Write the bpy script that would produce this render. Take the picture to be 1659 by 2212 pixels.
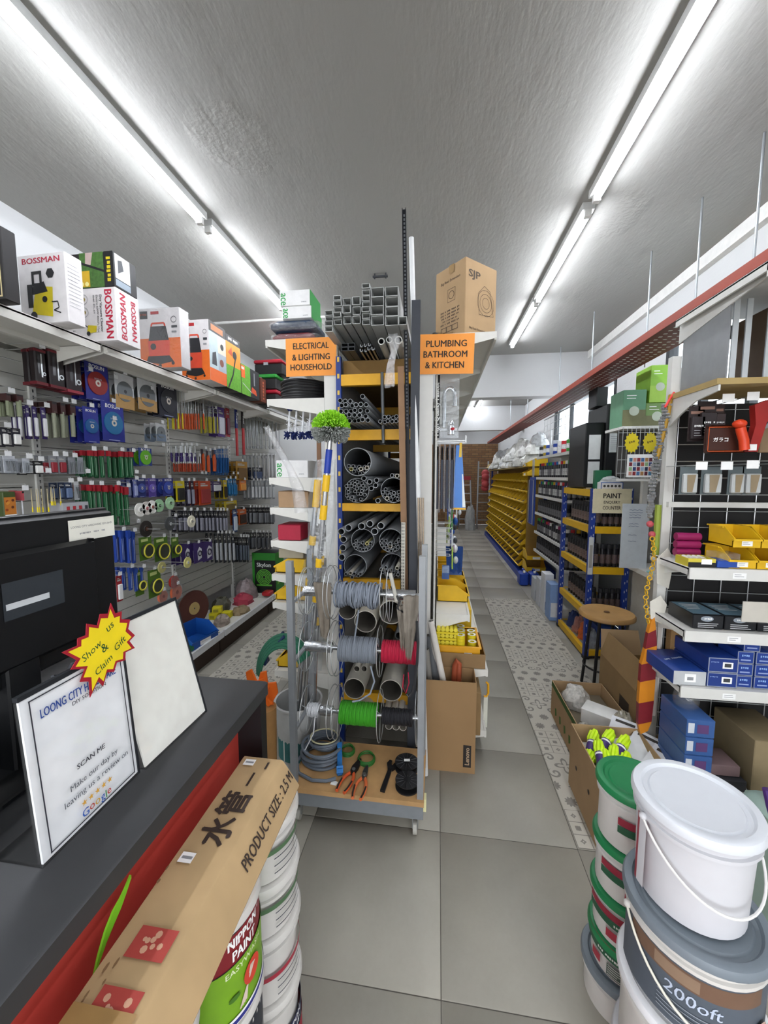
import bpy, math, random
from mathutils import Matrix, Vector
S = bpy.context.scene
for o in list(bpy.data.objects): bpy.data.objects.remove(o, do_unlink=True)
random.seed(7)
R = math.radians
# ------------------------------------------------------------------ camera, world, exposure
cam_d = bpy.data.cameras.new('camera'); cam = bpy.data.objects.new('camera', cam_d)
S.collection.objects.link(cam); S.camera = cam
cam.location = (0, 0, 1.64)
cam.rotation_euler = (R(90 - 5.36), 0, R(8.0))
cam_d.sensor_fit = 'HORIZONTAL'; cam_d.sensor_width = 36.0
cam_d.lens = 36.0 * 831.0 / 1659.0
cam_d.clip_start = 0.02; cam_d.clip_end = 100
W = bpy.data.worlds.new('daylight'); S.world = W; W.use_nodes = True
bgn = W.node_tree.nodes['Background']
bgn.inputs[0].default_value = (0.93, 0.96, 1.0, 1); bgn.inputs[1].default_value = 3
TUBE_POWER = 36
S.view_settings.view_transform = 'Standard'; S.view_settings.look = 'None'
S.view_settings.exposure = 0.85; S.view_settings.gamma = 1.0
S.view_settings.use_curve_mapping = False
S.cycles.use_denoising = True
S.cycles.max_bounces = 8; S.cycles.transparent_max_bounces = 24
# ------------------------------------------------------------------ materials
def lin(h):
    h = h.lstrip('#'); c = [int(h[i:i+2], 16) / 255 for i in (0, 2, 4)]
    return tuple((x / 12.92 if x <= .04045 else ((x + .055) / 1.055) ** 2.4) for x in c) + (1,)
_mats = {}
def M(hexc, rough=.5, metal=0., var=.06, scale=25., bump=0., spec=.4, emit=0.):
    key = (hexc, rough, metal, var, scale, bump, emit)
    if key in _mats: return _mats[key]
    m = bpy.data.materials.new('paint_' + hexc.lstrip('#')); m.use_nodes = True
    nt = m.node_tree; b = nt.nodes['Principled BSDF']
    c = lin(hexc)
    tc = nt.nodes.new('ShaderNodeTexCoord'); n = nt.nodes.new('ShaderNodeTexNoise')
    n.inputs['Scale'].default_value = scale; n.inputs['Detail'].default_value = 3
    nt.links.new(tc.outputs['Object'], n.inputs['Vector'])
    mx = nt.nodes.new('ShaderNodeMix'); mx.data_type = 'RGBA'
    mx.inputs[6].default_value = tuple(max(0, x * (1 - var * 2)) for x in c[:3]) + (1,)
    mx.inputs[7].default_value = tuple(min(1, x * (1 + var * 2)) for x in c[:3]) + (1,)
    nt.links.new(n.outputs['Fac'], mx.inputs[0]); nt.links.new(mx.outputs[2], b.inputs['Base Color'])
    b.inputs['Roughness'].default_value = rough; b.inputs['Metallic'].default_value = metal
    b.inputs['Specular IOR Level'].default_value = spec
    if emit:
        b.inputs['Emission Color'].default_value = c; b.inputs['Emission Strength'].default_value = emit
    if bump:
        bp = nt.nodes.new('ShaderNodeBump'); bp.inputs['Strength'].default_value = bump; bp.inputs['Distance'].default_value = .004
        nt.links.new(n.outputs['Fac'], bp.inputs['Height']); nt.links.new(bp.outputs['Normal'], b.inputs['Normal'])
    _mats[key] = m
    return m
def clear_mat(name, tint, gloss=.12, body=0.12, rough=.12, bump=.6, scale=30):
    """thin clear plastic: mostly see-through with a wrinkled sheen"""
    if name in _mats: return _mats[name]
    m = bpy.data.materials.new(name); m.use_nodes = True; nt = m.node_tree; nt.nodes.clear()
    out = nt.nodes.new('ShaderNodeOutputMaterial'); tr = nt.nodes.new('ShaderNodeBsdfTransparent')
    gl = nt.nodes.new('ShaderNodeBsdfGlossy'); df = nt.nodes.new('ShaderNodeBsdfDiffuse')
    m1 = nt.nodes.new('ShaderNodeMixShader'); m2 = nt.nodes.new('ShaderNodeMixShader')
    tc = nt.nodes.new('ShaderNodeTexCoord'); n = nt.nodes.new('ShaderNodeTexNoise'); bp = nt.nodes.new('ShaderNodeBump')
    n.inputs['Scale'].default_value = scale; n.inputs['Detail'].default_value = 4
    bp.inputs['Strength'].default_value = bump; bp.inputs['Distance'].default_value = .02
    nt.links.new(tc.outputs['Object'], n.inputs['Vector']); nt.links.new(n.outputs['Fac'], bp.inputs['Height'])
    nt.links.new(bp.outputs['Normal'], gl.inputs['Normal'])
    c = lin(tint); tr.inputs['Color'].default_value = c; df.inputs['Color'].default_value = c
    gl.inputs['Roughness'].default_value = rough
    m1.inputs[0].default_value = body; m2.inputs[0].default_value = gloss
    nt.links.new(tr.outputs[0], m1.inputs[1]); nt.links.new(df.outputs[0], m1.inputs[2])
    nt.links.new(m1.outputs[0], m2.inputs[1]); nt.links.new(gl.outputs[0], m2.inputs[2])
    nt.links.new(m2.outputs[0], out.inputs['Surface'])
    _mats[name] = m
    return m
CLEAR = clear_mat('clear_plastic', '#f6f8fa', gloss=.08, body=.05)
BAG = clear_mat('clear_bag', '#f8f8f8', gloss=.16, body=.08, rough=.16, bump=1.0, scale=45)
GLASS = clear_mat('window_glass', '#f4f8fa', gloss=.06, body=.02, rough=.02, bump=0)
WHITE = M('#e9e8e4', .45); SHELFW = M('#dedcd5', .4, var=.04); BLACK = M('#17171a', .45); INK = M('#2a2420', .6)
PAPER = M('#f1f1ef', .8); DGREY = M('#3b3d41', .5); GREY = M('#8d8f92', .5); LGREY = M('#b9babb', .5)
STEEL = M('#b8bbbd', .3, .9); DSTEEL = M('#6d7073', .35, .9); ZINC = M('#9fa3a6', .42, .8); WIRE = M('#c6c8c8', .35, .7)
KRAFT = M('#a98c68', .85, var=.06, scale=8, bump=.15); KRAFTD = M('#8f744f', .85, var=.08, scale=8, bump=.15); KRAFTIN = M('#7d6748', .9, var=.08)
YELLOW = M('#e3b012', .5); BINY = M('#dcb01c', .4); ORANGE = M('#e0762c', .5); RED = M('#b8222c', .5); BLUE = M('#1f3f9a', .45)
GREEN = M('#1f7a3c', .5); PURPLE = M('#4a2a78', .5); WOOD = M('#b08a5c', .6, var=.15, scale=14); PALEY = M('#e6dc8c', .7)
# ------------------------------------------------------------------ mesh building
def mat4(loc=(0, 0, 0), rz=0, rx=0, ry=0):
    return Matrix.Translation(loc) @ Matrix.Rotation(rz, 4, 'Z') @ Matrix.Rotation(ry, 4, 'Y') @ Matrix.Rotation(rx, 4, 'X')
_txt = {}
def text_mesh(s, bold=0.0, shear=0.):
    k = (s, bold, shear)
    if k in _txt: return _txt[k]
    cu = bpy.data.curves.new('t', 'FONT'); cu.body = s; cu.size = 1; cu.resolution_u = 2; cu.shear = shear; cu.fill_mode = 'FRONT'
    o = bpy.data.objects.new('t', cu); S.collection.objects.link(o)
    dg = bpy.context.evaluated_depsgraph_get(); dg.update()
    me = bpy.data.meshes.new_from_object(o.evaluated_get(dg))
    vs = [(v.co.x, v.co.y) for v in me.vertices]; fs = [list(p.vertices) for p in me.polygons]
    bpy.data.objects.remove(o); bpy.data.curves.remove(cu); bpy.data.meshes.remove(me)
    if not vs: vs = [(0, 0)]
    x0 = min(v[0] for v in vs); x1 = max(v[0] for v in vs); y0 = min(v[1] for v in vs); y1 = max(v[1] for v in vs)
    _txt[k] = ([(a - x0, b - y0) for a, b in vs], fs, x1 - x0, y1 - y0)
    return _txt[k]
class MB:
    def __init__(s, T=None): s.v = []; s.f = []; s.m = []; s.ms = []; s.T = T or Matrix()
    def _i(s, m):
        if m not in s.ms: s.ms.append(m)
        return s.ms.index(m)
    def add(s, vs, fs, m):
        k = len(s.v); i = s._i(m); T = s.T
        s.v += [tuple(T @ Vector(p)) for p in vs]; s.f += [[a + k for a in f] for f in fs]; s.m += [i] * len(fs)
        return s
    def box(s, x0, y0, z0, x1, y1, z1, m):
        vs = [(x, y, z) for z in (z0, z1) for y in (y0, y1) for x in (x0, x1)]
        return s.add(vs, [(0, 2, 3, 1), (4, 5, 7, 6), (0, 1, 5, 4), (2, 6, 7, 3), (0, 4, 6, 2), (1, 3, 7, 5)], m)
    def cbox(s, x0, y0, z0, x1, y1, z1, m, c=.004):
        """box with chamfered vertical and top/bottom edges"""
        q = [(x0 + c, y0), (x1 - c, y0), (x1, y0 + c), (x1, y1 - c), (x1 - c, y1), (x0 + c, y1), (x0, y1 - c), (x0, y0 + c)]
        qi = [(x0 + 2 * c, y0 + c), (x1 - 2 * c, y0 + c), (x1 - c, y0 + 2 * c), (x1 - c, y1 - 2 * c), (x1 - 2 * c, y1 - c), (x0 + 2 * c, y1 - c), (x0 + c, y1 - 2 * c), (x0 + c, y0 + 2 * c)]
        vs = [(a, b, z0) for a, b in qi] + [(a, b, z0 + c) for a, b in q] + [(a, b, z1 - c) for a, b in q] + [(a, b, z1) for a, b in qi]
        fs = [tuple(reversed(range(8))), tuple(range(24, 32))]
        for r in range(3):
            for i in range(8): j = (i + 1) % 8; fs.append((r * 8 + i, r * 8 + j, r * 8 + 8 + j, r * 8 + 8 + i))
        return s.add(vs, fs, m)
    def prism(s, pts, z0, z1, m):
        n = len(pts); vs = [(x, y, z0) for x, y in pts] + [(x, y, z1) for x, y in pts]
        a = sum(pts[i][0] * pts[(i + 1) % n][1] - pts[(i + 1) % n][0] * pts[i][1] for i in range(n))
        fs = [tuple(reversed(range(n))), tuple(range(n, 2 * n))] + [(i, (i + 1) % n, n + (i + 1) % n, n + i) for i in range(n)]
        if a < 0: fs = [tuple(reversed(f)) for f in fs]
        return s.add(vs, fs, m)
    @staticmethod
    def _fr(d):
        d = Vector(d).normalized(); a = Vector((0, 0, 1)) if abs(d.z) < .9 else Vector((1, 0, 0))
        u = d.cross(a).normalized(); return u, d.cross(u)
    def cyl(s, p0, p1, r, m, n=12, r1=None, caps=True):
        p0 = Vector(p0); p1 = Vector(p1); u, w = s._fr(p1 - p0); r1 = r if r1 is None else r1; vs = []
        for p, q in ((p0, r), (p1, r1)):
            for i in range(n): t = 2 * math.pi * i / n; vs.append(tuple(p + (u * math.cos(t) + w * math.sin(t)) * q))
        fs = [(i, n + i, n + (i + 1) % n, (i + 1) % n) for i in range(n)]
        if caps: fs += [tuple(range(n)), tuple(reversed(range(n, 2 * n)))]
        return s.add(vs, fs, m)
    def pipe(s, p0, p1, r, ri, m, n=14, mi=None):
        """hollow pipe: outer wall, inner bore, ring ends"""
        p0 = Vector(p0); p1 = Vector(p1); u, w = s._fr(p1 - p0); vs = []
        for p, q in ((p0, r), (p1, r), (p1, ri), (p0, ri)):
            for i in range(n): t = 2 * math.pi * i / n; vs.append(tuple(p + (u * math.cos(t) + w * math.sin(t)) * q))
        o = []; inn = []
        for i in range(n):
            j = (i + 1) % n
            o += [(i, n + i, n + j, j), (n + i, 2 * n + i, 2 * n + j, n + j), (3 * n + i, i, j, 3 * n + j)]
            inn.append((2 * n + i, 3 * n + i, 3 * n + j, 2 * n + j))
        s.add(vs, o + inn if mi is None else o, m)
        if mi is not None: s.add(vs, inn, mi)
        return s
    def path(s, pts, r, m, n=7, closed=False):
        P = [Vector(p) for p in pts]; L = len(P); vs = []; fs = []
        up = None
        for k in range(L):
            a = P[(k - 1) % L] if (k or closed) else P[k]; b = P[(k + 1) % L] if (k < L - 1 or closed) else P[k]
            d = (b - a)
            d = d.normalized() if d.length > 1e-9 else Vector((0, 0, 1))
            if up is None: u, w = s._fr(d)
            else:
                u = (up - d * up.dot(d))
                u = u.normalized() if u.length > 1e-6 else s._fr(d)[0]
                w = d.cross(u)
            up = u
            for i in range(n): t = 2 * math.pi * i / n; vs.append(tuple(P[k] + (u * math.cos(t) + w * math.sin(t)) * r))
        for k in range(L if closed else L - 1):
            for i in range(n):
                j = (i + 1) % n; a = k * n; b = ((k + 1) % L) * n
                fs.append((a + i, a + j, b + j, b + i))
        if not closed: fs += [tuple(reversed(range(n))), tuple(range((L - 1) * n, L * n))]
        return s.add(vs, fs, m)
    def lathe(s, prof, m, n=28, o=(0, 0, 0), closed=False):
        vs = []; fs = []; L = len(prof)
        for r, z in prof:
            for i in range(n): t = 2 * math.pi * i / n; vs.append((o[0] + r * math.cos(t), o[1] + r * math.sin(t), o[2] + z))
        for k in range(L if closed else L - 1):
            for i in range(n):
                j = (i + 1) % n; a = k * n; b = ((k + 1) % L) * n; fs.append((a + i, a + j, b + j, b + i))
        return s.add(vs, fs, m)
    def ring(s, c, axis, R_, r, m, n=28, k=6):
        u, w = s._fr(axis); c = Vector(c)
        return s.path([c + (u * math.cos(2 * math.pi * i / n) + w * math.sin(2 * math.pi * i / n)) * R_ for i in range(n)], r, m, k, True)
    def ball(s, c, r, m, n=10, k=6, sq=(1, 1, 1)):
        vs = [(c[0], c[1], c[2] - r * sq[2])]; fs = []
        for a in range(1, k):
            t = math.pi * a / k
            for i in range(n): p = 2 * math.pi * i / n; vs.append((c[0] + r * sq[0] * math.sin(t) * math.cos(p), c[1] + r * sq[1] * math.sin(t) * math.sin(p), c[2] - r * sq[2] * math.cos(t)))
        vs.append((c[0], c[1], c[2] + r * sq[2])); e = len(vs) - 1
        for i in range(n):
            j = (i + 1) % n; fs.append((0, 1 + j, 1 + i)); fs.append((e, e - n + i, e - n + j))
            for a in range(k - 2): q = 1 + a * n; fs.append((q + i, q + j, q + n + j, q + n + i))
        return s.add(vs, fs, m)
    def build(s, name, parent=None, loc=None, rz=0., smooth=40, mesh_only=False):
        me = bpy.data.meshes.new(name); me.from_pydata(s.v, [], s.f)
        for m in s.ms: me.materials.append(m)
        me.polygons.foreach_set('material_index', s.m)
        if smooth:
            me.polygons.foreach_set('use_smooth', [True] * len(s.f)); me.set_sharp_from_angle(angle=R(smooth))
        me.update()
        if mesh_only: return me
        return put(name, me, parent, loc, rz)
def put(name, me, parent=None, loc=None, rz=0.):
    o = bpy.data.objects.new(name, me); S.collection.objects.link(o)
    if parent is not None: o.parent = parent
    if loc is not None: o.location = loc
    if rz: o.rotation_euler = (0, 0, rz)
    return o
def tag(o, label=None, cat=None, group=None, kind=None):
    if label: o['label'] = label
    if cat: o['category'] = cat
    if group: o['group'] = group
    if kind: o['kind'] = kind
    return o
def root(name, label, cat, loc=(0, 0, 0), rz=0., group=None):
    o = put(name, None, None, loc, rz); o.empty_display_size = .05
    return tag(o, label, cat, group)
def struct(o): o['kind'] = 'structure'; return o
def dup(o, loc=None, rz=None, label=None, parent=None):
    c = o.copy(); S.collection.objects.link(c)
    if parent is not None: c.parent = parent
    for ch in o.children: dup(ch, parent=c)
    if loc is not None: c.location = loc
    if rz is not None: c.rotation_euler = (0, 0, rz)
    if label: c['label'] = label
    return c
def wob(a, s): return a + random.uniform(-s, s)
FAINT = {'GARDEN', 'WIPER', 'RAIN X', 'GLASS', 'POWER', 'OIL FILTER', 'LAMP', 'Filter', 'NEW', 'LUX PRIMER', 'MAX 3800', 'MAXPRO', 'RIGID', 'WORK', 'AB', 'QTY 2 PCS SIZE CM', 'P', 'Viospa', 'HARDWARE  SHOP  DIY'}
class Print(MB):
    """flat print on a plane: u to the viewer's right, v up, lifted layer by layer"""
    def __init__(s, T): super().__init__(T); s.lay = .0006
    def up(s): s.lay += .00012; return s.lay
    def poly(s, pts, m): l = s.up(); return s.add([(a, b, l) for a, b in pts], [tuple(range(len(pts)))], m)
    def rect(s, u0, v0, u1, v1, m): return s.poly([(u0, v0), (u1, v0), (u1, v1), (u0, v1)], m)
    def frame(s, u0, v0, u1, v1, t, m):
        for q in ((u0, v0, u1, v0 + t), (u0, v1 - t, u1, v1), (u0, v0, u0 + t, v1), (u1 - t, v0, u1, v1)): s.rect(*q, m)
    def disc(s, u, v, r, m, n=20, ry=None):
        ry = ry or r
        return s.poly([(u + r * math.cos(2 * math.pi * i / n), v + ry * math.sin(2 * math.pi * i / n)) for i in range(n)], m)
    def annulus(s, u, v, r, ri, m, n=20):
        l = s.up(); vs = [(u + q * math.cos(2 * math.pi * i / n), v + q * math.sin(2 * math.pi * i / n), l) for q in (r, ri) for i in range(n)]
        return s.add(vs, [(i, (i + 1) % n, n + (i + 1) % n, n + i) for i in range(n)], m)
    def line(s, pts, t, m):
        for (a, b), (c, d) in zip(pts, pts[1:]):
            L = math.hypot(c - a, d - b) or 1; nx, ny = -(d - b) / L * t / 2, (c - a) / L * t / 2
            s.poly([(a - nx, b - ny), (c - nx, d - ny), (c + nx, d + ny), (a + nx, b + ny)], m)
    def text(s, str_, u, v, m, h=None, w=None, rot=0., bold=.012, al='c', shear=0., sx=1.):
        """centred at (u, v) (al 'l': from the left edge); h = height of the glyph box or w = its width"""
        if str_ in FAINT:      # print too small to read in the photo: a row of marks
            k = .55; tw = len(str_) * .62 - .1; th = .7; vs = []; fs = []
            for i, ch in enumerate(str_):
                if ch == ' ': continue
                j = len(vs); a = i * .62; b = a + .36 + .1 * ((i * 7) % 3) / 2; y0 = .08 * ((i * 5) % 3); vs += [(a, y0), (b, y0), (b, .7 - .05 * (i % 2)), (a, .7)]; fs.append((j, j + 1, j + 2, j + 3))
        else: vs, fs, tw, th = text_mesh(str_, bold, shear)
        k = h / th if h else w / tw; kx = (w / tw if (h and w) else k * sx); l = s.up()
        c, sn = math.cos(R(rot)), math.sin(R(rot)); ox = tw * kx / 2 if al == 'c' else 0; out = []
        e = th * k * min(bold, .035) * 1.3 if bold > .008 else 0
        for sx_, sy_ in ([(0, 0)] if not e else [(e, 0), (-e, 0), (0, e * .6)]):
            out = []
            for a, b in vs:
                x = a * kx - ox + sx_; y = b * k - th * k / 2 + sy_; out.append((u + x * c - y * sn, v + x * sn + y * c, l))
            s.add(out, fs, m)
            l = s.up() if e else l
        return s
    def lines(s, u0, v0, u1, n, gap, m, t=.0022):
        """a block of small unreadable print"""
        for i in range(n):
            e = u0 + (u1 - u0) * random.uniform(.6, 1); v = v0 - i * gap; s.rect(u0, v - t, e, v, m)
def face(sx, sy, sz, side, o=(0, 0, 0)):
    x, y, z = o
    f = {'front': ((x - sx / 2, y - sy / 2, z), (1, 0, 0), (0, 0, 1)), 'right': ((x + sx / 2, y - sy / 2, z), (0, 1, 0), (0, 0, 1)),
         'left': ((x - sx / 2, y + sy / 2, z), (0, -1, 0), (0, 0, 1)), 'back': ((x + sx / 2, y + sy / 2, z), (-1, 0, 0), (0, 0, 1)),
         'top': ((x - sx / 2, y - sy / 2, z + sz), (1, 0, 0), (0, 1, 0))}[side]
    return frame(*f)
def frame(o, u, v):
    u = Vector(u).normalized(); v = Vector(v).normalized(); n = u.cross(v)
    T = Matrix((u, v, n)).transposed().to_4x4(); T.translation = Vector(o); return T
def boxed(name, label, cat, loc, size, mat, rz=0., group=None, c=.003):
    """a plain closed box as a thing, base centre at loc"""
    sx, sy, sz = size
    o = MB().cbox(-sx / 2, -sy / 2, 0, sx / 2, sy / 2, sz, mat, c).build(name, None, loc, rz)
    return tag(o, label, cat, group)
ORD = ['first', 'second', 'third', 'fourth', 'fifth', 'sixth', 'seventh', 'eighth', 'ninth', 'tenth', 'eleventh', 'twelfth',
       'thirteenth', 'fourteenth', 'fifteenth', 'sixteenth', 'seventeenth', 'eighteenth', 'nineteenth', 'twentieth']
# ================================================================== the setting
def nodes_of(name):
    m = bpy.data.materials.new(name); m.use_nodes = True; return m, m.node_tree, m.node_tree.nodes['Principled BSDF']
def plaster(name, col, patch=False):
    m, nt, b = nodes_of(name); N = nt.nodes.new; Lk = nt.links.new
    tc = N('ShaderNodeTexCoord'); mp = N('ShaderNodeMapping'); mp.inputs['Scale'].default_value = (1, .35, 1)
    Lk(tc.outputs['Object'], mp.inputs['Vector'])
    n1 = N('ShaderNodeTexNoise'); n1.inputs['Scale'].default_value = 9; n1.inputs['Detail'].default_value = 6
    n2 = N('ShaderNodeTexNoise'); n2.inputs['Scale'].default_value = 60; n2.inputs['Detail'].default_value = 4
    n3 = N('ShaderNodeTexNoise'); n3.inputs['Scale'].default_value = .8; n3.inputs['Detail'].default_value = 3
    for n in (n1, n2): Lk(mp.outputs[0], n.inputs['Vector'])
    Lk(tc.outputs['Object'], n3.inputs['Vector'])
    mx = N('ShaderNodeMix'); mx.data_type = 'RGBA'; c = lin(col)
    mx.inputs[6].default_value = tuple(x * .9 for x in c[:3]) + (1,); mx.inputs[7].default_value = c
    Lk(n3.outputs['Fac'], mx.inputs[0]); Lk(mx.outputs[2], b.inputs['Base Color']); b.inputs['Roughness'].default_value = .8
    ad = N('ShaderNodeMath'); ad.operation = 'MULTIPLY_ADD'; Lk(n2.outputs['Fac'], ad.inputs[0]); ad.inputs[1].default_value = .35; Lk(n1.outputs['Fac'], ad.inputs[2])
    h = ad
    if patch:      # rough, bare-plaster repairs (a few blobs with their own edge)
        for cx, cy, r in ((-1.0, 1.9, .2), (.98, 2.75, .25)):
            d = N('ShaderNodeVectorMath'); d.operation = 'DISTANCE'; Lk(tc.outputs['Object'], d.inputs[0]); d.inputs[1].default_value = (cx, cy, 0)
            w = N('ShaderNodeMath'); w.operation = 'MULTIPLY_ADD'; Lk(n1.outputs['Fac'], w.inputs[0]); w.inputs[1].default_value = -.35 * r * 2; Lk(d.outputs['Value'], w.inputs[2])
            mr = N('ShaderNodeMapRange'); Lk(w.outputs[0], mr.inputs[0]); mr.inputs[1].default_value = r * .75; mr.inputs[2].default_value = r * .45
            v = N('ShaderNodeTexNoise'); v.inputs['Scale'].default_value = 38; v.inputs['Detail'].default_value = 6; Lk(tc.outputs['Object'], v.inputs['Vector'])
            mu = N('ShaderNodeMath'); mu.operation = 'MULTIPLY'; Lk(mr.outputs[0], mu.inputs[0]); Lk(v.outputs['Fac'], mu.inputs[1])
            s = N('ShaderNodeMath'); s.operation = 'MULTIPLY_ADD'; Lk(mu.outputs[0], s.inputs[0]); s.inputs[1].default_value = 1.2; Lk(h.outputs[0], s.inputs[2]); h = s
    bp = N('ShaderNodeBump'); bp.inputs['Strength'].default_value = .5; bp.inputs['Distance'].default_value = .008
    Lk(h.outputs[0], bp.inputs['Height']); Lk(bp.outputs[0], b.inputs['Normal'])
    return m
CEIL = plaster('ceiling_plaster', '#a3a29d', True); WALLM = plaster('wall_plaster', '#c9caca')
def brick_mat():
    m, nt, b = nodes_of('brick'); N = nt.nodes.new; Lk = nt.links.new
    tc = N('ShaderNodeTexCoord'); mp = N('ShaderNodeMapping'); mp.inputs['Rotation'].default_value = (R(-90), 0, 0); Lk(tc.outputs['Object'], mp.inputs['Vector'])
    t = N('ShaderNodeTexBrick'); t.inputs['Scale'].default_value = 1; t.inputs['Brick Width'].default_value = .22; t.inputs['Row Height'].default_value = .075
    t.inputs['Mortar Size'].default_value = .008; t.inputs['Color1'].default_value = lin('#7d5a3c'); t.inputs['Color2'].default_value = lin('#92704d'); t.inputs['Mortar'].default_value = lin('#5f4e3e')
    Lk(mp.outputs[0], t.inputs['Vector']); Lk(t.outputs['Color'], b.inputs['Base Color']); b.inputs['Roughness'].default_value = .9
    return m
BRICK = brick_mat()
CZ = 3.25; XL, XR = -2.57, 1.95; YB = 13.3; YF = -1.6
struct(MB().box(XL - .1, YF, 0, XR + .1, YB + .1, .1, CEIL).build('ceiling', None, (0, 0, CZ)))
struct(MB().box(XL - .1, YF, 0, XL, YB, CZ, WALLM).build('wall_left'))
w = MB()
def wall_open(w, x0, x1, y0, y1, holes, m):
    ys = y0
    for (a, b, z0, z1) in holes:
        w.box(x0, ys, 0, x1, a, CZ, m); w.box(x0, a, 0, x1, b, z0, m); w.box(x0, a, z1, x1, b, CZ, m); ys = b
    w.box(x0, ys, 0, x1, y1, CZ, m)
HOLES = [(2.35, 3.75, 1.95, 2.85), (4.7, 7.0, 1.95, 2.75)]
wall_open(w, XR, XR + .1, YF, YB, HOLES, WALLM); struct(w.build('wall_right'))
struct(MB().box(XL, YB, 0, XR, YB + .1, 2.7, BRICK).box(XL, YB, 2.7, XR, YB + .1, CZ, WALLM).build('wall_back'))
struct(MB().box(XL, YF - .15, 2.35, XR, YF, CZ, WALLM).build('wall_front'))  # unseen lintel behind the camera, added to keep sky light off the front ceiling
struct(MB().box(-12, YF - 9, -.12, 12, YF, -.02, M('#77756f', .9)).build('ground'))  # unseen dark slab outside, added to block world light from below the horizon
struct(MB().box(XL, 5.48, 2.7, XR, 5.68, CZ, WALLM).build('wall_header'))
struct(MB().box(XL, 9.35, 2.7, XR, 9.55, CZ, WALLM).build('wall_header'))
struct(MB().box(XR - .05, YF, 3.16, XR, 5.48, 3.25, WHITE).build('trim_1'))
for k, (a, b, z0, z1) in enumerate(HOLES):
    wd = MB(); t = .05
    DARKF = M('#23262a', .4)
    for q in ((a, z0, b, z0 + t), (a, z1 - t, b, z1), (a, z0, a + t, z1), (b - t, z0, b, z1)): wd.box(XR - .01, q[0], q[1], XR + .06, q[2], q[3], DARKF)
    n = 3
    for i in range(1, n): y = a + (b - a) * i / n; wd.box(XR, y - .02, z0, XR + .05, y + .02, z1, DARKF)
    o = struct(wd.build('window_%d' % (k + 1)))
    g = MB().box(XR + .02, a + t, z0 + t, XR + .026, a + (b - a) / n, z1 - t, GLASS).build('pane', o)
    for i in range(1, n): put('pane', g.data, o, (0, (b - a) / n * i - (t / 2 if i == n - 1 else 0), 0))
# ---- floor: porcelain tiles, each its own piece
def tile_mat():
    m, nt, b = nodes_of('porcelain_tile'); N = nt.nodes.new; Lk = nt.links.new
    g = N('ShaderNodeNewGeometry'); oi = N('ShaderNodeObjectInfo')
    n = N('ShaderNodeTexNoise'); n.inputs['Scale'].default_value = 2.2; n.inputs['Detail'].default_value = 5; Lk(g.outputs['Position'], n.inputs['Vector'])
    n2 = N('ShaderNodeTexNoise'); n2.inputs['Scale'].default_value = 70; Lk(g.outputs['Position'], n2.inputs['Vector'])
    r = N('ShaderNodeValToRGB'); e = r.color_ramp.elements; e[0].position = .3; e[0].color = lin('#87837a'); e[1].position = .75; e[1].color = lin('#9c988d')
    a = N('ShaderNodeMath'); a.operation = 'MULTIPLY_ADD'; Lk(oi.outputs['Random'], a.inputs[0]); a.inputs[1].default_value = .04; Lk(n.outputs['Fac'], a.inputs[2])
    a2 = N('ShaderNodeMath'); a2.operation = 'MULTIPLY_ADD'; Lk(n2.outputs['Fac'], a2.inputs[0]); a2.inputs[1].default_value = .1; Lk(a.outputs[0], a2.inputs[2])
    Lk(a2.outputs[0], r.inputs[0]); Lk(r.outputs[0], b.inputs['Base Color']); b.inputs['Roughness'].default_value = .48; b.inputs['Specular IOR Level'].default_value = .35
    return m
TILE = tile_mat(); GROUT = M('#57534d', .9)
fl = struct(MB().box(XL, YF, -.1, XR, YB, -.0015, GROUT).build('floor'))
tm = MB().cbox(0, 0, -.009, .597, .577, 0, TILE, .0012).build('tile', mesh_only=True)
i0 = -5
for i in range(-5, 4):
    for j in range(-3, 23):
        x = .03 + .6 * i; y = 1.655 + .58 * (j - 2)
        if x < XL - .02 or x + .6 > XR + .05 or y > YB - .5: continue
        put('tile', tm, fl, (x + .0015, y + .0015, 0))
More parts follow.
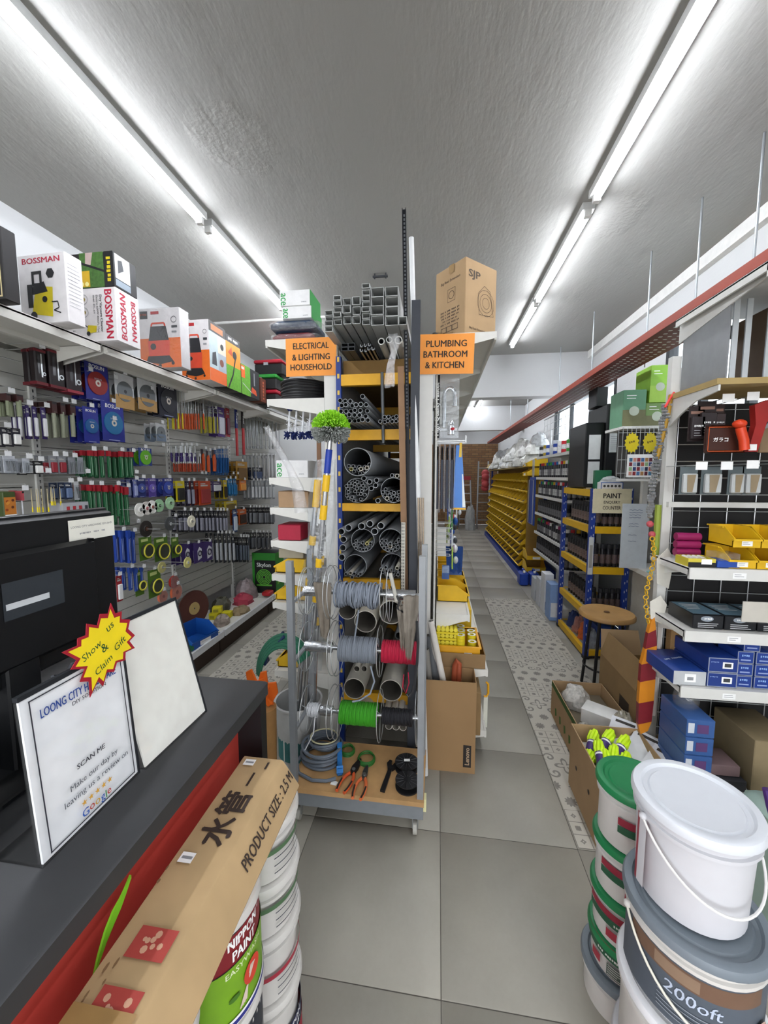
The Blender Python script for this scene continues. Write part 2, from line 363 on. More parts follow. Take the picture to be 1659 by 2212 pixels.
# ---- patterned vinyl runners
def runner_mat():
    m, nt, b = nodes_of('patterned_runner'); N = nt.nodes.new; Lk = nt.links.new
    def V(x): return x
    def ma(op, a, c=None, d=None):
        n = N('ShaderNodeMath'); n.operation = op
        for k, q in enumerate((a, c, d)):
            if q is None: continue
            if isinstance(q, (int, float)): n.inputs[k].default_value = q
            else: Lk(q, n.inputs[k])
        return n.outputs[0]
    tc = N('ShaderNodeTexCoord'); sp = N('ShaderNodeSeparateXYZ'); Lk(tc.outputs['Object'], sp.inputs[0]); x, y = sp.outputs[0], sp.outputs[1]
    T = .2
    row = ma('MODULO', ma('FLOOR', ma('DIVIDE', y, T)), 3.)
    def cell(s): 
        u = ma('SUBTRACT', ma('FRACT', ma('DIVIDE', x, s)), .5); v = ma('SUBTRACT', ma('FRACT', ma('DIVIDE', y, s)), .5); return u, v
    def hyp(u, v): return ma('SQRT', ma('ADD', ma('MULTIPLY', u, u), ma('MULTIPLY', v, v)))
    # motif 0: interlaced circles with squares
    u, v = cell(T / 3); au = ma('ABSOLUTE', u); av = ma('ABSOLUTE', v)
    dc = hyp(ma('SUBTRACT', au, .5), ma('SUBTRACT', av, .5))
    petal = ma('LESS_THAN', ma('ABSOLUTE', ma('SUBTRACT', dc, .62)), .045)
    sq = ma('LESS_THAN', ma('MAXIMUM', au, av), .18)
    cu = ma('MODULO', ma('ADD', ma('FLOOR', ma('DIVIDE', x, T / 3)), ma('FLOOR', ma('DIVIDE', y, T / 3))), 2.)
    edge = ma('LESS_THAN', ma('SUBTRACT', .5, ma('MAXIMUM', au, av)), .03)
    a0 = ma('MAXIMUM', ma('MAXIMUM', petal, edge), ma('MULTIPLY', sq, ma('ABSOLUTE', cu)))
    # motif 1: leafy medallions
    u1 = ma('SUBTRACT', ma('FRACT', ma('ADD', ma('DIVIDE', x, T / 2), ma('MULTIPLY', .5, ma('MODULO', ma('FLOOR', ma('DIVIDE', y, T / 2)), 2.)))), .5)
    v1 = ma('SUBTRACT', ma('FRACT', ma('DIVIDE', y, T / 2)), .5)
    ang = ma('ARCTAN2', v1, u1); r1 = hyp(u1, v1)
    a1 = ma('LESS_THAN', r1, ma('MULTIPLY_ADD', ma('COSINE', ma('MULTIPLY', ang, 10.)), .045, .27))
    # motif 2: scrolls and a flower
    u2, v2 = cell(T); r2 = hyp(u2, v2); an2 = ma('ARCTAN2', v2, u2)
    fl_ = ma('LESS_THAN', ma('ABSOLUTE', ma('SUBTRACT', r2, ma('MULTIPLY_ADD', ma('COSINE', ma('MULTIPLY', an2, 4.)), .09, .17))), .04)
    us = ma('SUBTRACT', ma('ABSOLUTE', u2), .36); vs = ma('SUBTRACT', ma('ABSOLUTE', v2), .3); rs = hyp(us, vs)
    spv = ma('FRACT', ma('ADD', ma('DIVIDE', ma('ARCTAN2', vs, us), 6.2832), ma('MULTIPLY', rs, 7.)))
    sc = ma('MULTIPLY', ma('LESS_THAN', spv, .42), ma('LESS_THAN', rs, .17))
    a2 = ma('MAXIMUM', fl_, sc)
    is1 = ma('COMPARE', row, 1., .1); is2 = ma('COMPARE', row, 2., .1); is0 = ma('COMPARE', row, 0., .1)
    k = ma('ADD', ma('ADD', ma('MULTIPLY', a0, is0), ma('MULTIPLY', a1, is1)), ma('MULTIPLY', a2, is2))
    nz = N('ShaderNodeTexNoise'); nz.inputs['Scale'].default_value = 40; nz.inputs['Detail'].default_value = 5; Lk(tc.outputs['Object'], nz.inputs['Vector'])
    wear = ma('MULTIPLY', k, ma('MULTIPLY_ADD', nz.outputs['Fac'], .5, .65))
    mx = N('ShaderNodeMix'); mx.data_type = 'RGBA'; Lk(wear, mx.inputs[0]); mx.inputs[6].default_value = lin('#b9b4a8'); mx.inputs[7].default_value = lin('#77736c')
    Lk(mx.outputs[2], b.inputs['Base Color']); b.inputs['Roughness'].default_value = .6
    return m
RUN = runner_mat()
def runner(x0, x1, y0, y1, label):
    o = MB().box(0, 0, 0, x1 - x0, y1 - y0, .0018, RUN).build('floor_runner', None, (x0, y0, .0005)); tag(o, label, 'runner')
runner(.635, 1.235, 1.66, 5.2, 'pale patterned floor runner along the aisle beside the cartons and paint rack')
runner(-1.84, -1.24, 2.3, 5.4, 'pale patterned floor runner in the aisle beside the tool wall')
# ---- fluorescent battens
TUBEM = M('#f3f7ff', .3, var=0., emit=TUBE_POWER)
def batten():
    r = root('ceiling_light', 'tube', 'light')
    MB().box(-.034, 0, -.04, .034, 1.19, 0, M('#c9cac8', .45)).build('housing', r)
    MB().cyl((0, .03, -.06), (0, 1.16, -.06), .017, TUBEM, 14).build('tube', r)
    e = MB()
    for y in (.015, 1.165): MB().box(-.018, y - .014, -.078, .018, y + .014, -.03, M('#d9d9d6', .5)).build('lamp_holder', r)

    return r
bt = batten(); first = True
rowsL = [(-1.463, y) for y in (-1.28, -.06, 1.16, 2.4, 3.62)]; rowsR = [(.86, y) for y in (-1.2, .05, 1.295, 2.575, 3.8)]
rowsB = [(.86, 5.9), (.86, 7.3), (.86, 8.5), (.86, 10.0), (.86, 11.6), (-1.4, 6.6), (-1.4, 8.2), (-1.4, 11.0)]
names = {(-1.463, 1.16): 'long lit ceiling tube nearest us on the ceiling above the tool wall', (-1.463, 2.4): 'lit ceiling tube ending behind the green and white boxes',
         (.86, 1.295): 'lit ceiling tube nearest us above the plumbing aisle', (.86, 2.575): 'middle lit ceiling tube above the plumbing aisle', (.86, 3.8): 'farthest lit ceiling tube before the white header in the plumbing aisle'}
for k, (x, y) in enumerate(rowsL + rowsR + rowsB):
    lb = names.get((x, y), 'lit ceiling tube on the dark front part of the ceiling, out of sight' if y < 0.5 else 'small lit ceiling tube in the back room behind the white header')
    o = bt if first else dup(bt); first = False
    o.location = (x, y, CZ); o['label'] = lb
    if lb not in names.values(): o['group'] = 'ceiling tubes'
# conduit, hanging rods, drain pipe
c = MB().cyl((XL + .02, 3.83, 3.2), (-.9, 3.83, 3.2), .012, WHITE, 10).build('conduit'); tag(c, 'thin white conduit crossing the ceiling behind the shelf boxes', 'conduit')
c = MB().box(-.54, 3.19, CZ - .03, -.42, 3.21, CZ - .018, DGREY).box(-.53, 3.195, CZ - .04, -.52, 3.205, CZ, DGREY).box(-.44, 3.195, CZ - .04, -.43, 3.205, CZ, DGREY).build('ceiling_bracket')
tag(c, 'small dark metal bracket on the ceiling above the stacked ducts', 'bracket')
# ================================================================== service counter and what stands on it
r = root('service_counter', 'black topped service counter with a red front panel', 'counter', (0, 0, 0))
CTOP = M('#333436', .42, var=.12, scale=6); CRED = M('#c6463c', .55, var=.05, scale=4)
MB().cbox(-1.4, -1.0, .955, -.52, 1.09, 1.0, CTOP, .004).build('worktop', r)
MB().box(-.62, -1.0, 0, -.602, 1.045, .955, CRED).build('front_panel', r)
MB().box(-1.38, 1.045, 0, -.525, 1.08, .955, M('#1b1b1d', .5)).build('end_panel', r)
MB().box(-.602, -1.0, 0, -.6, 1.04, .06, M('#1b1b1d', .5)).build('kick_strip', r)
# carton that lies along the counter on the paint buckets
r = root('long_carton', 'long worn brown carton lying on paint buckets along the counter', 'carton', (-.487, -.3, .745))
LONGK = M('#b0946c', .85, var=.16, scale=7, bump=.3)
g = MB(); n = 26; L0, L1 = -.75, 1.262; prof = [(-.052, 0), (.1, 0), (.112, .03), (.066, .097), (.06, .1), (-.05, .1), (-.054, .094)]
vs = []; random.seed(3)
for i in range(n):
    y = L0 + (L1 - L0) * i / (n - 1)
    for (x, z) in prof: vs.append((x + random.uniform(-.0007, .0007), y, z + random.uniform(-.0006, .0006) if z else z))
k = len(prof); fs = [(i * k + j, i * k + (j + 1) % k, (i + 1) * k + (j + 1) % k, (i + 1) * k + j) for i in range(n - 1) for j in range(k)]
fs = [tuple(reversed(f)) for f in fs] + [tuple(range(k)), tuple(reversed(range((n - 1) * k, n * k)))]
g.add(vs, fs, LONGK).build('carton', r)
p = Print(frame((0, 0, .1008), (0, 1, 0), (-1, 0, 0)))          # u away from us along the box, v to the counter
CINK = M('#3a2e28', .7); CRD = M('#a8423a', .7)
[p.text('水管', 1.07 + dx, -.005 + dy, CINK, h=.07, bold=0, w=.14) for dx, dy in ((0, 0), (.002, 0), (-.002, 0), (0, .002), (0, -.002))]; p.rect(1.16, -.012, 1.205, -.006, CINK); p.rect(1.22, -.034, 1.245, -.028, CINK)
for a, b in ((.72, .765), (.80, .845)):
    p.rect(a, -.05, b, .02, CRD)
    for q in range(7): p.disc(wob(a + .022, .014), wob(-.015, .02), random.uniform(.003, .007), M('#c99c80', .8), 8)
TAPE = M('#a07f50', .35, var=.1)
p.rect(.66, -.058, .74, .048, TAPE)
for (a, b) in ((.955, .018), (1.225, .018)): p.rect(a, b - .012, a + .022, b + .018, PAPER); p.rect(a + .008, b - .009, a + .014, b + .014, GREY)
for q in range(12): p.disc(random.uniform(.5, 1.1), random.uniform(-.05, .05), random.uniform(.003, .009), M('#7e6242', .85), 7, random.uniform(.001, .004))
p.build('printed_design', r)
p = Print(frame((.1128, 0, .0306), (0, 1, 0), (-.046, 0, .067)))
p.text('PRODUCT SIZE : 2.5 M', 1.125, .042, CINK, h=.026, w=.26, bold=.02); p.build('printed_lettering', r)
# green strip standing between carton and counter
g = MB(); vs = []; fs = []
pr = [(.0, .0, .003), (.014, .028, .007), (.03, .05, .011), (.048, .066, .012), (.064, .075, .009), (.076, .085, .006), (.09, .10, .003)]
for y, z, h in pr: vs += [(0, y, z - h), (.004, y, z - h), (.004, y, z + h), (0, y, z + h)]
for i in range(len(pr) - 1):
    for j in range(4): fs.append((i * 4 + j, i * 4 + (j + 1) % 4, i * 4 + 4 + (j + 1) % 4, i * 4 + 4 + j))
fs += [(0, 1, 2, 3), tuple(reversed(range(len(vs) - 4, len(vs))))]
o = g.add(vs, fs, M('#7dc42a', .45)).build('plastic_leaf', None, (-.572, .50, .782)); tag(o, 'bright green leaf-shaped plastic strip between the long carton and red panel', 'plastic strip')
# ------------------------------------------------------------------ acrylic sign holders
ACR = clear_mat('acrylic', '#ffffff', gloss=.035, body=.004, rough=.05, bump=0)
def holder(name, label, loc, rz, tilt, w, h, paper):
    r = root(name, label, 'sign holder', loc, rz)
    T = Matrix.Rotation(-tilt, 4, 'Y')
    MB(T).box(-.002, 0, .002, .0, w, h, ACR).box(-.0085, 0, .002, -.0065, w, h, ACR).build('acrylic_sleeve', r)
    MB(T).box(-.0062, .003, .004, -.0023, w - .003, h - .006, paper).build('paper_sheet', r)
    MB(T).box(-.0092, 0, h - .008, .0004, w, h, M('#24262a', .3)).box(-.0092, w - .004, 0, .0004, w, h, M('#24262a', .3)).build('edge_strip', r)
    b = math.sin(tilt) * h
    MB().box(-.10, 0, 0, .0, .004, .003, ACR).box(-.10, 0, 0, .0, w, .0025, ACR).build('acrylic_foot', r)
    return r, T
h1, T = holder('sign_holder', 'clear acrylic sign holder with a printed review notice on the counter', (-.632, .489, 1.0), 0, R(4), .208, .292, M('#f0f1f3', .6))
p = Print(T @ frame((.0005, 0, 0), (0, 1, 0), (0, 0, 1))); NAV = M('#2c4a94', .6); NK = M('#31313a', .6); GY = M('#6a6c72', .6)
p.frame(.014, .012, .194, .278, .0022, NK)
p.text('LOONG CITY HARDWARE', .104, .247, NAV, w=.15, h=.0155, bold=.02); p.text('DIY SOLUTION', .118, .232, NK, w=.07, h=.007)
p.text('SCAN ME', .104, .117, NK, w=.058, h=.0095, bold=.02)
p.text('Make our day by', .108, .087, GY, w=.1); p.text('leaving us a review on', .112, .067, GY, w=.136)
STARC = M('#d9a441', .6)
for i in range(5):
    cx = .078 + i * .0135; p.poly([(cx + (.006 if q % 2 == 0 else .0025) * math.sin(q * math.pi / 5), .0465 + (.006 if q % 2 == 0 else .0025) * math.cos(q * math.pi / 5)) for q in range(10)], STARC)
x = .071
for ch, cc in zip('Google', ('#3a62b4', '#c0463c', '#d9a93a', '#3a62b4', '#3f8f52', '#c0463c')):
    tw = text_mesh(ch, .02)[2] * .0205 ; p.text(ch, x, .0285 - (.0035 if ch == 'g' else 0), M(cc, .6), al='l', bold=.02, h=text_mesh(ch, .02)[3] * .0205); x += tw + .0015
p.build('printed_design', h1)
h2, T2 = holder('sign_holder', 'clear acrylic sign holder with a blank cream sheet on the counter', (-.625, .705, 1.0), R(-2), R(14), .215, .325, M('#f6f3ea', .6))
star = [(0.672, 1.386), (0.68, 1.361), (0.696, 1.36), (0.693, 1.344), (0.715, 1.335), (0.707, 1.317), (0.723, 1.296), (0.707, 1.29), (0.719, 1.269), (0.694, 1.271), (0.691, 1.255), (0.67, 1.26), (0.661, 1.245), (0.645, 1.252), (0.633, 1.23), (0.623, 1.246), (0.603, 1.224), (0.605, 1.255), (0.587, 1.264), (0.6, 1.283), (0.573, 1.295), (0.586, 1.307), (0.561, 1.333), (0.591, 1.332), (0.593, 1.345), (0.61, 1.344), (0.614, 1.365), (0.636, 1.353), (0.645, 1.373), (0.663, 1.367)]
cx, cy = .645, 1.3; pts = [(y - cx, z - cy) for y, z in star]
FR = frame((0, 0, 0), (0, 1, 0), (0, 0, 1))
o = MB(FR).prism([(a * .985, b * .985) for a, b in pts], 0, .0012, M('#a3182a', .6)).build('starburst_card', None, (-.6475, cx, cy)); tag(o, 'yellow starburst card with red edge and handwritten gift offer on the sign holder', 'card')
o.rotation_euler = (0, R(-3), 0)
p = Print(FR @ Matrix.Translation((0, 0, .0008))); p.poly([(a * .86, b * .86) for a, b in pts], M('#f4d81d', .55)); HW = M('#22502a', .6)
p.text('Show', -.027, .010, HW, w=.045, bold=.004, rot=22, shear=.15); p.text('us', .018, .038, HW, w=.018, bold=.004, rot=25, shear=.15); p.text('&', 0., .004, HW, h=.017, bold=.004, rot=20)
p.text('Claim', -.006, -.028, HW, w=.042, bold=.004, rot=24, shear=.15); p.text('Gift', .036, -.003, HW, w=.030, bold=.004, rot=26, shear=.15); p.build('handwriting', o)
# ------------------------------------------------------------------ black monitor seen from behind
r = root('monitor', 'black computer monitor turned away with a white shop name strip', 'monitor', (-.9, .68, 1.0)); MBK = M('#111214', .38)
MB().cbox(-.03, -.29, .19, 0, .275, .545, MBK, .006).cbox(0, -.2, .23, .02, .2, .48, MBK, .01).build('back_cover', r)
MB().cbox(-.036, -.297, .183, -.026, .283, .553, M('#1d1e20', .3), .003).build('bezel', r)
MB().cbox(-.035, -.03, .004, .015, .04, .24, MBK, .004).build('stand_neck', r); MB().cbox(-.11, -.11, 0, .08, .12, .012, MBK, .003).build('stand_foot', r)
p = Print(frame((.001, 0, 0), (0, 1, 0), (0, 0, 1))); p.rect(.14, .475, .275, .53, M('#e8e6da', .5)); p.text('LOONG CITY HARDWARE SDN BHD', .207, .512, DGREY, w=.12, bold=0); p.text('HARDWARE  SHOP  DIY', .207, .494, GREY, w=.075, bold=0)
p.build('name_strip', r)
p = Print(frame((.0205, 0, 0), (0, 1, 0), (0, 0, 1))); p.rect(-.03, .34, .1, .42, M('#2f3439', .5)); p.rect(-.025, .362, .065, .375, M('#c9cdcf', .5)); p.build('rating_plate', r)
tag(MB().cbox(-.14, -.34, 0, .14, .34, .12, MBK, .006).box(.1401, -.3, .03, .146, .3, .09, M('#1a1b1d', .4)).build('cash_drawer', None, (-1.1, .68, 1.0)), 'black cash drawer behind the monitor foot', 'cash drawer')
o = MB().cbox(-.09, -.13, 0, .07, .13, .15, MBK, .008).cbox(-.07, -.1, .15, .05, .1, .165, DGREY, .004).build('receipt_printer', None, (-.83, .36, 1.0)); tag(o, 'black receipt printer in the dark behind the printed notice', 'printer')
g = MB()
for k in range(4):
    pts = [(-.80 + .02 * k, .66 + .035 * k, 1.004), (-.79, .63 + .03 * k, 1.06), (-.80 - .02 * k, .66 + .02 * k, 1.13 + .02 * k), (-.84, .72 + .015 * k, 1.17), (-.85, .76, 1.2)]
    g.path([Vector(pts[0]).lerp(Vector(pts[1]), t) for t in (0, .5)] + [Vector(q) for q in pts[1:]], .0035, M('#4a4d52', .5), 6)
o = g.build('monitor_cable'); tag(o, 'loose grey cables hanging behind the monitor', 'cable', kind='stuff')
# ================================================================== paint buckets
class CylPrint(Print):
    """print wrapped on a cylinder of radius rr; u = arc length from angle a0"""
    def __init__(s, rr, a0=-math.pi / 2, T=None): super().__init__(T or Matrix()); s.rr = rr; s.a0 = a0
    def up(s): s.lay += .00025; return s.lay
    def poly(s, pts, m):
        us = [q[0] for q in pts]; e = ((max(us) - min(us)) / 2) ** 2 / (2 * s.rr); l = s.up() + e
        return s.add([(a, b, l) for a, b in pts], [tuple(range(len(pts)))], m)
    def add(s, vs, fs, m):
        out = []
        for u, v, l in vs: a = s.a0 + u / s.rr; out.append(((s.rr + l) * math.cos(a), (s.rr + l) * math.sin(a), v))
        return MB.add(s, out, fs, m)
    def rect(s, u0, v0, u1, v1, m):
        n = max(1, int(abs(u1 - u0) / s.rr / .03)); l = s.up()
        vs = [(u0 + (u1 - u0) * i / n, v, l) for v in (v0, v1) for i in range(n + 1)]
        return s.add(vs, [(i, i + 1, n + 2 + i, n + 1 + i) for i in range(n)], m)
def bucket(name, label, loc, rt, rb, h, body, lid, group=None, bail=None, prints=None, lidh=.022, rz=0):
    r = root(name, label, 'bucket', loc, rz, group)
    MB().lathe([(0, .002), (rb - .004, 0), (rb, .004), (rt - .006, h - .05), (rt + .002, h - .048), (rt + .002, h - .04), (rt - .004, h - .038), (rt - .004, h - .012)], body, 40).build('body', r)
    MB().lathe([(rt + .004, h - lidh), (rt + .008, h - lidh + .003), (rt + .008, h - .010), (rt + .004, h - .002), (rt - .002, h), (rt - .012, h - .001), (rt - .017, h - .008), (rt - .026, h - .009), (rt - .03, h - .005), (rt - .04, h - .006), (0, h - .006)], lid, 48).build('lid', r)
    if bail:
        ang, droop, mat = bail; e = Vector((math.cos(ang), math.sin(ang), 0)); f = Vector((math.sin(ang), -math.cos(ang), 0)); q = rt + .006
        b = []; 
        for i in range(25):
            t = math.pi * i / 24; d = f * math.cos(droop) * 1.38 + Vector((0, 0, -math.sin(droop) * 1.38)); b.append(e * (-q * math.cos(t)) + d * q * math.sin(t) + Vector((0, 0, h - .045)))
        MB().path(b, .0028, mat, 7).build('bail_handle', r)
        g = MB()
        for sgn in (-1, 1): c = e * sgn * (rt + .004) + Vector((0, 0, h - .045)); g.ball(c, .009, body, 8, 5)
        g.build('bail_ear', r)
    if prints: prints(r)
    return r
PW = M('#c6c6ca', .38, var=.02); PW2 = M('#cac7c2', .4, var=.03); LIDG = M('#6f7880', .42, var=.04); LIDGR = M('#1d7a48', .42, var=.05); BAILW = M('#dad9d6', .45)
def pr_plain(r):
    p = CylPrint(.118, R(190)); p.rect(-.02, .02, .01, .19, M('#8c3a44', .6)); p.rect(-.012, .02, .01, .19, PW); p.build('label', r)
bucket('paint_bucket', 'plain white bucket with white lid on top of the near bucket stack', (.60, .92, .662), .117, .105, .238, PW, M('#cdd0d5', .35, var=.02), bail=(R(10), R(41), BAILW), prints=pr_plain)
def pr_grey(r):
    p = CylPrint(.130, R(-105)); p.rect(-.2, .015, .2, .165, M('#4e5660', .5)); p.rect(-.16, .118, .1, .155, M('#6b5140', .5)); p.rect(-.1, .122, -.02, .15, M('#87705c', .5)); p.text('200oft', -.03, .095, M('#b9c4d6', .5), h=.026, w=.1, shear=.1)
    p.lines(-.09, .07, .03, 5, .009, M('#8a929c', .5)); p.disc(.10, .06, .02, M('#b99c90', .6)); p.rect(.085, .02, .135, .05, M('#b9b2b6', .6)); p.build('label', r)
bucket('paint_bucket', 'grey lidded bucket with dark label under the plain white bucket', (.60, .90, .452), .132, .122, .21, PW2, LIDG, bail=(R(-3), R(41), M('#d8d5c6', .5)), prints=pr_grey)
bucket('paint_bucket', 'white lidded large bucket under the grey lidded bucket', (.60, .895, .225), .137, .13, .227, PW2, M('#dfe0e3', .4), prints=lambda r: None)
bucket('paint_bucket', 'large white bucket on the floor at the bottom of the near stack', (.60, .895, .0), .137, .13, .225, PW2, PW)
def pr_green(r):
    p = CylPrint(.0965, R(-140)); p.rect(-.12, .09, .12, .112, M('#8d2436', .5)); p.rect(-.12, .066, .12, .088, M('#24543a', .5)); p.text('LUX PRIMER', 0, .077, M('#dfe0d8', .5), w=.06); p.rect(-.05, .03, -.02, .056, M('#9c2c3c', .5)); p.rect(0, .02, .045, .058, M('#4b5a52', .5)); p.lines(.003, .055, .04, 5, .007, M('#c9c9c4', .6)); p.build('label', r)
zz = .0
bucket('paint_bucket', 'grey lidded tub on the floor under the green lidded bucket stack', (.59, 1.17, 0), .105, .1, .13, PW2, LIDG)
zs = [.13, .242, .39, .553]; hs = [.112, .148, .163, .182]
for k, lb in enumerate(('lowest', 'second lowest', 'second highest', 'topmost')):
    bucket('paint_bucket', '%s green lidded white bucket in the stack behind the near buckets' % lb, (.595, 1.17, zs[k]), .0945, .089, hs[k], PW2, LIDGR, 'green lidded bucket stack', prints=pr_green, rz=R(25 * k))
# left: three stacks that carry the long carton
def pr_nip(r):
    p = CylPrint(.101, R(-18)); p.rect(-.2, .145, .2, .21, M('#7c1a22', .45)); p.text('NIPPON', .0, .192, PAPER, w=.075, h=.022, bold=.03); p.text('PAINT', .0, .164, PAPER, w=.058, h=.022, bold=.03)
    p.rect(-.2, .02, .2, .145, M('#74a21e', .45)); p.text('EASYWASH', .0, .132, M('#dfe8c0', .5), w=.09, h=.012)
    p.disc(.012, .092, .022, M('#d0402c', .5), 16, .026)
    for q in range(4): p.line([(-.005 - q * .005, .04), (.006 + q * .004, .105)], .004, M('#d9c7b8', .6))
    p.disc(-.03, .075, .012, M('#41701a', .5), 10, .006); p.rect(-.2, .012, .2, .03, PAPER); p.rect(-.2, .014, .2, .024, M('#232a7c', .45)); p.build('label', r)
def pr_dark(r):
    p = CylPrint(.101, R(-18)); p.rect(-.2, .12, .2, .2, M('#252a35', .5)); p.rect(-.2, .02, .2, .12, M('#6c6e70', .5)); p.disc(-.03, .15, .02, M('#3b5a80', .5)); p.rect(-.05, .03, .02, .07, M('#4b8c8a', .5)); p.build('label', r)
def pr_stripe(col):
    def f(r):
        p = CylPrint(.101, R(-15)); p.rect(-.15, .085, .15, .098, M(col, .5))
        for q in range(3): p.rect(-.05, .07 - q * .02, .05, .073 - q * .02, M('#3a3d46', .6))
        p.build('label', r)
    return f
def pr_nav(r):
    p = CylPrint(.101, R(-15)); p.rect(-.2, .07, .2, .125, M('#23284a', .5)); p.text('NIPPON', .0, .11, PAPER, w=.07, h=.016, bold=.03); p.text('PAINT', .0, .088, PAPER, w=.055, h=.014, bold=.03); p.rect(-.01, .01, .2, .07, M('#a02036', .5)); p.build('label', r)
lb = ['topmost white lidded bucket beside the floor aisle under the long carton tip', 'second white bucket below the long carton tip', 'third white bucket below the long carton tip with maroon stripe', 'bottom bucket under the long carton tip with navy and red label']
for k, (z, h, pf) in enumerate(((.585, .16, pr_stripe('#4c6a4a')), (.43, .155, pr_stripe('#4c6a4a')), (.23, .2, pr_stripe('#9c2c3c')), (0, .23, pr_nav))):
    bucket('paint_bucket', lb[k], (-.48, .925, z), .1, .094, h, PW2, PW2, 'buckets under the carton tip', prints=pf)
bucket('paint_can', 'green and dark red paint bucket with strawberry picture under the carton', (-.484, .70, .505), .1, .096, .24, PW2, PW2, prints=pr_nip)
bucket('paint_can', 'dark grey labelled paint bucket below the strawberry bucket', (-.484, .70, .27), .1, .096, .235, PW2, PW2, prints=pr_dark)
bucket('paint_can', 'plain lower paint bucket on the floor below the dark grey labelled one', (-.484, .70, .0), .1, .096, .27, PW2, PW2)
bucket('paint_bucket', 'pale blue bucket under the near end of the long carton', (-.484, .47, .505), .1, .096, .24, M('#7f9cb0', .5), PW2)
bucket('paint_bucket', 'white bucket with dark blue rim below the pale blue bucket', (-.484, .47, .25), .104, .096, .255, PW2, PW2)
bucket('paint_bucket', 'white bucket on the floor below the dark blue rimmed bucket', (-.484, .47, .0), .104, .096, .25, PW2, PW2)
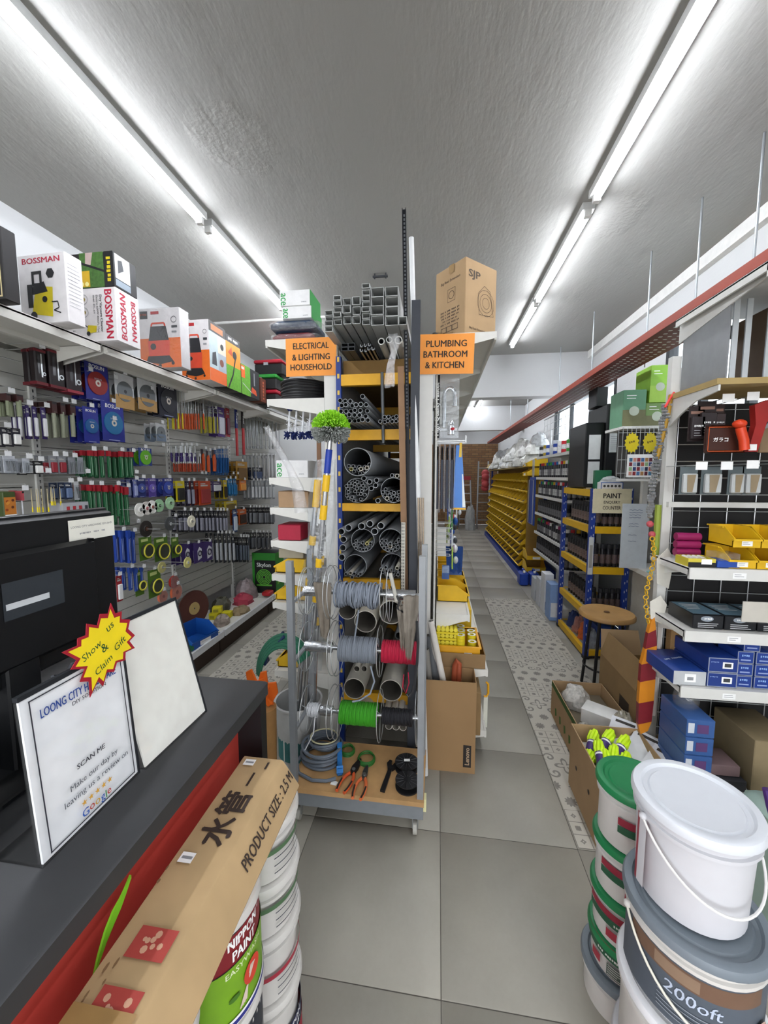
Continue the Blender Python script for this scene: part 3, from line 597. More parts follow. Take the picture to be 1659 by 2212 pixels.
# ================================================================== pipes and trunking in the middle rack: kind, x, y of the end, z, radius, colour
PIPES = [('med',-0.4,2.034,2.056,0.0126,'g'),('med',-0.5274,2.058,2.0426,0.0126,'g'),('med',-0.5015,2.066,2.0404,0.0126,'g'),('med',-0.4755,2.074,2.0411,0.0126,'g'),('med',-0.519,2.058,2.017,0.0126,'g'),('med',-0.491,2.034,2.016,0.0126,'g'),('med',-0.463,2.066,2.015,0.0126,'g'),('med',-0.435,2.034,2.014,0.0126,'g'),('med',-0.408,2.026,2.014,0.0126,'g'),('med',-0.381,2.034,2.013,0.0126,'g'),('med',-0.527,2.074,1.989,0.0126,'g'),('med',-0.499,2.074,1.989,0.0126,'g'),('med',-0.472,2.074,1.9881,0.0126,'g'),('med',-0.444,2.042,1.987,0.0126,'g'),('med',-0.416,2.05,1.987,0.0126,'g'),('med',-0.381,2.066,1.986,0.0126,'g'),('med',-0.499,2.066,1.962,0.0126,'g'),('med',-0.471,2.026,1.9621,0.0126,'g'),('med',-0.444,2.034,1.961,0.0126,'g'),('med',-0.417,2.034,1.96,0.0126,'g'),('med',-0.391,2.074,1.96,0.0126,'g'),('med',-0.4774,2.066,1.9368,0.0126,'g'),('med',-0.4514,2.074,1.936,0.0126,'g'),('med',-0.4254,2.05,1.935,0.0126,'g'),('med',-0.3994,2.026,1.935,0.0126,'g'),('med',-0.3734,2.042,1.934,0.0126,'g'),('small',-0.284,2.042,1.949,0.0102,'g'),('small',-0.2623,2.034,1.948,0.0102,'g'),('small',-0.2411,2.066,1.948,0.0102,'g'),('small',-0.2199,2.026,1.948,0.0102,'g'),('small',-0.1987,2.05,1.947,0.0102,'g'),('small',-0.309,2.05,1.927,0.0102,'g'),('small',-0.2872,2.074,1.927,0.0102,'g'),('small',-0.266,2.034,1.927,0.0102,'g'),('small',-0.2448,2.05,1.926,0.0102,'g'),('small',-0.2231,2.042,1.926,0.0102,'g'),('small',-0.2019,2.042,1.925,0.0102,'g'),('bigA',-0.4161,1.976,1.7123,0.0729,'g'),('inA',-0.4709,2.008,1.6927,0.0093,'g'),('inA',-0.4506,2.024,1.6921,0.0093,'g'),('inA',-0.4376,2.008,1.6787,0.0093,'g'),('inA',-0.4165,2.016,1.6888,0.0093,'g'),('inA',-0.3863,2.024,1.6887,0.0093,'g'),('inA',-0.4208,2.024,1.671,0.0093,'g'),('inA',-0.3804,1.976,1.6663,0.0093,'g'),('inA',-0.3592,2,1.6998,0.0093,'g'),('inA',-0.4471,2.024,1.6631,0.0093,'g'),('inA',-0.4138,2.024,1.6542,0.0093,'g'),('inA',-0.4611,2.024,1.6764,0.0099,'c'),('inA',-0.368,1.976,1.6817,0.0105,'w'),('inA',-0.4012,1.984,1.676,0.0105,'w'),('bigB',-0.4438,2.088,1.5603,0.068,'g'),('inB',-0.4464,2.04,1.6137,0.0095,'g'),('inB',-0.4426,2.024,1.5959,0.0095,'g'),('inB',-0.4285,2.024,1.6083,0.0095,'g'),('inB',-0.4104,2.056,1.602,0.0095,'g'),('inB',-0.4797,2.048,1.5999,0.0095,'g'),('inB',-0.4603,2.056,1.6017,0.0095,'g'),('inB',-0.4678,2.056,1.5849,0.0095,'g'),('inB',-0.4499,2.048,1.5795,0.0095,'g'),('inB',-0.4249,2.048,1.5903,0.0095,'g'),('inB',-0.3982,2.024,1.588,0.0095,'g'),('inB',-0.4912,2.032,1.5851,0.0095,'g'),('inB',-0.4794,2.024,1.5709,0.0095,'g'),('inB',-0.4329,2.032,1.5729,0.0095,'g'),('inB',-0.4134,2.064,1.5762,0.0095,'g'),('inB',-0.3915,2.064,1.5711,0.0095,'g'),('inB',-0.4902,2.032,1.5339,0.0095,'g'),('inB',-0.4793,2.032,1.5526,0.0095,'g'),('inB',-0.4452,2.04,1.557,0.0095,'g'),('inB',-0.406,2.032,1.56,0.0095,'g'),('inB',-0.4566,2.016,1.5256,0.0095,'g'),('inB',-0.4322,2.056,1.5434,0.0095,'g'),('inB',-0.4124,2.032,1.5429,0.0095,'g'),('inB',-0.4789,2.024,1.52,0.0095,'g'),('inB',-0.4505,2.032,1.5073,0.0095,'g'),('inB',-0.3955,2.056,1.5377,0.0095,'g'),('inB',-0.4191,2.064,1.513,0.0095,'g'),('mid',-0.395,2.034,1.6272,0.014,'g'),('mid',-0.366,2.042,1.608,0.014,'g'),('mid',-0.3315,2.066,1.6166,0.014,'g'),('mid',-0.3619,2.074,1.5725,0.014,'g'),('mid',-0.338,2.074,1.5886,0.014,'g'),('mid',-0.324,2.066,1.506,0.014,'g'),('mid',-0.1897,2.058,1.6301,0.014,'g'),('mid',-0.246,2.058,1.643,0.0102,'g'),('mid',-0.2178,2.05,1.6404,0.0108,'w'),('bigC',-0.2391,2.056,1.5638,0.068,'g'),('inC',-0.2516,2.066,1.5561,0.0102,'g'),('inC',-0.2705,2.058,1.5503,0.0102,'g'),('inC',-0.2778,2.034,1.5693,0.0102,'g'),('inC',-0.2909,2.026,1.5538,0.0102,'g'),('inC',-0.2561,2.034,1.5362,0.0102,'g'),('inC',-0.2083,2.05,1.5545,0.0102,'g'),('inC',-0.1865,2.066,1.567,0.0102,'g'),('inC',-0.2322,2.026,1.5505,0.0102,'g'),('inC',-0.2179,2.026,1.5368,0.0102,'g'),('inC',-0.1891,2.058,1.5471,0.0102,'g'),('inC',-0.2372,2.034,1.5306,0.0102,'g'),('inC',-0.1988,2.066,1.5298,0.0102,'g'),('inC',-0.2511,2.058,1.5124,0.0102,'g'),('inC',-0.2836,2.058,1.5355,0.0102,'g'),('inC',-0.2136,2.034,1.5176,0.0102,'g'),('inC',-0.2691,2.03,1.5208,0.0105,'w'),('low',-0.5205,2.026,1.3372,0.0195,'g'),('low',-0.5205,2.074,1.287,0.0195,'g'),('low',-0.5205,2.058,1.242,0.0195,'g'),('low',-0.5205,2.034,1.1935,0.0195,'g'),('low',-0.4854,2.05,1.3558,0.0195,'g'),('low',-0.407,2.026,1.3692,0.0195,'g'),('low',-0.363,2.034,1.382,0.0195,'g'),('low',-0.302,2.026,1.374,0.0195,'g'),('low',-0.336,2.026,1.342,0.0195,'g'),('bigD',-0.411,2.076,1.283,0.066,'g'),('bigD',-0.253,2.076,1.286,0.066,'g'),('bigD',-0.46,2.1,1.132,0.066,'g'),('bigD',-0.25,2.124,1.139,0.066,'g'),('inD',-0.4491,2.076,1.2802,0.0105,'g'),('inD',-0.4356,2.084,1.2638,0.0105,'g'),('inD',-0.4105,2.068,1.2717,0.0105,'g'),('inD',-0.4563,2.052,1.2606,0.0105,'g'),('inD',-0.4438,2.044,1.2445,0.0105,'g'),('inD',-0.4056,2.06,1.2327,0.0105,'g'),('inD',-0.4261,2.076,1.2347,0.0105,'g'),('inD',-0.3859,2.044,1.2391,0.0105,'g'),('inD',-0.3703,2.084,1.253,0.0105,'g'),('inD',-0.3977,2.076,1.2551,0.0105,'g'),('inD',-0.3615,2.044,1.2726,0.0105,'g'),('inD',-0.3826,2.05,1.2702,0.0105,'c'),('inE',-0.2823,2.076,1.284,0.0105,'g'),('inE',-0.3035,2.068,1.2844,0.0105,'g'),('inE',-0.253,2.044,1.2744,0.0105,'g'),('inE',-0.2109,2.076,1.2925,0.0105,'g'),('inE',-0.2043,2.06,1.2727,0.0105,'g'),('inE',-0.2247,2.076,1.2766,0.0105,'g'),('inE',-0.2987,2.044,1.2643,0.0105,'g'),('inE',-0.2864,2.044,1.2481,0.0105,'g'),('inE',-0.2747,2.044,1.2647,0.0105,'g'),('inE',-0.2371,2.076,1.2602,0.0105,'g'),('inE',-0.2135,2.06,1.2545,0.0105,'g'),('inE',-0.2288,2.06,1.2416,0.0105,'g'),('inE',-0.2477,2.044,1.2357,0.0105,'g'),('inE',-0.2692,2.052,1.2381,0.0105,'g'),('inE',-0.2571,2.074,1.254,0.0105,'w'),('inF',-0.4994,2.036,1.0988,0.0095,'g'),('inF',-0.4666,2.044,1.0808,0.0095,'g'),('inF',-0.4481,2.084,1.0818,0.0095,'g'),('inF',-0.4172,2.036,1.1031,0.0095,'g'),('inF',-0.4849,2.076,1.0868,0.0095,'g'),('inF',-0.4309,2.044,1.0894,0.0095,'g'),('inF',-0.4574,2.06,1.0977,0.0095,'g'),('inF',-0.4761,2.048,1.1032,0.0095,'w'),('inG',-0.2795,2.058,1.139,0.0105,'g'),('inG',-0.3004,2.026,1.1348,0.0105,'g'),('inG',-0.2812,2.066,1.0993,0.0105,'g'),('inG',-0.2945,2.042,1.115,0.0105,'g'),('inG',-0.2746,2.05,1.1189,0.0105,'g'),('inG',-0.2494,2.05,1.1279,0.0105,'g'),('inG',-0.2136,2.026,1.1454,0.0105,'w'),('inG',-0.2005,2.05,1.1287,0.0105,'g'),('inG',-0.236,2.058,1.1114,0.0105,'g'),('inG',-0.2214,2.066,1.1261,0.0105,'g'),('inG',-0.2421,2.058,1.0891,0.0105,'g'),('inG',-0.2633,2.034,1.0902,0.0105,'g'),('inG',-0.2087,2.026,1.1099,0.0105,'g'),]
TRUNK = [(-0.568, 2.474, 0.045, 0.029), (-0.568, 2.446, 0.045, 0.029), (-0.568, 2.42, 0.046, 0.029), (-0.569, 2.393, 0.045, 0.029), (-0.52, 2.54, 0.043, 0.026), (-0.52, 2.514, 0.043, 0.028), (-0.521, 2.486, 0.044, 0.029), (-0.522, 2.458, 0.043, 0.029), (-0.522, 2.428, 0.043, 0.033), (-0.472, 2.524, 0.045, 0.043), (-0.472, 2.482, 0.045, 0.045), (-0.472, 2.436, 0.046, 0.047), (-0.423, 2.522, 0.045, 0.043), (-0.423, 2.478, 0.045, 0.045), (-0.424, 2.433, 0.045, 0.047), (-0.373, 2.59, 0.043, 0.027), (-0.373, 2.562, 0.043, 0.03), (-0.373, 2.534, 0.043, 0.029), (-0.373, 2.506, 0.043, 0.029), (-0.374, 2.478, 0.044, 0.028), (-0.374, 2.45, 0.044, 0.029), (-0.374, 2.421, 0.043, 0.031), (-0.315, 2.56, 0.069, 0.048), (-0.315, 2.514, 0.069, 0.049), (-0.315, 2.468, 0.069, 0.048), (-0.314, 2.421, 0.07, 0.05), (-0.242, 2.556, 0.069, 0.048), (-0.242, 2.51, 0.069, 0.048), (-0.242, 2.464, 0.07, 0.048), (-0.242, 2.417, 0.07, 0.049), (-0.186, 2.411, 0.04, 0.044)]
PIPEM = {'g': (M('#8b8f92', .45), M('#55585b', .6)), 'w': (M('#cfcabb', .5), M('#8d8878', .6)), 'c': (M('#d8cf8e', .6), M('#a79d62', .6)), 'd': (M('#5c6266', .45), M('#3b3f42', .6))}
PLAB = {'med': ('grey conduit in the stacked bundle on the middle yellow beam', 'conduits on the middle beam'), 'small': ('thin grey conduit in the small flat bundle on the middle yellow beam', 'thin conduits on the middle beam'),
        'bigA': ('wide pale grey drain pipe on top of the pipe pile', None), 'inA': ('thin pipe stored inside the wide pale drain pipe', 'pipes inside the wide drain pipe'),
        'bigB': ('wide grey pipe stuffed full of thin pipes under the wide drain pipe', None), 'inB': ('thin grey pipe in the bundle stuffed into the lower wide pipe', 'pipes in the full wide pipe'),
        'mid': ('medium grey pipe lying between the wide pipes above the lower yellow beam', 'medium pipes between the wide pipes'), 'bigC': ('wide grey pipe beside the wooden strip, half full of thin pipes', None), 'inC': ('thin grey pipe stored in the wide pipe beside the wooden strip', 'pipes in the wide pipe by the strip'),
        'low': ('thick walled grey pipe sticking out below the lower yellow beam', 'thick pipes below the lower beam'), 'inD': ('thin pipe stored inside the middle wide pipe below the yellow beam', 'pipes in the middle low pipe'),
        'inE': ('thin pipe stored in the wide low pipe beside the slotted angle', 'pipes in the low pipe by the angle'), 'inF': ('thin pipe in the lowest wide pipe behind the top wire reel', 'pipes in the lowest wide pipe'), 'inG': ('short grey pipe jutting out above the top wire reel', 'pipes above the top reel')}
BIGD = iter(('wide empty-mouthed grey pipe below the lower yellow beam', 'wide grey pipe of thin pipes beside the white slotted angle', 'lowest wide grey pipe with a dark mouth behind the reel', 'wide grey pipe end behind the top of the reel trolley'))
_pm = {}
for kind, x, y, z, rad, c in PIPES:
    big = kind.startswith('big'); key = (round(rad * (1 if big else 500)) if not big else rad, c, big)
    L = 2.3 if big else 2.35 if kind in ('med', 'small', 'mid', 'low') else 1.4
    if key + (L,) not in _pm:
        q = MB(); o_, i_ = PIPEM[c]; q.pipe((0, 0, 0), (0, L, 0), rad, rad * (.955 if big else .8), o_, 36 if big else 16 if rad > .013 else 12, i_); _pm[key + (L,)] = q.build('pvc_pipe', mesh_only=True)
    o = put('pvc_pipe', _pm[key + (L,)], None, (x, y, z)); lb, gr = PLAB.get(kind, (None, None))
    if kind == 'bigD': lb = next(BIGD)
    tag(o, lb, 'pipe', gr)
TRM = M('#a9aba9', .5); TRI = M('#77797a', .6); _tm = {}
for k, (x, z, w, h) in enumerate(TRUNK):
    w -= .003; h -= .003; key = (round(w, 2), round(h, 2))
    if key not in _tm:
        w_, h_ = w, h; t = .0028; q = MB(); L = 2.4
        q.box(-w / 2, 0, -h / 2, w / 2, L, -h / 2 + t, TRM).box(-w / 2, 0, h / 2 - t, w / 2, L, h / 2, TRM).box(-w / 2, 0, -h / 2, -w / 2 + t, L, h / 2, TRM).box(w / 2 - t, 0, -h / 2, w / 2, L, h / 2, TRM).box(-w / 2 + t, 1.2, -h / 2 + t, w / 2 - t, 1.21, h / 2 - t, TRI)
        _tm[key] = q.build('cable_trunking', mesh_only=True)
    cx = [c for c in (-.58, -.53, -.48, -.43, -.375, -.31, -.24, -.17)]
    o = put('cable_trunking', _tm[key], None, (x, 2.0 + random.uniform(-.012, .012), z))
    ci = sum(1 for q_ in sorted(set(round(t[0], 2) for t in TRUNK)) if q_ < round(x, 2)); ri = sum(1 for t in TRUNK if round(t[0], 2) == round(x, 2) and t[1] < z)
    tag(o, '%s trunking from the bottom in the %s column counted from the bagged cloth' % (ORD[ri], ORD[ci]), 'trunking', 'stacked cable trunking')
# thin steel tubes and bagged pipes under the trunking
q = MB(); w, h, t = .034, .018, .0016
for a in ((-w / 2, -h / 2, w / 2, -h / 2 + t), (-w / 2, h / 2 - t, w / 2, h / 2), (-w / 2, -h / 2, -w / 2 + t, h / 2), (w / 2 - t, -h / 2, w / 2, h / 2)): q.box(a[0], 0, a[1], a[2], 2.3, a[3], M('#4a4c4e', .4, .6))
tube = q.build('steel_tube', mesh_only=True)
for n_, (i, j) in enumerate(((0, 0), (1, 0), (0, 1), (1, 1))): tag(put('steel_tube', tube, None, (-.49 + i * .036, 2.02, 2.296 + j * .02)), '%s dark square steel tube of the four under the trunking' % ('lower', 'lower', 'upper', 'upper')[n_] + (' beside the blue upright' if not i else ' beside the small profiles'), 'steel tube', 'square steel tubes')
for k in range(7): 
    q = MB(); s = random.uniform(.006, .009); x = -.405 + (k % 4) * .022; z = 2.291 + (k // 4) * .024
    q.box(-s, 0, -s, s, 2.2, -s * .6, STEEL).box(-s, 0, -s, -s * .6, 2.2, s, STEEL).box(s * .5, 0, -s, s, 2.2, s * .4, DSTEEL)
    tag(q.build('aluminium_profile', None, (x, 2.03 + random.uniform(-.02, .02), z)), 'thin aluminium channel profile lying beside the bagged pipes', 'profile', 'aluminium profiles under the trunking')
for k, (x, z, r_) in enumerate(((-.292, 2.312, .017), (-.252, 2.318, .016), (-.205, 2.314, .02))):
    lb = ('capped pale pipe beside the aluminium profiles', 'bagged pale pipe under the trunking, middle one', 'bagged pale pipe under the trunking beside the dark channel')[k]
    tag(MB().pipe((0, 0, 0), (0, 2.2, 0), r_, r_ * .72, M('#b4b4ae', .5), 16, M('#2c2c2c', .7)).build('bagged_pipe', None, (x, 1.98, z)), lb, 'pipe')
def crumple(name, label, cat, pts, rad, mat, seed=0, n=12, flat=.5):
    """a crumpled tube of film that follows pts"""
    random.seed(seed); vs = []; fs = []; L = len(pts)
    for k, p in enumerate(pts):
        for i in range(n):
            t = 2 * math.pi * i / n; q = (rad[k] if isinstance(rad, (list, tuple)) else rad) * random.uniform(.65, 1.2)
            vs.append((p[0] + q * math.cos(t), p[1] + q * flat * math.sin(t), p[2] + random.uniform(-.006, .006)))
    for k in range(L - 1):
        for i in range(n): j = (i + 1) % n; fs.append((k * n + i, k * n + j, k * n + n + j, k * n + n + i))
    return tag(MB().add(vs, fs, mat).build(name, smooth=25), label, cat)
crumple('plastic_sleeve', 'clear plastic sleeve hanging off the bagged pipes', 'plastic bag', [(-.235, 1.965, 2.335), (-.22, 1.945, 2.3), (-.222, 1.93, 2.24), (-.235, 1.925, 2.18), (-.243, 1.925, 2.11), (-.245, 1.925, 2.075)], [.03, .026, .02, .022, .026, .03], BAG, 4)
# ------------------------------------------------------------------ pipe rack
r = root('pipe_rack', 'boltless rack with blue uprights and yellow beams holding grey pipes', 'rack', (0, 0, 0)); UPB = M('#1c3680', .45)
for x in (-.558, -.14):
    for y in (2.145, 4.4):
        q = MB().box(x - .014, y, 0, x + .014, y + .03, 2.3, UPB)
        u = q.build('upright', r); s = MB()
        for k in range(24): s.box(x - .006, y - .0012, .2 + k * .09, x + .006, y, .225 + k * .09, M('#d9b54a', .5))
        tag(s.build('slot', u), kind='stuff')
for k, (z, hh) in enumerate(((2.14, .06), (1.84, .057), (1.44, .044), (.99, .055), (.3, .055))):
    for y in (2.145, 3.2, 4.38): MB().box(-.543, y, z, -.155, y + .035, z + hh, M('#d7a01d', .5)).build('beam', r)
MB().box(-.54, 2.19, 2.2, -.157, 4.38, 2.285, M('#7b5f34', .8)).build('deck', r)
for y in (2.55, 4.3): MB().box(-.62, y, 2.345, -.02, y + .03, 2.376, M('#7c8084', .5)).build('top_bar', r)
# ================================================================== centre gondola
r = root('gondola_shelving', 'double sided white gondola shelving with orange aisle signs', 'shelving', (0, 0, 0)); GW = M('#d9d7d0', .45, var=.03)
MB().box(-.657, 2.2, 0, -.577, 2.235, 2.4, GW).build('post', r); MB().box(-.112, 2.2, 0, -.036, 2.235, 2.4, GW).build('post', r)
for y in (4.3, 6.35): MB().box(-.657, y, 0, -.617, y + .04, 2.4, GW).build('post', r); MB().box(-.06, y, 0, -.002, y + .04, 2.4, GW).build('post', r)
MB().box(-.625, 2.24, .1, -.615, 6.35, 2.38, M('#c9c8c2', .6)).build('back_panel', r); MB().box(-.02, 2.24, .1, -.01, 6.35, 2.38, M('#c9c8c2', .6)).build('back_panel', r)
def shelf(par, x0, x1, y0, y1, z, m=GW, name='shelf', lip='l'):
    q = MB().box(x0, y0, z - .006, x1, y1, z, m)
    lx = x0 if lip == 'l' else x1 - .012
    q.box(lx, y0, z - .038, lx + .012, y1, z + .004, m)
    o = q.build(name, par)
    xs = sorted((x0, x1)); b = MB()
    a, c = (x1, x0) if lip == 'l' else (x0, x1)
    d = -1 if lip == 'l' else 1
    pts = [(a, z - .095), (a, z + .004), (c, z + .004), (c, z - .028), (c - d * .05, z - .04)]
    T = frame((0, y0, 0), (1, 0, 0), (0, 0, 1))
    MB(T).prism(pts, -.003, .003, m).build('bracket', o)
    return o
for z in (2.42, 2.085, 1.625, 1.445, 1.245, 1.035, .86, .42, .14): shelf(r, -1.005, -.657, 2.2, 3.6, z)
for z in (2.405, .515, .14): shelf(r, -.002, .3, 2.2, 6.35, z, lip='r')
for y in (2.9, 3.6, 4.3, 5.0): MB(frame((0, y, 0), (1, 0, 0), (0, 0, 1))).prism([(0, 2.29), (0, 2.4), (.3, 2.4), (.3, 2.375), (.24, 2.36)], -.003, .003, GW).build('bracket', r)
for z in (.8,): shelf(r, -.002, .2, 2.3, 6.35, z, lip='r')
# ---- aisle signs: A4 sheets taped to the posts
SIGNO = M('#ef9a45', .7, var=.02)
def sign(label, x, z, rows, w=.3, h=.212, tilt=0):
    o = MB().box(-w / 2, -.001, -h / 2, w / 2, 0, h / 2, SIGNO).build('aisle_sign', None, (x, 2.196, z)); o.rotation_euler = (0, R(tilt), 0); tag(o, label, 'sign')
    p = Print(frame((0, -.0012, 0), (1, 0, 0), (0, 0, 1)))
    for s, u, v, tw in rows: p.text(s, u, v, INK, w=tw, h=.034, bold=.02)
    p.build('lettering', o)
sign('orange aisle sign reading electrical, lighting and household', -.731, 2.318, [('ELECTRICAL', .0, .062, .21), ('& LIGHTING', 0, .0, .222), ('HOUSEHOLD', .0, -.056, .244)], tilt=.3)
sign('orange aisle sign reading plumbing, bathroom and kitchen', .033, 2.302, [('PLUMBING', .0, .055, .217), ('BATHROOM', -.004, -.001, .235), ('& KITCHEN', -.006, -.058, .208)], tilt=1.2)
# ---- goods on the left hand shelves
def acebox(label, loc, size, green_side=True, rz=0):
    o = boxed('white_carton', label, 'box', loc, size, M('#e2e1e0', .6), rz); sx, sy, sz = size
    p = Print(face(sx, sy, sz, 'front')); GRN = M('#2f9a4c', .6)
    p.text('ace', .022, sz * .45, GRN, h=.03, w=sz * .75, rot=-90, bold=.03); p.text('Viospa', sx * .8, sz * .22, GREY, w=.03); p.build('lettering', o)
    if green_side: p = Print(face(sx, sy, sz, 'right')); p.rect(.0, .0, sy, sz, M('#2f8f3f', .6)); p.build('green_side', o)
acebox('topmost white box with green end on the bagged cloth', (-.845, 2.36, 2.632), (.185, .2, .088))
acebox('lower white box with green end standing on the bagged cloth', (-.835, 2.36, 2.56), (.18, .2, .07))
def bagged(label, loc, w, d, h, col, seed):
    r_ = root('bagged_cloth', label, 'bag', loc); random.seed(seed)
    q = MB(); n, m_ = 10, 5; vs = []; fs = []
    MB().cbox(-w / 2, -d / 2, .004, w / 2, d / 2, h, M(col, .8), .02).build('folded_cloth', r_)
    for i in range(n + 1):
        for j in range(12):
            t = 2 * math.pi * j / 12; k = 1.0 if 0 < i < n else .5
            vs.append((-w / 2 - .03 + (w + .07) * i / n, (d / 2 + .012) * math.cos(t) * k * random.uniform(.97, 1.04), h * .5 + max(-h * .5, (h * .62) * math.sin(t) * k * random.uniform(.9, 1.15))))
    for i in range(n):
        for j in range(12): a = i * 12 + j; b = i * 12 + (j + 1) % 12; fs.append((a, b, b + 12, a + 12))
    q.add(vs, fs, BAG).build('plastic_wrap', r_, smooth=30)
bagged('navy cloth pack in a clear bag under the white boxes', (-.86, 2.36, 2.486), .28, .22, .066, '#22364f', 1)
bagged('dark red cloth pack in a clear bag on the top shelf', (-.86, 2.36, 2.426), .26, .22, .055, '#7e2430', 2)
q = MB()
for k in range(7):
    pts = []
    for i in range(40): t = 2 * math.pi * i / 40; pts.append((.155 * math.cos(t) * (1 - .02 * (k % 3)), .17 * math.sin(t), .014 + k * .0165 + .004 * math.sin(2 * t + k)))
    q.path(pts, .0125, M('#141416', .5), 8, True)
tag(q.build('hose_coil', None, (-.83, 2.42, 2.09)), 'thick black hose coil on the second shelf behind the electrical sign', 'hose')
acebox('white box with green lettering beside the duster pole', (-.87, 2.32, 1.628), (.2, .2, .105), False)
boxed('cardboard_box', 'plain brown cardboard box on the shelf below the lettered white box', 'box', (-.865, 2.31, 1.448), (.19, .18, .1), M('#a98a6a', .8))
boxed('red_box', 'crimson red box on the shelf below the brown box', 'box', (-.895, 2.31, 1.248), (.145, .18, .095), M('#a8203a', .6))
boxed('egg_crate_pack', 'beige ribbed carton pack above the upper yellow bin', 'box', (-.9, 2.36, 1.038), (.16, .22, .06), M('#a89f8a', .8))
def bin_(name, label, loc, w, d, h, mat, rz=0, group=None, front=.45):
    """open-fronted stacking bin: floor, back, sloped sides, low front lip"""
    o = MB(); t = .004
    sp = [(-d / 2, 0), (d / 2, 0), (d / 2, h), (-d / 2 + d * .38, h), (-d / 2 - .01, h * front), (-d / 2, h * front * .55)]
    T1 = frame((-w / 2, 0, 0), (0, 1, 0), (0, 0, 1)); T2 = frame((w / 2 - t, 0, 0), (0, 1, 0), (0, 0, 1))
    MBx = MB(); MBx.T = T1; MBx.prism(sp, 0, t, mat); MBx.T = T2; MBx.prism(sp, 0, t, mat); MBx.T = Matrix()
    MBx.box(-w / 2, -d / 2, 0, w / 2, d / 2, t, mat).box(-w / 2, d / 2 - t, 0, w / 2, d / 2, h, mat).box(-w / 2, -d / 2 - .004, 0, w / 2, -d / 2 + t, h * front, mat).box(-w / 2 - .004, -d / 2 - .012, h * front - .008, w / 2 + .004, -d / 2 + .004, h * front, mat)
    MBx.box(-w / 2 - .006, -d / 2 + d * .38, h - .006, -w / 2, d / 2 + .004, h, mat).box(w / 2, -d / 2 + d * .38, h - .006, w / 2 + .006, d / 2 + .004, h, mat)
    o = MBx.build(name, None, loc, rz); tag(o, label, 'bin', group)
    p = Print(frame((-w / 2, -d / 2 - .0045, 0), (1, 0, 0), (0, 0, 1))); p.rect(w * .3, h * .08, w * .7, h * front * .75, PAPER); p.lines(w * .34, h * front * .6, w * .66, 2, .006, GREY, .002); p.build('price_label', o)
    return o
bin_('storage_bin', 'upper yellow storage bin on the end shelf beside the boxed coil carton', (-.9, 2.32, 1.04), .15, .2, .088, BINY, R(-90)).location.z = 1.04
bpy.data.objects['egg_crate_pack'].location.z = 1.13; 
bin_('storage_bin', 'middle yellow storage bin on the end shelf behind the grey tube', (-.9, 2.32, .865), .15, .2, .095, BINY, R(-90))
bin_('storage_bin', 'lowest yellow storage bin on the end shelf near the floor', (-.9, 2.32, .425), .15, .2, .1, BINY, R(-90))
# blue and white brushes on a hook
for k in range(5):
    r_ = root('scrub_brush', '%s blue and white brush hanging under the hose shelf' % ('leftmost', 'second', 'middle', 'fourth', 'rightmost')[k], 'brush', (-.895 + k * .043, 2.24, 1.9), group='brushes under the hose shelf')
    MB().cyl((0, 0, .0), (.012, 0, .125), .006, M('#e1e2e6', .4), 8).build('handle', r_)
    q = MB(); q.ball((.014, 0, .138), .019, M('#16245c', .5), 8, 5, (1, 1, .8)); q.build('grip_cap', r_)
    q = MB(); random.seed(k)
    for i in range(34): a = random.uniform(0, 6.28); q.cyl((-.003, 0, -.005), (-.003 + .024 * math.cos(a) * random.uniform(.4, 1), .024 * math.sin(a), random.uniform(-.045, .005)), .0035, M('#16245c', .6), 4)
    q.build('bristles', r_)
    q = MB()
    for i in range(20): a = random.uniform(0, 6.28); z = random.uniform(.03, .08); q.cyl((.006, 0, z), (.006 + .018 * math.cos(a), .018 * math.sin(a), z + random.uniform(-.02, .02)), .002, M('#d9dadd', .6), 4)
    q.build('white_tuft', r_)
MB_ = MB().cyl((-.91, 2.23, 2.048), (-.70, 2.23, 2.048), .003, WIRE, 6); tag(MB_.build('hanging_rail'), 'thin wire rail holding the blue brushes under the shelf', 'rail')
# ---- boxed reel on the right hand top shelf
o = boxed('reel_carton', 'tall brown reel extension carton on top of the plumbing shelf', 'carton', (.145, 2.395, 2.409), (.255, .235, .405), KRAFT, R(43)); CI = M('#4a3c2e', .7)
p = Print(face(.255, .235, .405, 'front')); p.text('SJP', .07, .325, CI, w=.09, h=.05, bold=.05); p.text('Big Reel Extension', .10, .045, CI, w=.13, bold=.01)
for k in range(3): p.annulus(.165, .2, .07 - k * .02, .068 - k * .02, CI, 24)
p.line([(.11, .13), (.1, .24), (.15, .29), (.2, .27), (.23, .14), (.11, .13)], .002, CI); p.build('printed_design', o)
p = Print(face(.255, .235, .405, 'left')); p.text('Big Reel Extension', .12, .325, CI, w=.15, bold=.01); p.frame(.1, .21, .16, .28, .002, CI); p.annulus(.13, .245, .022, .019, CI)
for k in range(5): p.text('QTY 2 PCS SIZE CM', .12, .165 - k * .017, CI, w=.13 + random.uniform(-.02, .02), bold=0)
for k in range(3): p.frame(.05 + k * .045, .05, .095 + k * .045, .08, .003, CI)
p.rect(.11, .36, .15, .405, M('#937444', .35)); p.rect(.11, .0, .15, .04, M('#937444', .35)); p.build('printed_design', o)
tag(MB().lathe([(0, 0), (.02, 0), (.022, .01), (.018, .04), (.012, .045), (0, .045)], DGREY, 14).build('valve_knob', None, (-.03, 2.3, 2.406)), 'small dark knob on the shelf beside the tall reel carton', 'knob')
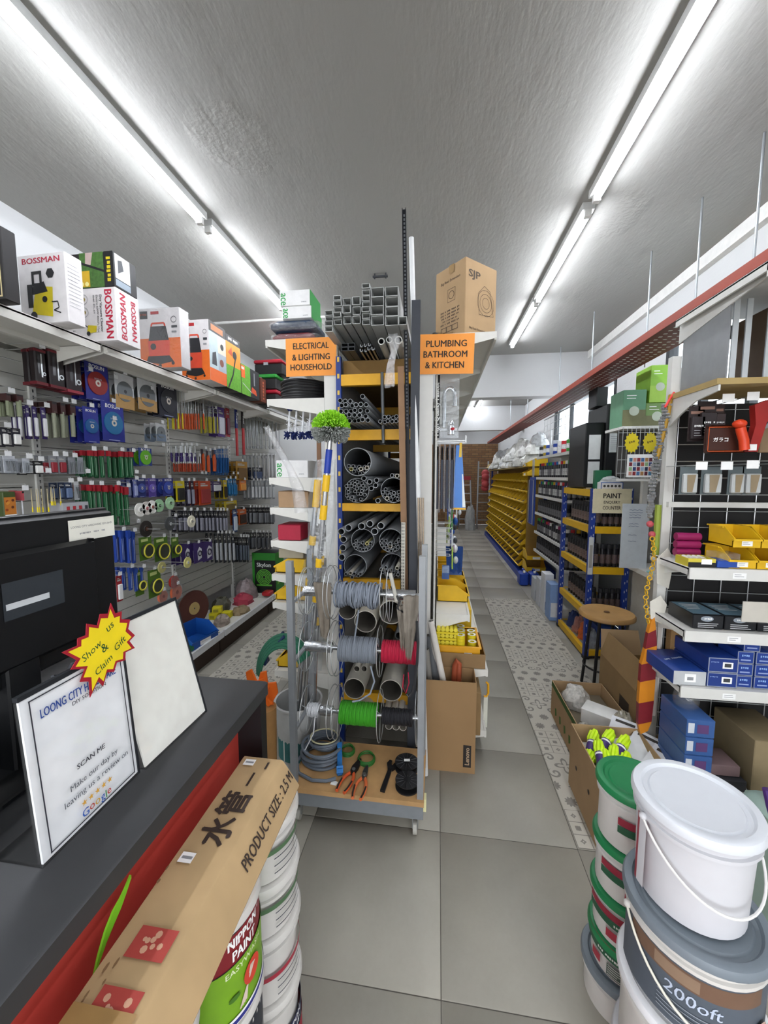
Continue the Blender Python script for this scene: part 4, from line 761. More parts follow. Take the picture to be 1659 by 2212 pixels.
# ================================================================== wire reel trolley in front of the pipes
r = root('reel_trolley', 'grey metal trolley with rows of wire reels in front of the pipes', 'trolley', (0, 0, 0)); TG = M('#8d9093', .45, .3)
for x in (-.655, -.062):
    for y in (1.62, 1.9): MB().box(x - .014, y - .014, .1, x + .014, y + .014, 1.26 if x < -.3 else 1.3, TG).build('post', r)
MB().box(-.67, 1.6, .1, -.048, 1.612, .168, M('#7f8387', .45, .2)).build('front_rail', r); MB().box(-.67, 1.908, .1, -.048, 1.92, .168, M('#7f8387', .45, .2)).build('back_rail', r)
for x in (-.67, -.06): MB().box(x, 1.612, .1, x + .012, 1.908, .168, M('#7f8387', .45, .2)).build('side_rail', r)
MB().box(-.675, 1.59, .17, -.045, 1.93, .192, WOOD).build('plywood_deck', r)
for x in (-.64, -.085):
    for y in (1.635, 1.885):
        c = MB().box(x - .02, y - .016, .085, x + .02, y + .016, .1, STEEL).box(x - .014, y - .012, .03, x - .010, y + .012, .09, STEEL).box(x + .010, y - .012, .03, x + .014, y + .012, .09, STEEL).build('caster', r)
        MB().cyl((x - .009, y, .029), (x + .009, y, .029), .029, M('#a6a49c', .6), 18).build('wheel', c)
RODZ = ((1.07, 1.80), (.785, 1.80), (.45, 1.80)); FOIL = M('#b5b7b9', .25, .8, var=.15, scale=60, bump=.6)
for z, y in RODZ: MB().cyl((-.66, y, z), (-.06, y, z), .011, STEEL, 12).build('reel_bar', r)
for x in (-.655, -.062):
    for z, y in RODZ: MB().box(x - .008, 1.62, z - .012, x + .008, 1.9, z - .011 + .012, TG).build('side_bar', r)
MB().box(-.05, 1.612, .13, -.035, 1.65, .19, M('#d4cf9e', .6)).build('corner_guard', r)
def reel(label, x0, x1, zi, rc, rw, turns, col, loose=.0, hoop=.118, hx=(None, None), layers=1, foil=None):
    z, y = RODZ[zi]; q = root('wire_reel', label, 'wire reel', ((x0 + x1) / 2, y, z)); h = (x1 - x0) / 2; m = M(col, .5); g = MB(); random.seed(int(rc * 1e4) + zi)
    pts = []; n = 18
    for l in range(layers):
        for i in range(turns * n + 1):
            t = i / n; f = t / turns; f = f if l % 2 == 0 else 1 - f
            wobb = loose * math.sin(t * 1.7 + l) * (.5 + .5 * math.sin(t * 6.283))
            rr = rc + l * rw * 1.6 + loose * .35 * (1 + math.sin(t * .9)) * (.4 if math.sin(6.283 * t) > 0 else 1)
            pts.append((-h + 2 * h * f + wobb, rr * math.cos(6.2832 * t), rr * math.sin(6.2832 * t) - loose * .25))
    g.path(pts, rw, m, 5).build('wire_coil', q)
    MB().cyl((-h, 0, 0), (h, 0, 0), rc - rw * .8, M(col, .6), 18).build('core', q)
    for k, e in enumerate(hx):
        if e is None: continue
        e -= (x0 + x1) / 2
        hp = MB().ring((e, 0, 0), (1, 0, .04), hoop, .0021, WIRE, 36, 6)
        hh = hp.build('hoop', q)
        s = MB()
        for a in (20, 140, 260): s.cyl((e, .012 * math.cos(R(a)), .012 * math.sin(R(a))), (e, hoop * math.cos(R(a)), hoop * math.sin(R(a))), .0014, WIRE, 6)
        tag(s.build('spokes', hh), kind='stuff')
    if foil: 
        a, b = foil; MB().cyl((a - (x0 + x1) / 2, 0, 0), (b - (x0 + x1) / 2, 0, 0), .026, FOIL, 16).build('foil_wrapped_hub', q)
    return q
reel('loose grey cable reel on the top bar of the trolley', -.485, -.285, 0, .045, .0048, 17, '#7c838e', .022, .13, (-.52, -.5), 2)
reel('empty foil wrapped hub with wire hoop at the top bar end by the poles', -.655, -.60, 0, .016, .002, 4, '#b9bbbd', 0, .115, (-.645, -.635), 1, (-.655, -.545))
reel('empty foil wrapped hub with wire hoops beside the loose grey reel', -.205, -.13, 0, .016, .002, 4, '#b9bbbd', 0, .125, (-.255, -.225), 1, (-.24, -.1))
reel('neat grey cable reel on the middle bar of the trolley', -.475, -.29, 1, .052, .004, 26, '#7d838c', .003, .13, (-.505, -.485), 2)
reel('bright red wire reel on the middle bar of the trolley', -.262, -.095, 1, .047, .0028, 34, '#b5213f', .003, .12, (-.272, -.082), 2)
reel('empty foil wrapped hub on the middle bar next to the neat grey reel', -.655, -.6, 1, .016, .002, 4, '#b9bbbd', 0, .12, (-.645, None), 1, (-.655, -.515))
reel('bright green wire reel on the bottom bar of the trolley', -.475, -.29, 2, .048, .0028, 38, '#3f9a26', .003, .125, (-.515, -.49), 2)
reel('black wire reel on the bottom bar of the trolley', -.262, -.112, 2, .033, .0026, 34, '#26262a', .003, .12, (-.272, -.09), 2)
reel('white wire reel with foil hub on the bottom bar of the trolley', -.64, -.59, 2, .026, .0024, 14, '#d4d6da', .008, .115, (-.65, None), 2, (-.58, -.52))
for k, (x, z, dx, h) in enumerate(((-.44, .74, -.02, .25), (-.36, .4, .05, .12))): pass
# loose wire tails
tag(MB().path([(-.37, 1.76, 1.0), (-.375, 1.75, .95), (-.385, 1.745, .88), (-.39, 1.74, .84)], .0042, M('#7c838e', .5), 6).build('wire_tail'), 'grey cable end dangling from the loose grey reel', 'wire')
tag(MB().path([(-.31, 1.745, .73), (-.29, 1.735, .66), (-.31, 1.73, .6), (-.36, 1.735, .56), (-.4, 1.74, .545)], .0042, M('#8b93a0', .5), 6).build('wire_tail'), 'pale blue-grey cable end curling below the neat grey reel', 'wire')
tag(MB().path([(-.6, 1.77, .43), (-.6, 1.74, .36), (-.63, 1.73, .3), (-.645, 1.73, .27)], .003, M('#d4d6da', .5), 6).build('wire_tail'), 'white wire end dangling from the white reel', 'wire')
tag(MB().path([(-.13, 1.75, .71), (-.125, 1.745, .66), (-.14, 1.74, .61), (-.155, 1.74, .64), (-.15, 1.745, .7)], .0026, M('#b5213f', .5), 6).build('wire_tail'), 'thin red wire loop hanging below the red reel', 'wire')
# gloves hung on the bars
def cloth(name, label, cat, x, y, z, w, h, col, seed, taper=.55):
    random.seed(seed); nx, nz = 8, 12; vs = []; fs = []
    for side in (0, 1):
        for j in range(nz + 1):
            f = j / nz; ww = w * (1 - (1 - taper) * f ** 1.5)
            for i in range(nx + 1):
                u = i / nx - .5; d = .008 * math.sin(u * 14 + f * 3 + seed) + random.uniform(-.002, .002)
                vs.append((u * ww + .015 * f * math.sin(seed), (-1 if side == 0 else 1) * (.004 + .006 * (1 - (2 * u) ** 2)) + d, -h * f - (.04 * abs(math.sin(i * 1.9 + seed)) * f if f > .8 else 0)))
    K = (nx + 1) * (nz + 1)
    for s in (0, K):
        for j in range(nz):
            for i in range(nx): a = s + j * (nx + 1) + i; q = (a, a + 1, a + nx + 2, a + nx + 1); fs.append(q if s else tuple(reversed(q)))
    return tag(MB().add(vs, fs, M(col, .9, var=.1, scale=40, bump=.3)).build(name, None, (x, y, z), smooth=60), label, cat)
cloth('work_glove', 'limp brown-grey work glove hanging from the top bar by the poles', 'glove', -.545, 1.745, 1.13, .085, .24, '#7d7468', 1, .5)
cloth('work_glove', 'pale limp work glove hanging from the trolley post beside the red reel', 'glove', -.112, 1.70, 1.10, .075, .27, '#8d857a', 4, .35)
cloth('work_glove', 'short pale rag hanging below the top bar behind the post glove', 'rag', -.16, 1.735, 1.04, .05, .18, '#8b8378', 7, .6)
tag(MB().path([(-.21, 1.74, 1.13), (-.19, 1.735, 1.09), (-.17, 1.73, 1.06), (-.18, 1.725, 1.03), (-.15, 1.725, 1.01), (-.14, 1.73, 1.04)], .006, M('#1b1b1d', .5), 6).cyl((-.215, 1.74, 1.19), (-.185, 1.735, 1.06), .009, M('#b5b2a8', .5), 8).build('wire_stripper'), 'small black handled tool hooked on the top bar', 'hand tool')
tag(MB().path([(-.083, 1.6, 1.02), (-.077, 1.598, .93), (-.08, 1.598, .84), (-.09, 1.598, .75), (-.10, 1.598, .7), (-.115, 1.598, .68), (-.125, 1.6, .69)], .006, M('#2a2a2c', .5), 7).build('pry_bar'), 'thin black hooked bar hanging on the trolley post', 'hook')
# ---- tools on the plywood deck (top z .192)
q = MB(); random.seed(5)
for k in range(9):
    a = .098 - .0035 * (k % 4) + random.uniform(-.004, .004); q.path([(a * math.cos(t) + .004 * math.sin(k), a * .86 * math.sin(t), .010 + (k // 2) * .017 + .004 * math.sin(2 * t + k)) for t in [2 * math.pi * i / 36 for i in range(36)]], .0078, M('#5e6670', .5), 7, True)
for k in range(4):
    a = .066 + .004 * k; q.path([(a * math.cos(t) + .01, a * .8 * math.sin(t) + .015, .075 + k * .008 + .004 * math.sin(2 * t + k)) for t in [2 * math.pi * i / 30 for i in range(30)]], .0065, M('#5e6670', .5), 7, True)
q.path([(-.09, .0, .03), (-.11, -.06, .02), (-.08, -.12, .01), (0, -.155, .01), (.07, -.15, .01), (.11, -.13, .012)], .0078, M('#5e6670', .5), 7)
q.path([(.07 * math.cos(t) + .01, .058 * math.sin(t) + .015, .112) for t in [2 * math.pi * i / 30 for i in range(30)]], .0035, M('#c2bd98', .6), 6, True)
tag(q.build('cable_coil', None, (-.575, 1.79, .192)), 'grey cable coil lying on the trolley deck', 'cable coil')
for k, (x, y, a, lb) in enumerate(((-.455, 1.855, .037, 'smaller green wire loop lying at the back of the trolley deck'), (-.345, 1.81, .043, 'larger green wire loop lying beside the pliers'))):
    q = MB()
    for j in range(6): q.path([((a - .0025 * (j % 3)) * math.cos(t), (a - .0025 * (j % 3)) * 1.1 * math.sin(t), .003 + j * .003 + .002 * math.sin(2 * t + j)) for t in [2 * math.pi * i / 28 for i in range(28)]], .0028, M('#2b6a28', .5), 6, True)
    tag(q.build('wire_loop', None, (x, y, .192)), lb, 'wire loop')
r_ = root('tape_cutter', 'bright blue plastic hand tool beside the grey cable coil', 'hand tool', (-.468, 1.745, .192), R(15)); BL = M('#2a6fb0', .4)
T = frame((0, 0, .0), (0, 1, 0), (0, 0, 1)); MB(T).prism([(-.06, .005), (-.045, .0), (.05, .03), (.07, .075), (.05, .098), (.02, .09), (.03, .06), (-.02, .03), (-.055, .035)], -.012, .012, BL).build('body', r_)
MB(T).prism([(-.062, .02), (-.045, .0), (-.03, .004), (-.04, .04)], -.016, .016, BL).build('nose', r_)
def pliers(label, x, y, rz, hc, dark, L=1.):
    r_ = root('pliers', label, 'pliers', (x, y, .192), rz)
    MB().prism([(-.012 * L, .0), (-.016 * L, .03), (-.006, .085 * L), (.006, .085 * L), (.016 * L, .03), (.012 * L, .0), (.006, -.012), (-.006, -.012)], .004, .018, DSTEEL if not dark else M('#2c2a2a', .4, .5)).build('jaws', r_)
    MB().cyl((0, .012, .003), (0, .012, .021), .009, STEEL, 12).build('pivot', r_)
    for s in (-1, 1):
        pts = [(s * .008, -.005, .011), (s * .02, -.03, .011), (s * .026, -.065, .011), (s * .024, -.1, .010), (s * .018, -.125, .009)]
        MB().path(pts, .0075, M(hc, .45), 8).build('handle', r_)
        MB().path([(s * .0265, -.06, .0185), (s * .0245, -.1, .0175), (s * .0195, -.122, .016)], .004, M('#23211f', .5), 6).build('grip_inlay', r_)
pliers('long-nosed crimping pliers with orange handles beside the blue tool', -.395, 1.71, R(-14), '#c9552a', True, 1.05)
pliers('orange and black combination pliers at the deck edge', -.335, 1.685, R(-4), '#cf6a3c', False, .8)
r_ = root('adjustable_wrench', 'black adjustable wrench lying next to the black reel discs', 'wrench', (-.222, 1.715, .192), R(-8)); WK = M('#232325', .4, .4)
MB().prism([(-.011, -.095), (.011, -.095), (.009, .04), (-.009, .04)], .002, .013, WK).build('handle', r_)
MB().prism([(-.012, .04), (.012, .04), (.03, .07), (.024, .09), (.012, .08), (.006, .062), (-.004, .068), (-.002, .092), (-.016, .095), (-.024, .07)], .0, .016, WK).build('jaws', r_)
def disc_reel(label, x, y, z, rx, tag_=False):
    r_ = root('cable_drum', label, 'cable drum', (x, y, z)); DK = M('#1a1a1c', .5)
    MB().lathe([(0, 0), (rx, 0), (rx, .006), (.02, .007)], DK, 32).build('flange', r_); MB().lathe([(.02, .006), (.02, .03)], DK, 20).build('hub', r_)
    f = MB().lathe([(.0, .036), (.018, .036), (.018, .03), (rx - .004, .03), (rx, .033), (rx, .037), (rx - .006, .037), (.0, .0365)], DK, 32).build('flange', r_)
    s = MB()
    for k in range(12): a = R(30 * k); s.cyl((.018 * math.cos(a), .018 * math.sin(a), .0375), (rx * .95 * math.cos(a), rx * .95 * math.sin(a), .0375), .0016, M('#303033', .5), 4)
    s.build('ribs', f)
    if tag_: p = Print(frame((0, 0, .0385), (1, 0, 0), (0, 1, 0))); p.poly([(-.012, -.005), (.016, -.001), (.014, .016), (-.014, .012)], PAPER); p.build('price_tag', r_)
disc_reel('black plastic cable drum with a white price sticker on the trolley deck', -.137, 1.785, .192, .058, True)
disc_reel('smaller plain black cable drum at the front deck corner', -.125, 1.672, .192, .056)
tag(MB().prism([(-.016, -.012), (.014, -.016), (.018, .006), (-.012, .014)], 0, .0012, PAPER).build('paper_tag', None, (-.47, 1.645, .193)), 'loose white paper tag at the front of the trolley deck', 'tag')
# ---- big white pipes standing back behind the reels
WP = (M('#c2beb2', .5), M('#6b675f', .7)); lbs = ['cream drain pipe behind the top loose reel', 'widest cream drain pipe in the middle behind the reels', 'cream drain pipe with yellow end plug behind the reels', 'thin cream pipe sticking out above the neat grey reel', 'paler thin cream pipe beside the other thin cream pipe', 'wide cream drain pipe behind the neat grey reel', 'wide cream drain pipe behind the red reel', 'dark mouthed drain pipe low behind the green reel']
for k, (x, z, rd) in enumerate(((-.485, .905, .05), (-.385, .845, .062), (-.245, .90, .066), (-.44, .56, .0165), (-.40, .558, .0165), (-.46, .43, .062), (-.25, .43, .064), (-.41, .28, .05))):
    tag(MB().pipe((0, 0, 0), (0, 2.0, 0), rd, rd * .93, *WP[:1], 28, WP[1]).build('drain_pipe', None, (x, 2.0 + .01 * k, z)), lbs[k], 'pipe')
for k in range(6):
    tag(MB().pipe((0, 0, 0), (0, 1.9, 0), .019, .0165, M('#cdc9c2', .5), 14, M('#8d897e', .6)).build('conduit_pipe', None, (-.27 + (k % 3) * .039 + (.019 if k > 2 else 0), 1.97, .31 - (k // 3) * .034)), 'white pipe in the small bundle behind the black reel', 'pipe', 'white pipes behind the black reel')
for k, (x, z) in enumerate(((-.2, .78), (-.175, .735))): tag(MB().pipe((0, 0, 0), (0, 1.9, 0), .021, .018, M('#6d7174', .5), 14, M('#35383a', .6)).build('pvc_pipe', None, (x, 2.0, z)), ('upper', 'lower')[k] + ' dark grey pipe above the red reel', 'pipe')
# ---- long things standing upright at the end of the gondola
def stick(name, label, cat, p0, p1, r0, m, n=10): return tag(MB().cyl(p0, p1, r0, m, n).build(name), label, cat)
q = MB(frame((-.147, 2.07, 1.0), (1, 0, 0), (-.021, 0, 1.0))) ; DKC = M('#2c2e33', .45, .3)
q.box(-.010, 0, -.012, .010, 1.98, .0, DKC).box(-.010, 0, -.012, -.007, 1.98, .012, DKC).box(.007, 0, -.012, .010, 1.98, .012, DKC)
o = q.build('slotted_channel'); tag(o, 'very tall dark slotted metal channel leaning beside the trunking stack', 'metal channel')
s = MB(frame((-.147, 2.07, 1.0), (1, 0, 0), (-.021, 0, 1.0)))
for k in range(56): s.box(-.004, .9 + k * .019, .0, .004, .911 + k * .019, .0008, M('#8a8d92', .5))
tag(s.build('slot', o), kind='stuff')
tag(MB().box(-.022, -.012, 0, .022, .012, 2.5, M('#34373d', .6)).build('foam_strip', None, (-.128, 1.99, .0)), 'thick dark grey strip standing against the plumbing post', 'strip')
bpy.data.objects['foam_strip'].rotation_euler = (0, R(.2), 0)
stick('white_pole', 'tall white plastic pipe leaning against the plumbing post', 'pipe', (-.046, 1.965, .02), (-.146, 2.0, 2.8), .0125, M('#d3d4d4', .4), 14)
tag(MB().box(-.016, -.006, 0, .016, .006, 1.25, M('#8a6a4e', .7, var=.12, scale=10)).build('timber_strip', None, (-.168, 2.03, .95)), 'brown timber strip leaning in front of the pipe pile', 'timber')
bpy.data.objects['timber_strip'].rotation_euler = (0, R(-1.4), 0)
tag(MB().cyl((-.305, 2.13, 1.93), (-.31, 2.13, 2.2), .009, M('#5a5d60', .4, .5), 10).cyl((-.303, 2.13, 1.82), (-.305, 2.13, 1.93), .009, M('#5a5d60', .4, .5), 10).build('grey_rod'), 'short dark grey rod hanging in front of the conduits', 'rod')
o = MB().box(-.012, 0, 0, .012, .003, .42, M('#b9b5a8', .4)).box(-.012, 0, 0, -.009, .02, .42, M('#b9b5a8', .4)).build('slotted_angle', None, (-.178, 1.975, .98)); tag(o, 'cream perforated angle bar standing above the top reel bar', 'angle bar')
s = MB()
for k in range(24):
    for x in (-.004, .005): s.box(x - .002, -.0008, .01 + k * .0172, x + .002, 0, .02 + k * .0172, DGREY)
tag(s.build('slot', o), kind='stuff')
for k in range(3): stick('aluminium_tube', '%s shiny aluminium tube standing against the plumbing post' % ('first', 'second', 'third')[k], 'tube', (-.085 + k * .012, 1.945, .5), (-.099 + k * .012, 1.955, 1.53), .005, M('#c9b7a2', .2, .9), 8)
# ---- duster with telescopic pole, spare poles
def pole(label, p0, p1, clamps, col, head=False, sleeve=None):
    p0 = Vector(p0); p1 = Vector(p1); d = (p1 - p0); L = d.length; r_ = root('extension_pole', label, 'pole' if not head else 'duster', tuple(p0)); e = lambda t: tuple(d * t)
    MB().cyl(e(0), e(.55), .016, col, 12).build('outer_tube', r_); MB().cyl(e(.55), e(.97), .012, col, 12).build('inner_tube', r_)
    for a, b in clamps: MB().cyl(e(a), e(b), .0185, M('#e2b31c', .4), 12).build('clamp', r_)
    if sleeve: MB().cyl(e(sleeve[0]), e(sleeve[1]), .0165, M('#1c3a9a', .4), 12).build('grip_sleeve', r_)
    if head:
        c = p1 - p0; q = MB(); q2 = MB(); random.seed(11)
        MB().ball((c.x, c.y, c.z), .03, M('#8a8d8a', .6), 10, 6).build('brush_core', r_)
        for i in range(1900):
            a = random.uniform(0, 6.283); u = random.uniform(-.75, 1); s = math.sqrt(max(0, 1 - u * u)); R_ = random.uniform(.08, .098)
            v = Vector((s * math.cos(a), s * math.sin(a), u * .95)); t = c + v * R_; b0 = c + v * .02
            u2, w2 = MB._fr(v); k = .0028
            tri = [tuple(b0), tuple(t + u2 * k), tuple(t - u2 * .5 * k + w2 * k), tuple(t - u2 * .5 * k - w2 * k)]
            (q if u > .02 + random.uniform(-.12, .12) else q2).add(tri, [(0, 1, 2), (0, 2, 3), (0, 3, 1), (1, 3, 2)], M(random.choice(('#8fd01e', '#79b81c', '#a4dc3a')), .6) if True and u > .02 else M(random.choice(('#8f938f', '#a5a8a4', '#7b7f7b')), .6))
        tag(q.build('green_bristles', r_, smooth=0), 'lime green bristles'); tag(q2.build('grey_bristles', r_, smooth=0), 'grey bristles')
    return r_
SIL = M('#c3c5c8', .22, .85)
pole('duster with lime and grey bristle head on a silver pole with yellow clamps', (-.735, 1.93, .1), (-.515, 1.83, 1.865), ((.505, .53), (.61, .635), (.75, .79), (.83, .875)), SIL, True, (.88, .945))
pole('silver extension pole with yellow clamps nearest the shelf boxes', (-.79, 1.95, .1), (-.60, 1.88, 1.62), ((.62, .66), (.78, .81), (.91, 1.0)), SIL)
pole('silver extension pole with yellow clamps nearest the pipes', (-.705, 1.96, .1), (-.565, 1.89, 1.6), ((.5, .53), (.72, .75), (.9, 1.0)), SIL)
pole('plain silver pole with lower yellow clamp behind the top reel bar', (-.745, 1.99, .1), (-.66, 1.95, 1.3), ((.72, .77),), SIL)
tag(MB().cyl((-.70, 2.0, .1), (-.64, 2.0, 1.2), .015, M('#8a5a3c', .6, var=.12), 10).build('wooden_handle'), 'brown wooden handle standing behind the silver poles', 'handle')
crumple('plastic_sleeve', 'clear plastic sleeve loosely around the upper poles', 'plastic bag', [(-.56, 1.88, 1.72), (-.575, 1.88, 1.5), (-.60, 1.89, 1.3), (-.63, 1.89, 1.1), (-.66, 1.9, .9), (-.68, 1.9, .6)], [.05, .075, .085, .09, .08, .07], CLEAR, 6, 14, .4)
crumple('plastic_sleeve', 'clear plastic sleeve sticking out toward the tool wall', 'plastic bag', [(-.90, 1.95, 1.9), (-.83, 1.94, 1.78), (-.77, 1.93, 1.68), (-.72, 1.92, 1.58), (-.70, 1.91, 1.45)], [.02, .022, .024, .03, .035], BAG, 9, 10, .5)
tag(MB().box(-.012, -.006, 0, .012, .006, .33, M('#7a5a42', .7)).build('timber_strip', None, (-.69, 2.19, 1.63)), 'short brown timber strip behind the lettered white box', 'timber')
tag(MB().cyl((-.80, 1.98, .012), (-.785, 1.98, 1.14), .012, M('#6a6d70', .5), 10).build('grey_tube'), 'dark grey tube standing beside the lowest yellow bins', 'tube')
# bucket with hoses behind the trolley
r_ = root('mop_bucket', 'white bucket with teal label holding poles beside the trolley', 'bucket', (-.775, 2.0, 0))
MB().lathe([(0, .004), (.105, .004), (.108, 0), (.13, .36), (.136, .365), (.136, .375), (.124, .375), (.104, .012), (0, .01)], M('#c9cbca', .5), 32).build('body', r_)
p = CylPrint(.118, R(-105)); p.rect(-.08, .07, .09, .31, M('#3f7f80', .6)); p.rect(-.08, .19, .09, .2, PAPER); p.rect(-.02, .07, -.012, .31, PAPER); p.build('label', r_)
q = MB()
for k in range(9):
    a = .12 + .006 * k; q.path([(-.79 + a * .9 * math.cos(t), 1.80 + .02 * k * .3 + .03 * math.sin(t), .62 + a * 1.1 * math.sin(t)) for t in [math.pi * (.15 + .9 * i / 18) for i in range(19)]], .006, M('#1f5c46' if k % 2 else '#2b6a50', .45), 6)
tag(q.build('garden_hose'), 'dark green hose coil hanging beside the trolley post', 'hose')
q = MB()
for k in range(8): q.path([(-.79 - .004 * k, 1.86 + .008 * k, .80), (-.83 - .004 * k, 1.85 + .008 * k, .76), (-.88 - .005 * k, 1.85 + .006 * k, .70), (-.9, 1.85 + .007 * k, .64)], .007, M('#1d2f57', .5), 6)
tag(q.build('navy_tubing'), 'bundle of navy tubes bending over beside the trolley', 'tubing')
for k in range(2):
    q = MB(frame((0, 0, 0), (1, 0, 0), (0, 0, 1))); q.prism([(-.055, .07), (-.03, .085), (-.005, .03), (.03, .045), (.055, .0), (.045, -.05), (.07, -.075), (.05, -.09), (.01, -.04), (-.02, -.02), (-.05, .03)], -.006, .006, M('#d9641c', .45))
    o = q.build('orange_clamp', None, (-.825 + k * .035, 1.62 + .02 * k, .655 - .02 * k)); o.rotation_euler = (0, R(20 * k), R(15 * k)); tag(o, ('front', 'rear')[k] + ' orange plastic clamp sticking up behind the counter end', 'clamp')
tag(MB().cyl((-.80, 1.62, 0), (-.79, 1.62, .56), .05, M('#9c7444', .7, var=.1), 20).build('cardboard_tube'), 'brown cardboard tube standing behind the counter end', 'tube')
tag(MB().cyl((-.90, 1.7, 0), (-.885, 1.7, .6), .055, M('#cfc8ba', .8), 18).build('rolled_mat'), 'rolled cream mat standing behind the counter end', 'roll')
# ================================================================== goods on the plumbing side
def open_carton(name, label, loc, size, mat, rz=0, inner=None, t=.005, flap=None, cat='carton'):
    sx, sy, sz = size; o = root(name, label, cat, loc, rz); i = inner or KRAFTIN
    MB().box(-sx / 2, -sy / 2, 0, sx / 2, sy / 2, t, mat).build('bottom', o)
    for nm, q in (('front_wall', (-sx / 2, -sy / 2, t, sx / 2, -sy / 2 + t, sz)), ('back_wall', (-sx / 2, sy / 2 - t, t, sx / 2, sy / 2, sz)), ('side_wall', (-sx / 2, -sy / 2 + t, t, -sx / 2 + t, sy / 2 - t, sz)), ('side_wall', (sx / 2 - t, -sy / 2 + t, t, sx / 2, sy / 2 - t, sz))):
        MB().box(*q, mat).build(nm, o)
    return o
BXK = M('#977853', .85, var=.05, scale=5)
o = open_carton('computer_carton', 'tall open brown carton with black logo strip holding pipes', (.068, 2.113, 0), (.305, .165, .525), BXK)
p = Print(face(.305, .165, .525, 'front')); p.rect(.24, .035, .283, .165, M('#2a2522', .6)); p.text('Lenovo', .2615, .10, M('#b59a7c', .6), w=.1, rot=90, bold=.03); p.build('printed_logo', o)
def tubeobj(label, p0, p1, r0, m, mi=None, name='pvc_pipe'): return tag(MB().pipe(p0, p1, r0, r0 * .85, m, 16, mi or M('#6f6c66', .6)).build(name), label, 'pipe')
tubeobj('white plastic pipe with open mouth standing in the open tall carton', (.14, 2.12, .02), (-.032, 2.085, .84), .0175, M('#d5d0c8', .45), M('#8f8b84', .6))
tubeobj('second white pipe leaning behind the open-mouthed pipe', (.06, 2.15, .02), (-.03, 2.15, .78), .014, M('#c9c6c0', .45))
tubeobj('dark grey pipe leaning in the tall open carton', (.075, 2.11, .02), (-.04, 2.17, .72), .026, M('#66696c', .5))
tubeobj('slim grey pipe at the post side of the tall open carton', (.02, 2.10, .02), (-.055, 2.12, .66), .016, M('#85827c', .5))
tag(MB().path([(.105, 2.15, .46), (.11, 2.15, .56), (.12, 2.15, .585), (.13, 2.15, .57), (.13, 2.15, .46)], .017, M('#9c4a2e', .5), 10).build('clay_elbow'), 'reddish brown pipe bend poking out of the tall carton', 'pipe bend')
# carton tray with the yellow tape tray
o = open_carton('carton_tray', 'shallow brown carton tray on the shelf above the tall carton', (.135, 2.37, .52), (.30, .33, .085), M('#8d714e', .85))
r_ = root('tape_tray', 'yellow plastic tray full of tape rolls', 'tray', (.125, 2.37, .528)); YT = M('#e0a21c', .45)
MB().box(-.12, -.135, 0, .12, .14, .004, YT).build('tray_floor', r_)
for nm, q in (('tray_wall', (-.13, -.145, 0, .13, -.139, .11)), ('tray_wall', (-.13, .144, 0, .13, .15, .11)), ('tray_wall', (-.13, -.139, 0, -.124, .144, .11)), ('tray_wall', (.124, -.139, 0, .13, .144, .11))): MB().box(*q, YT).build(nm, r_)
MB().box(-.138, -.153, .104, .138, -.139, .112, YT).box(-.138, .144, .104, .138, .158, .112, YT).box(-.138, -.14, .104, -.124, .145, .112, YT).box(.124, -.14, .104, .138, .145, .112, YT).build('tray_rim', r_)
p = Print(frame((-.13, -.1455, 0), (1, 0, 0), (0, 0, 1))); p.rect(.17, .03, .215, .075, PAPER); p.rect(.175, .04, .21, .065, M('#a88a80', .6)); p.build('price_label', r_)
TY = M('#dcc820', .5); k = 0
roll = MB().lathe([(.013, 0), (.026, 0), (.026, .019), (.013, .019)], TY, 20, closed=True).build('tape_roll', mesh_only=True); top = MB().lathe([(.013, .0195), (.0255, .0195)], M('#e6e4d8', .6), 20).build('paper_core', mesh_only=True)
for ci, (x, y, n) in enumerate(((.145, 2.27, 8), (.15, 2.335, 8), (.152, 2.40, 7), (.155, 2.46, 7), (.215, 2.26, 4), (.218, 2.32, 5), (.22, 2.38, 6), (.22, 2.44, 6))):
    for j in range(n):
        o = put('tape_roll', roll, None, (x, y, .534 + j * .02)); tag(o, 'yellow tape roll in the %s column of the yellow tray' % ('front tall', 'second tall', 'third tall', 'rear tall', 'front short', 'second short', 'third short', 'rear short')[ci], 'tape roll', 'tape rolls in the yellow tray')
        put('paper_core', top, o)
pk = MB()
for i in range(5): pk.cyl((-.05 + .025 * i, 0, .026), (-.05 + .025 * i, .058, .026), .0125, M('#e2d23a', .45), 10)
pk.box(-.064, -.002, 0, .064, .06, .013, TY); pm = pk.build('tape_pack', mesh_only=True)
for j in range(5): tag(put('tape_pack', pm, None, (.065, 2.262 + (.006 * (j % 2)), .534 + j * .04)), '%s yellow tape pack in the stack beside the tape rolls' % ('lowest', 'second lowest', 'middle', 'second highest', 'topmost')[j], 'tape pack', 'yellow tape packs')
crumple('plastic_bag', 'crumpled clear bag lying on the yellow tape packs', 'plastic bag', [(.02, 2.34, .75), (.06, 2.35, .77), (.1, 2.36, .765), (.13, 2.36, .74)], [.03, .05, .045, .03], BAG, 3)
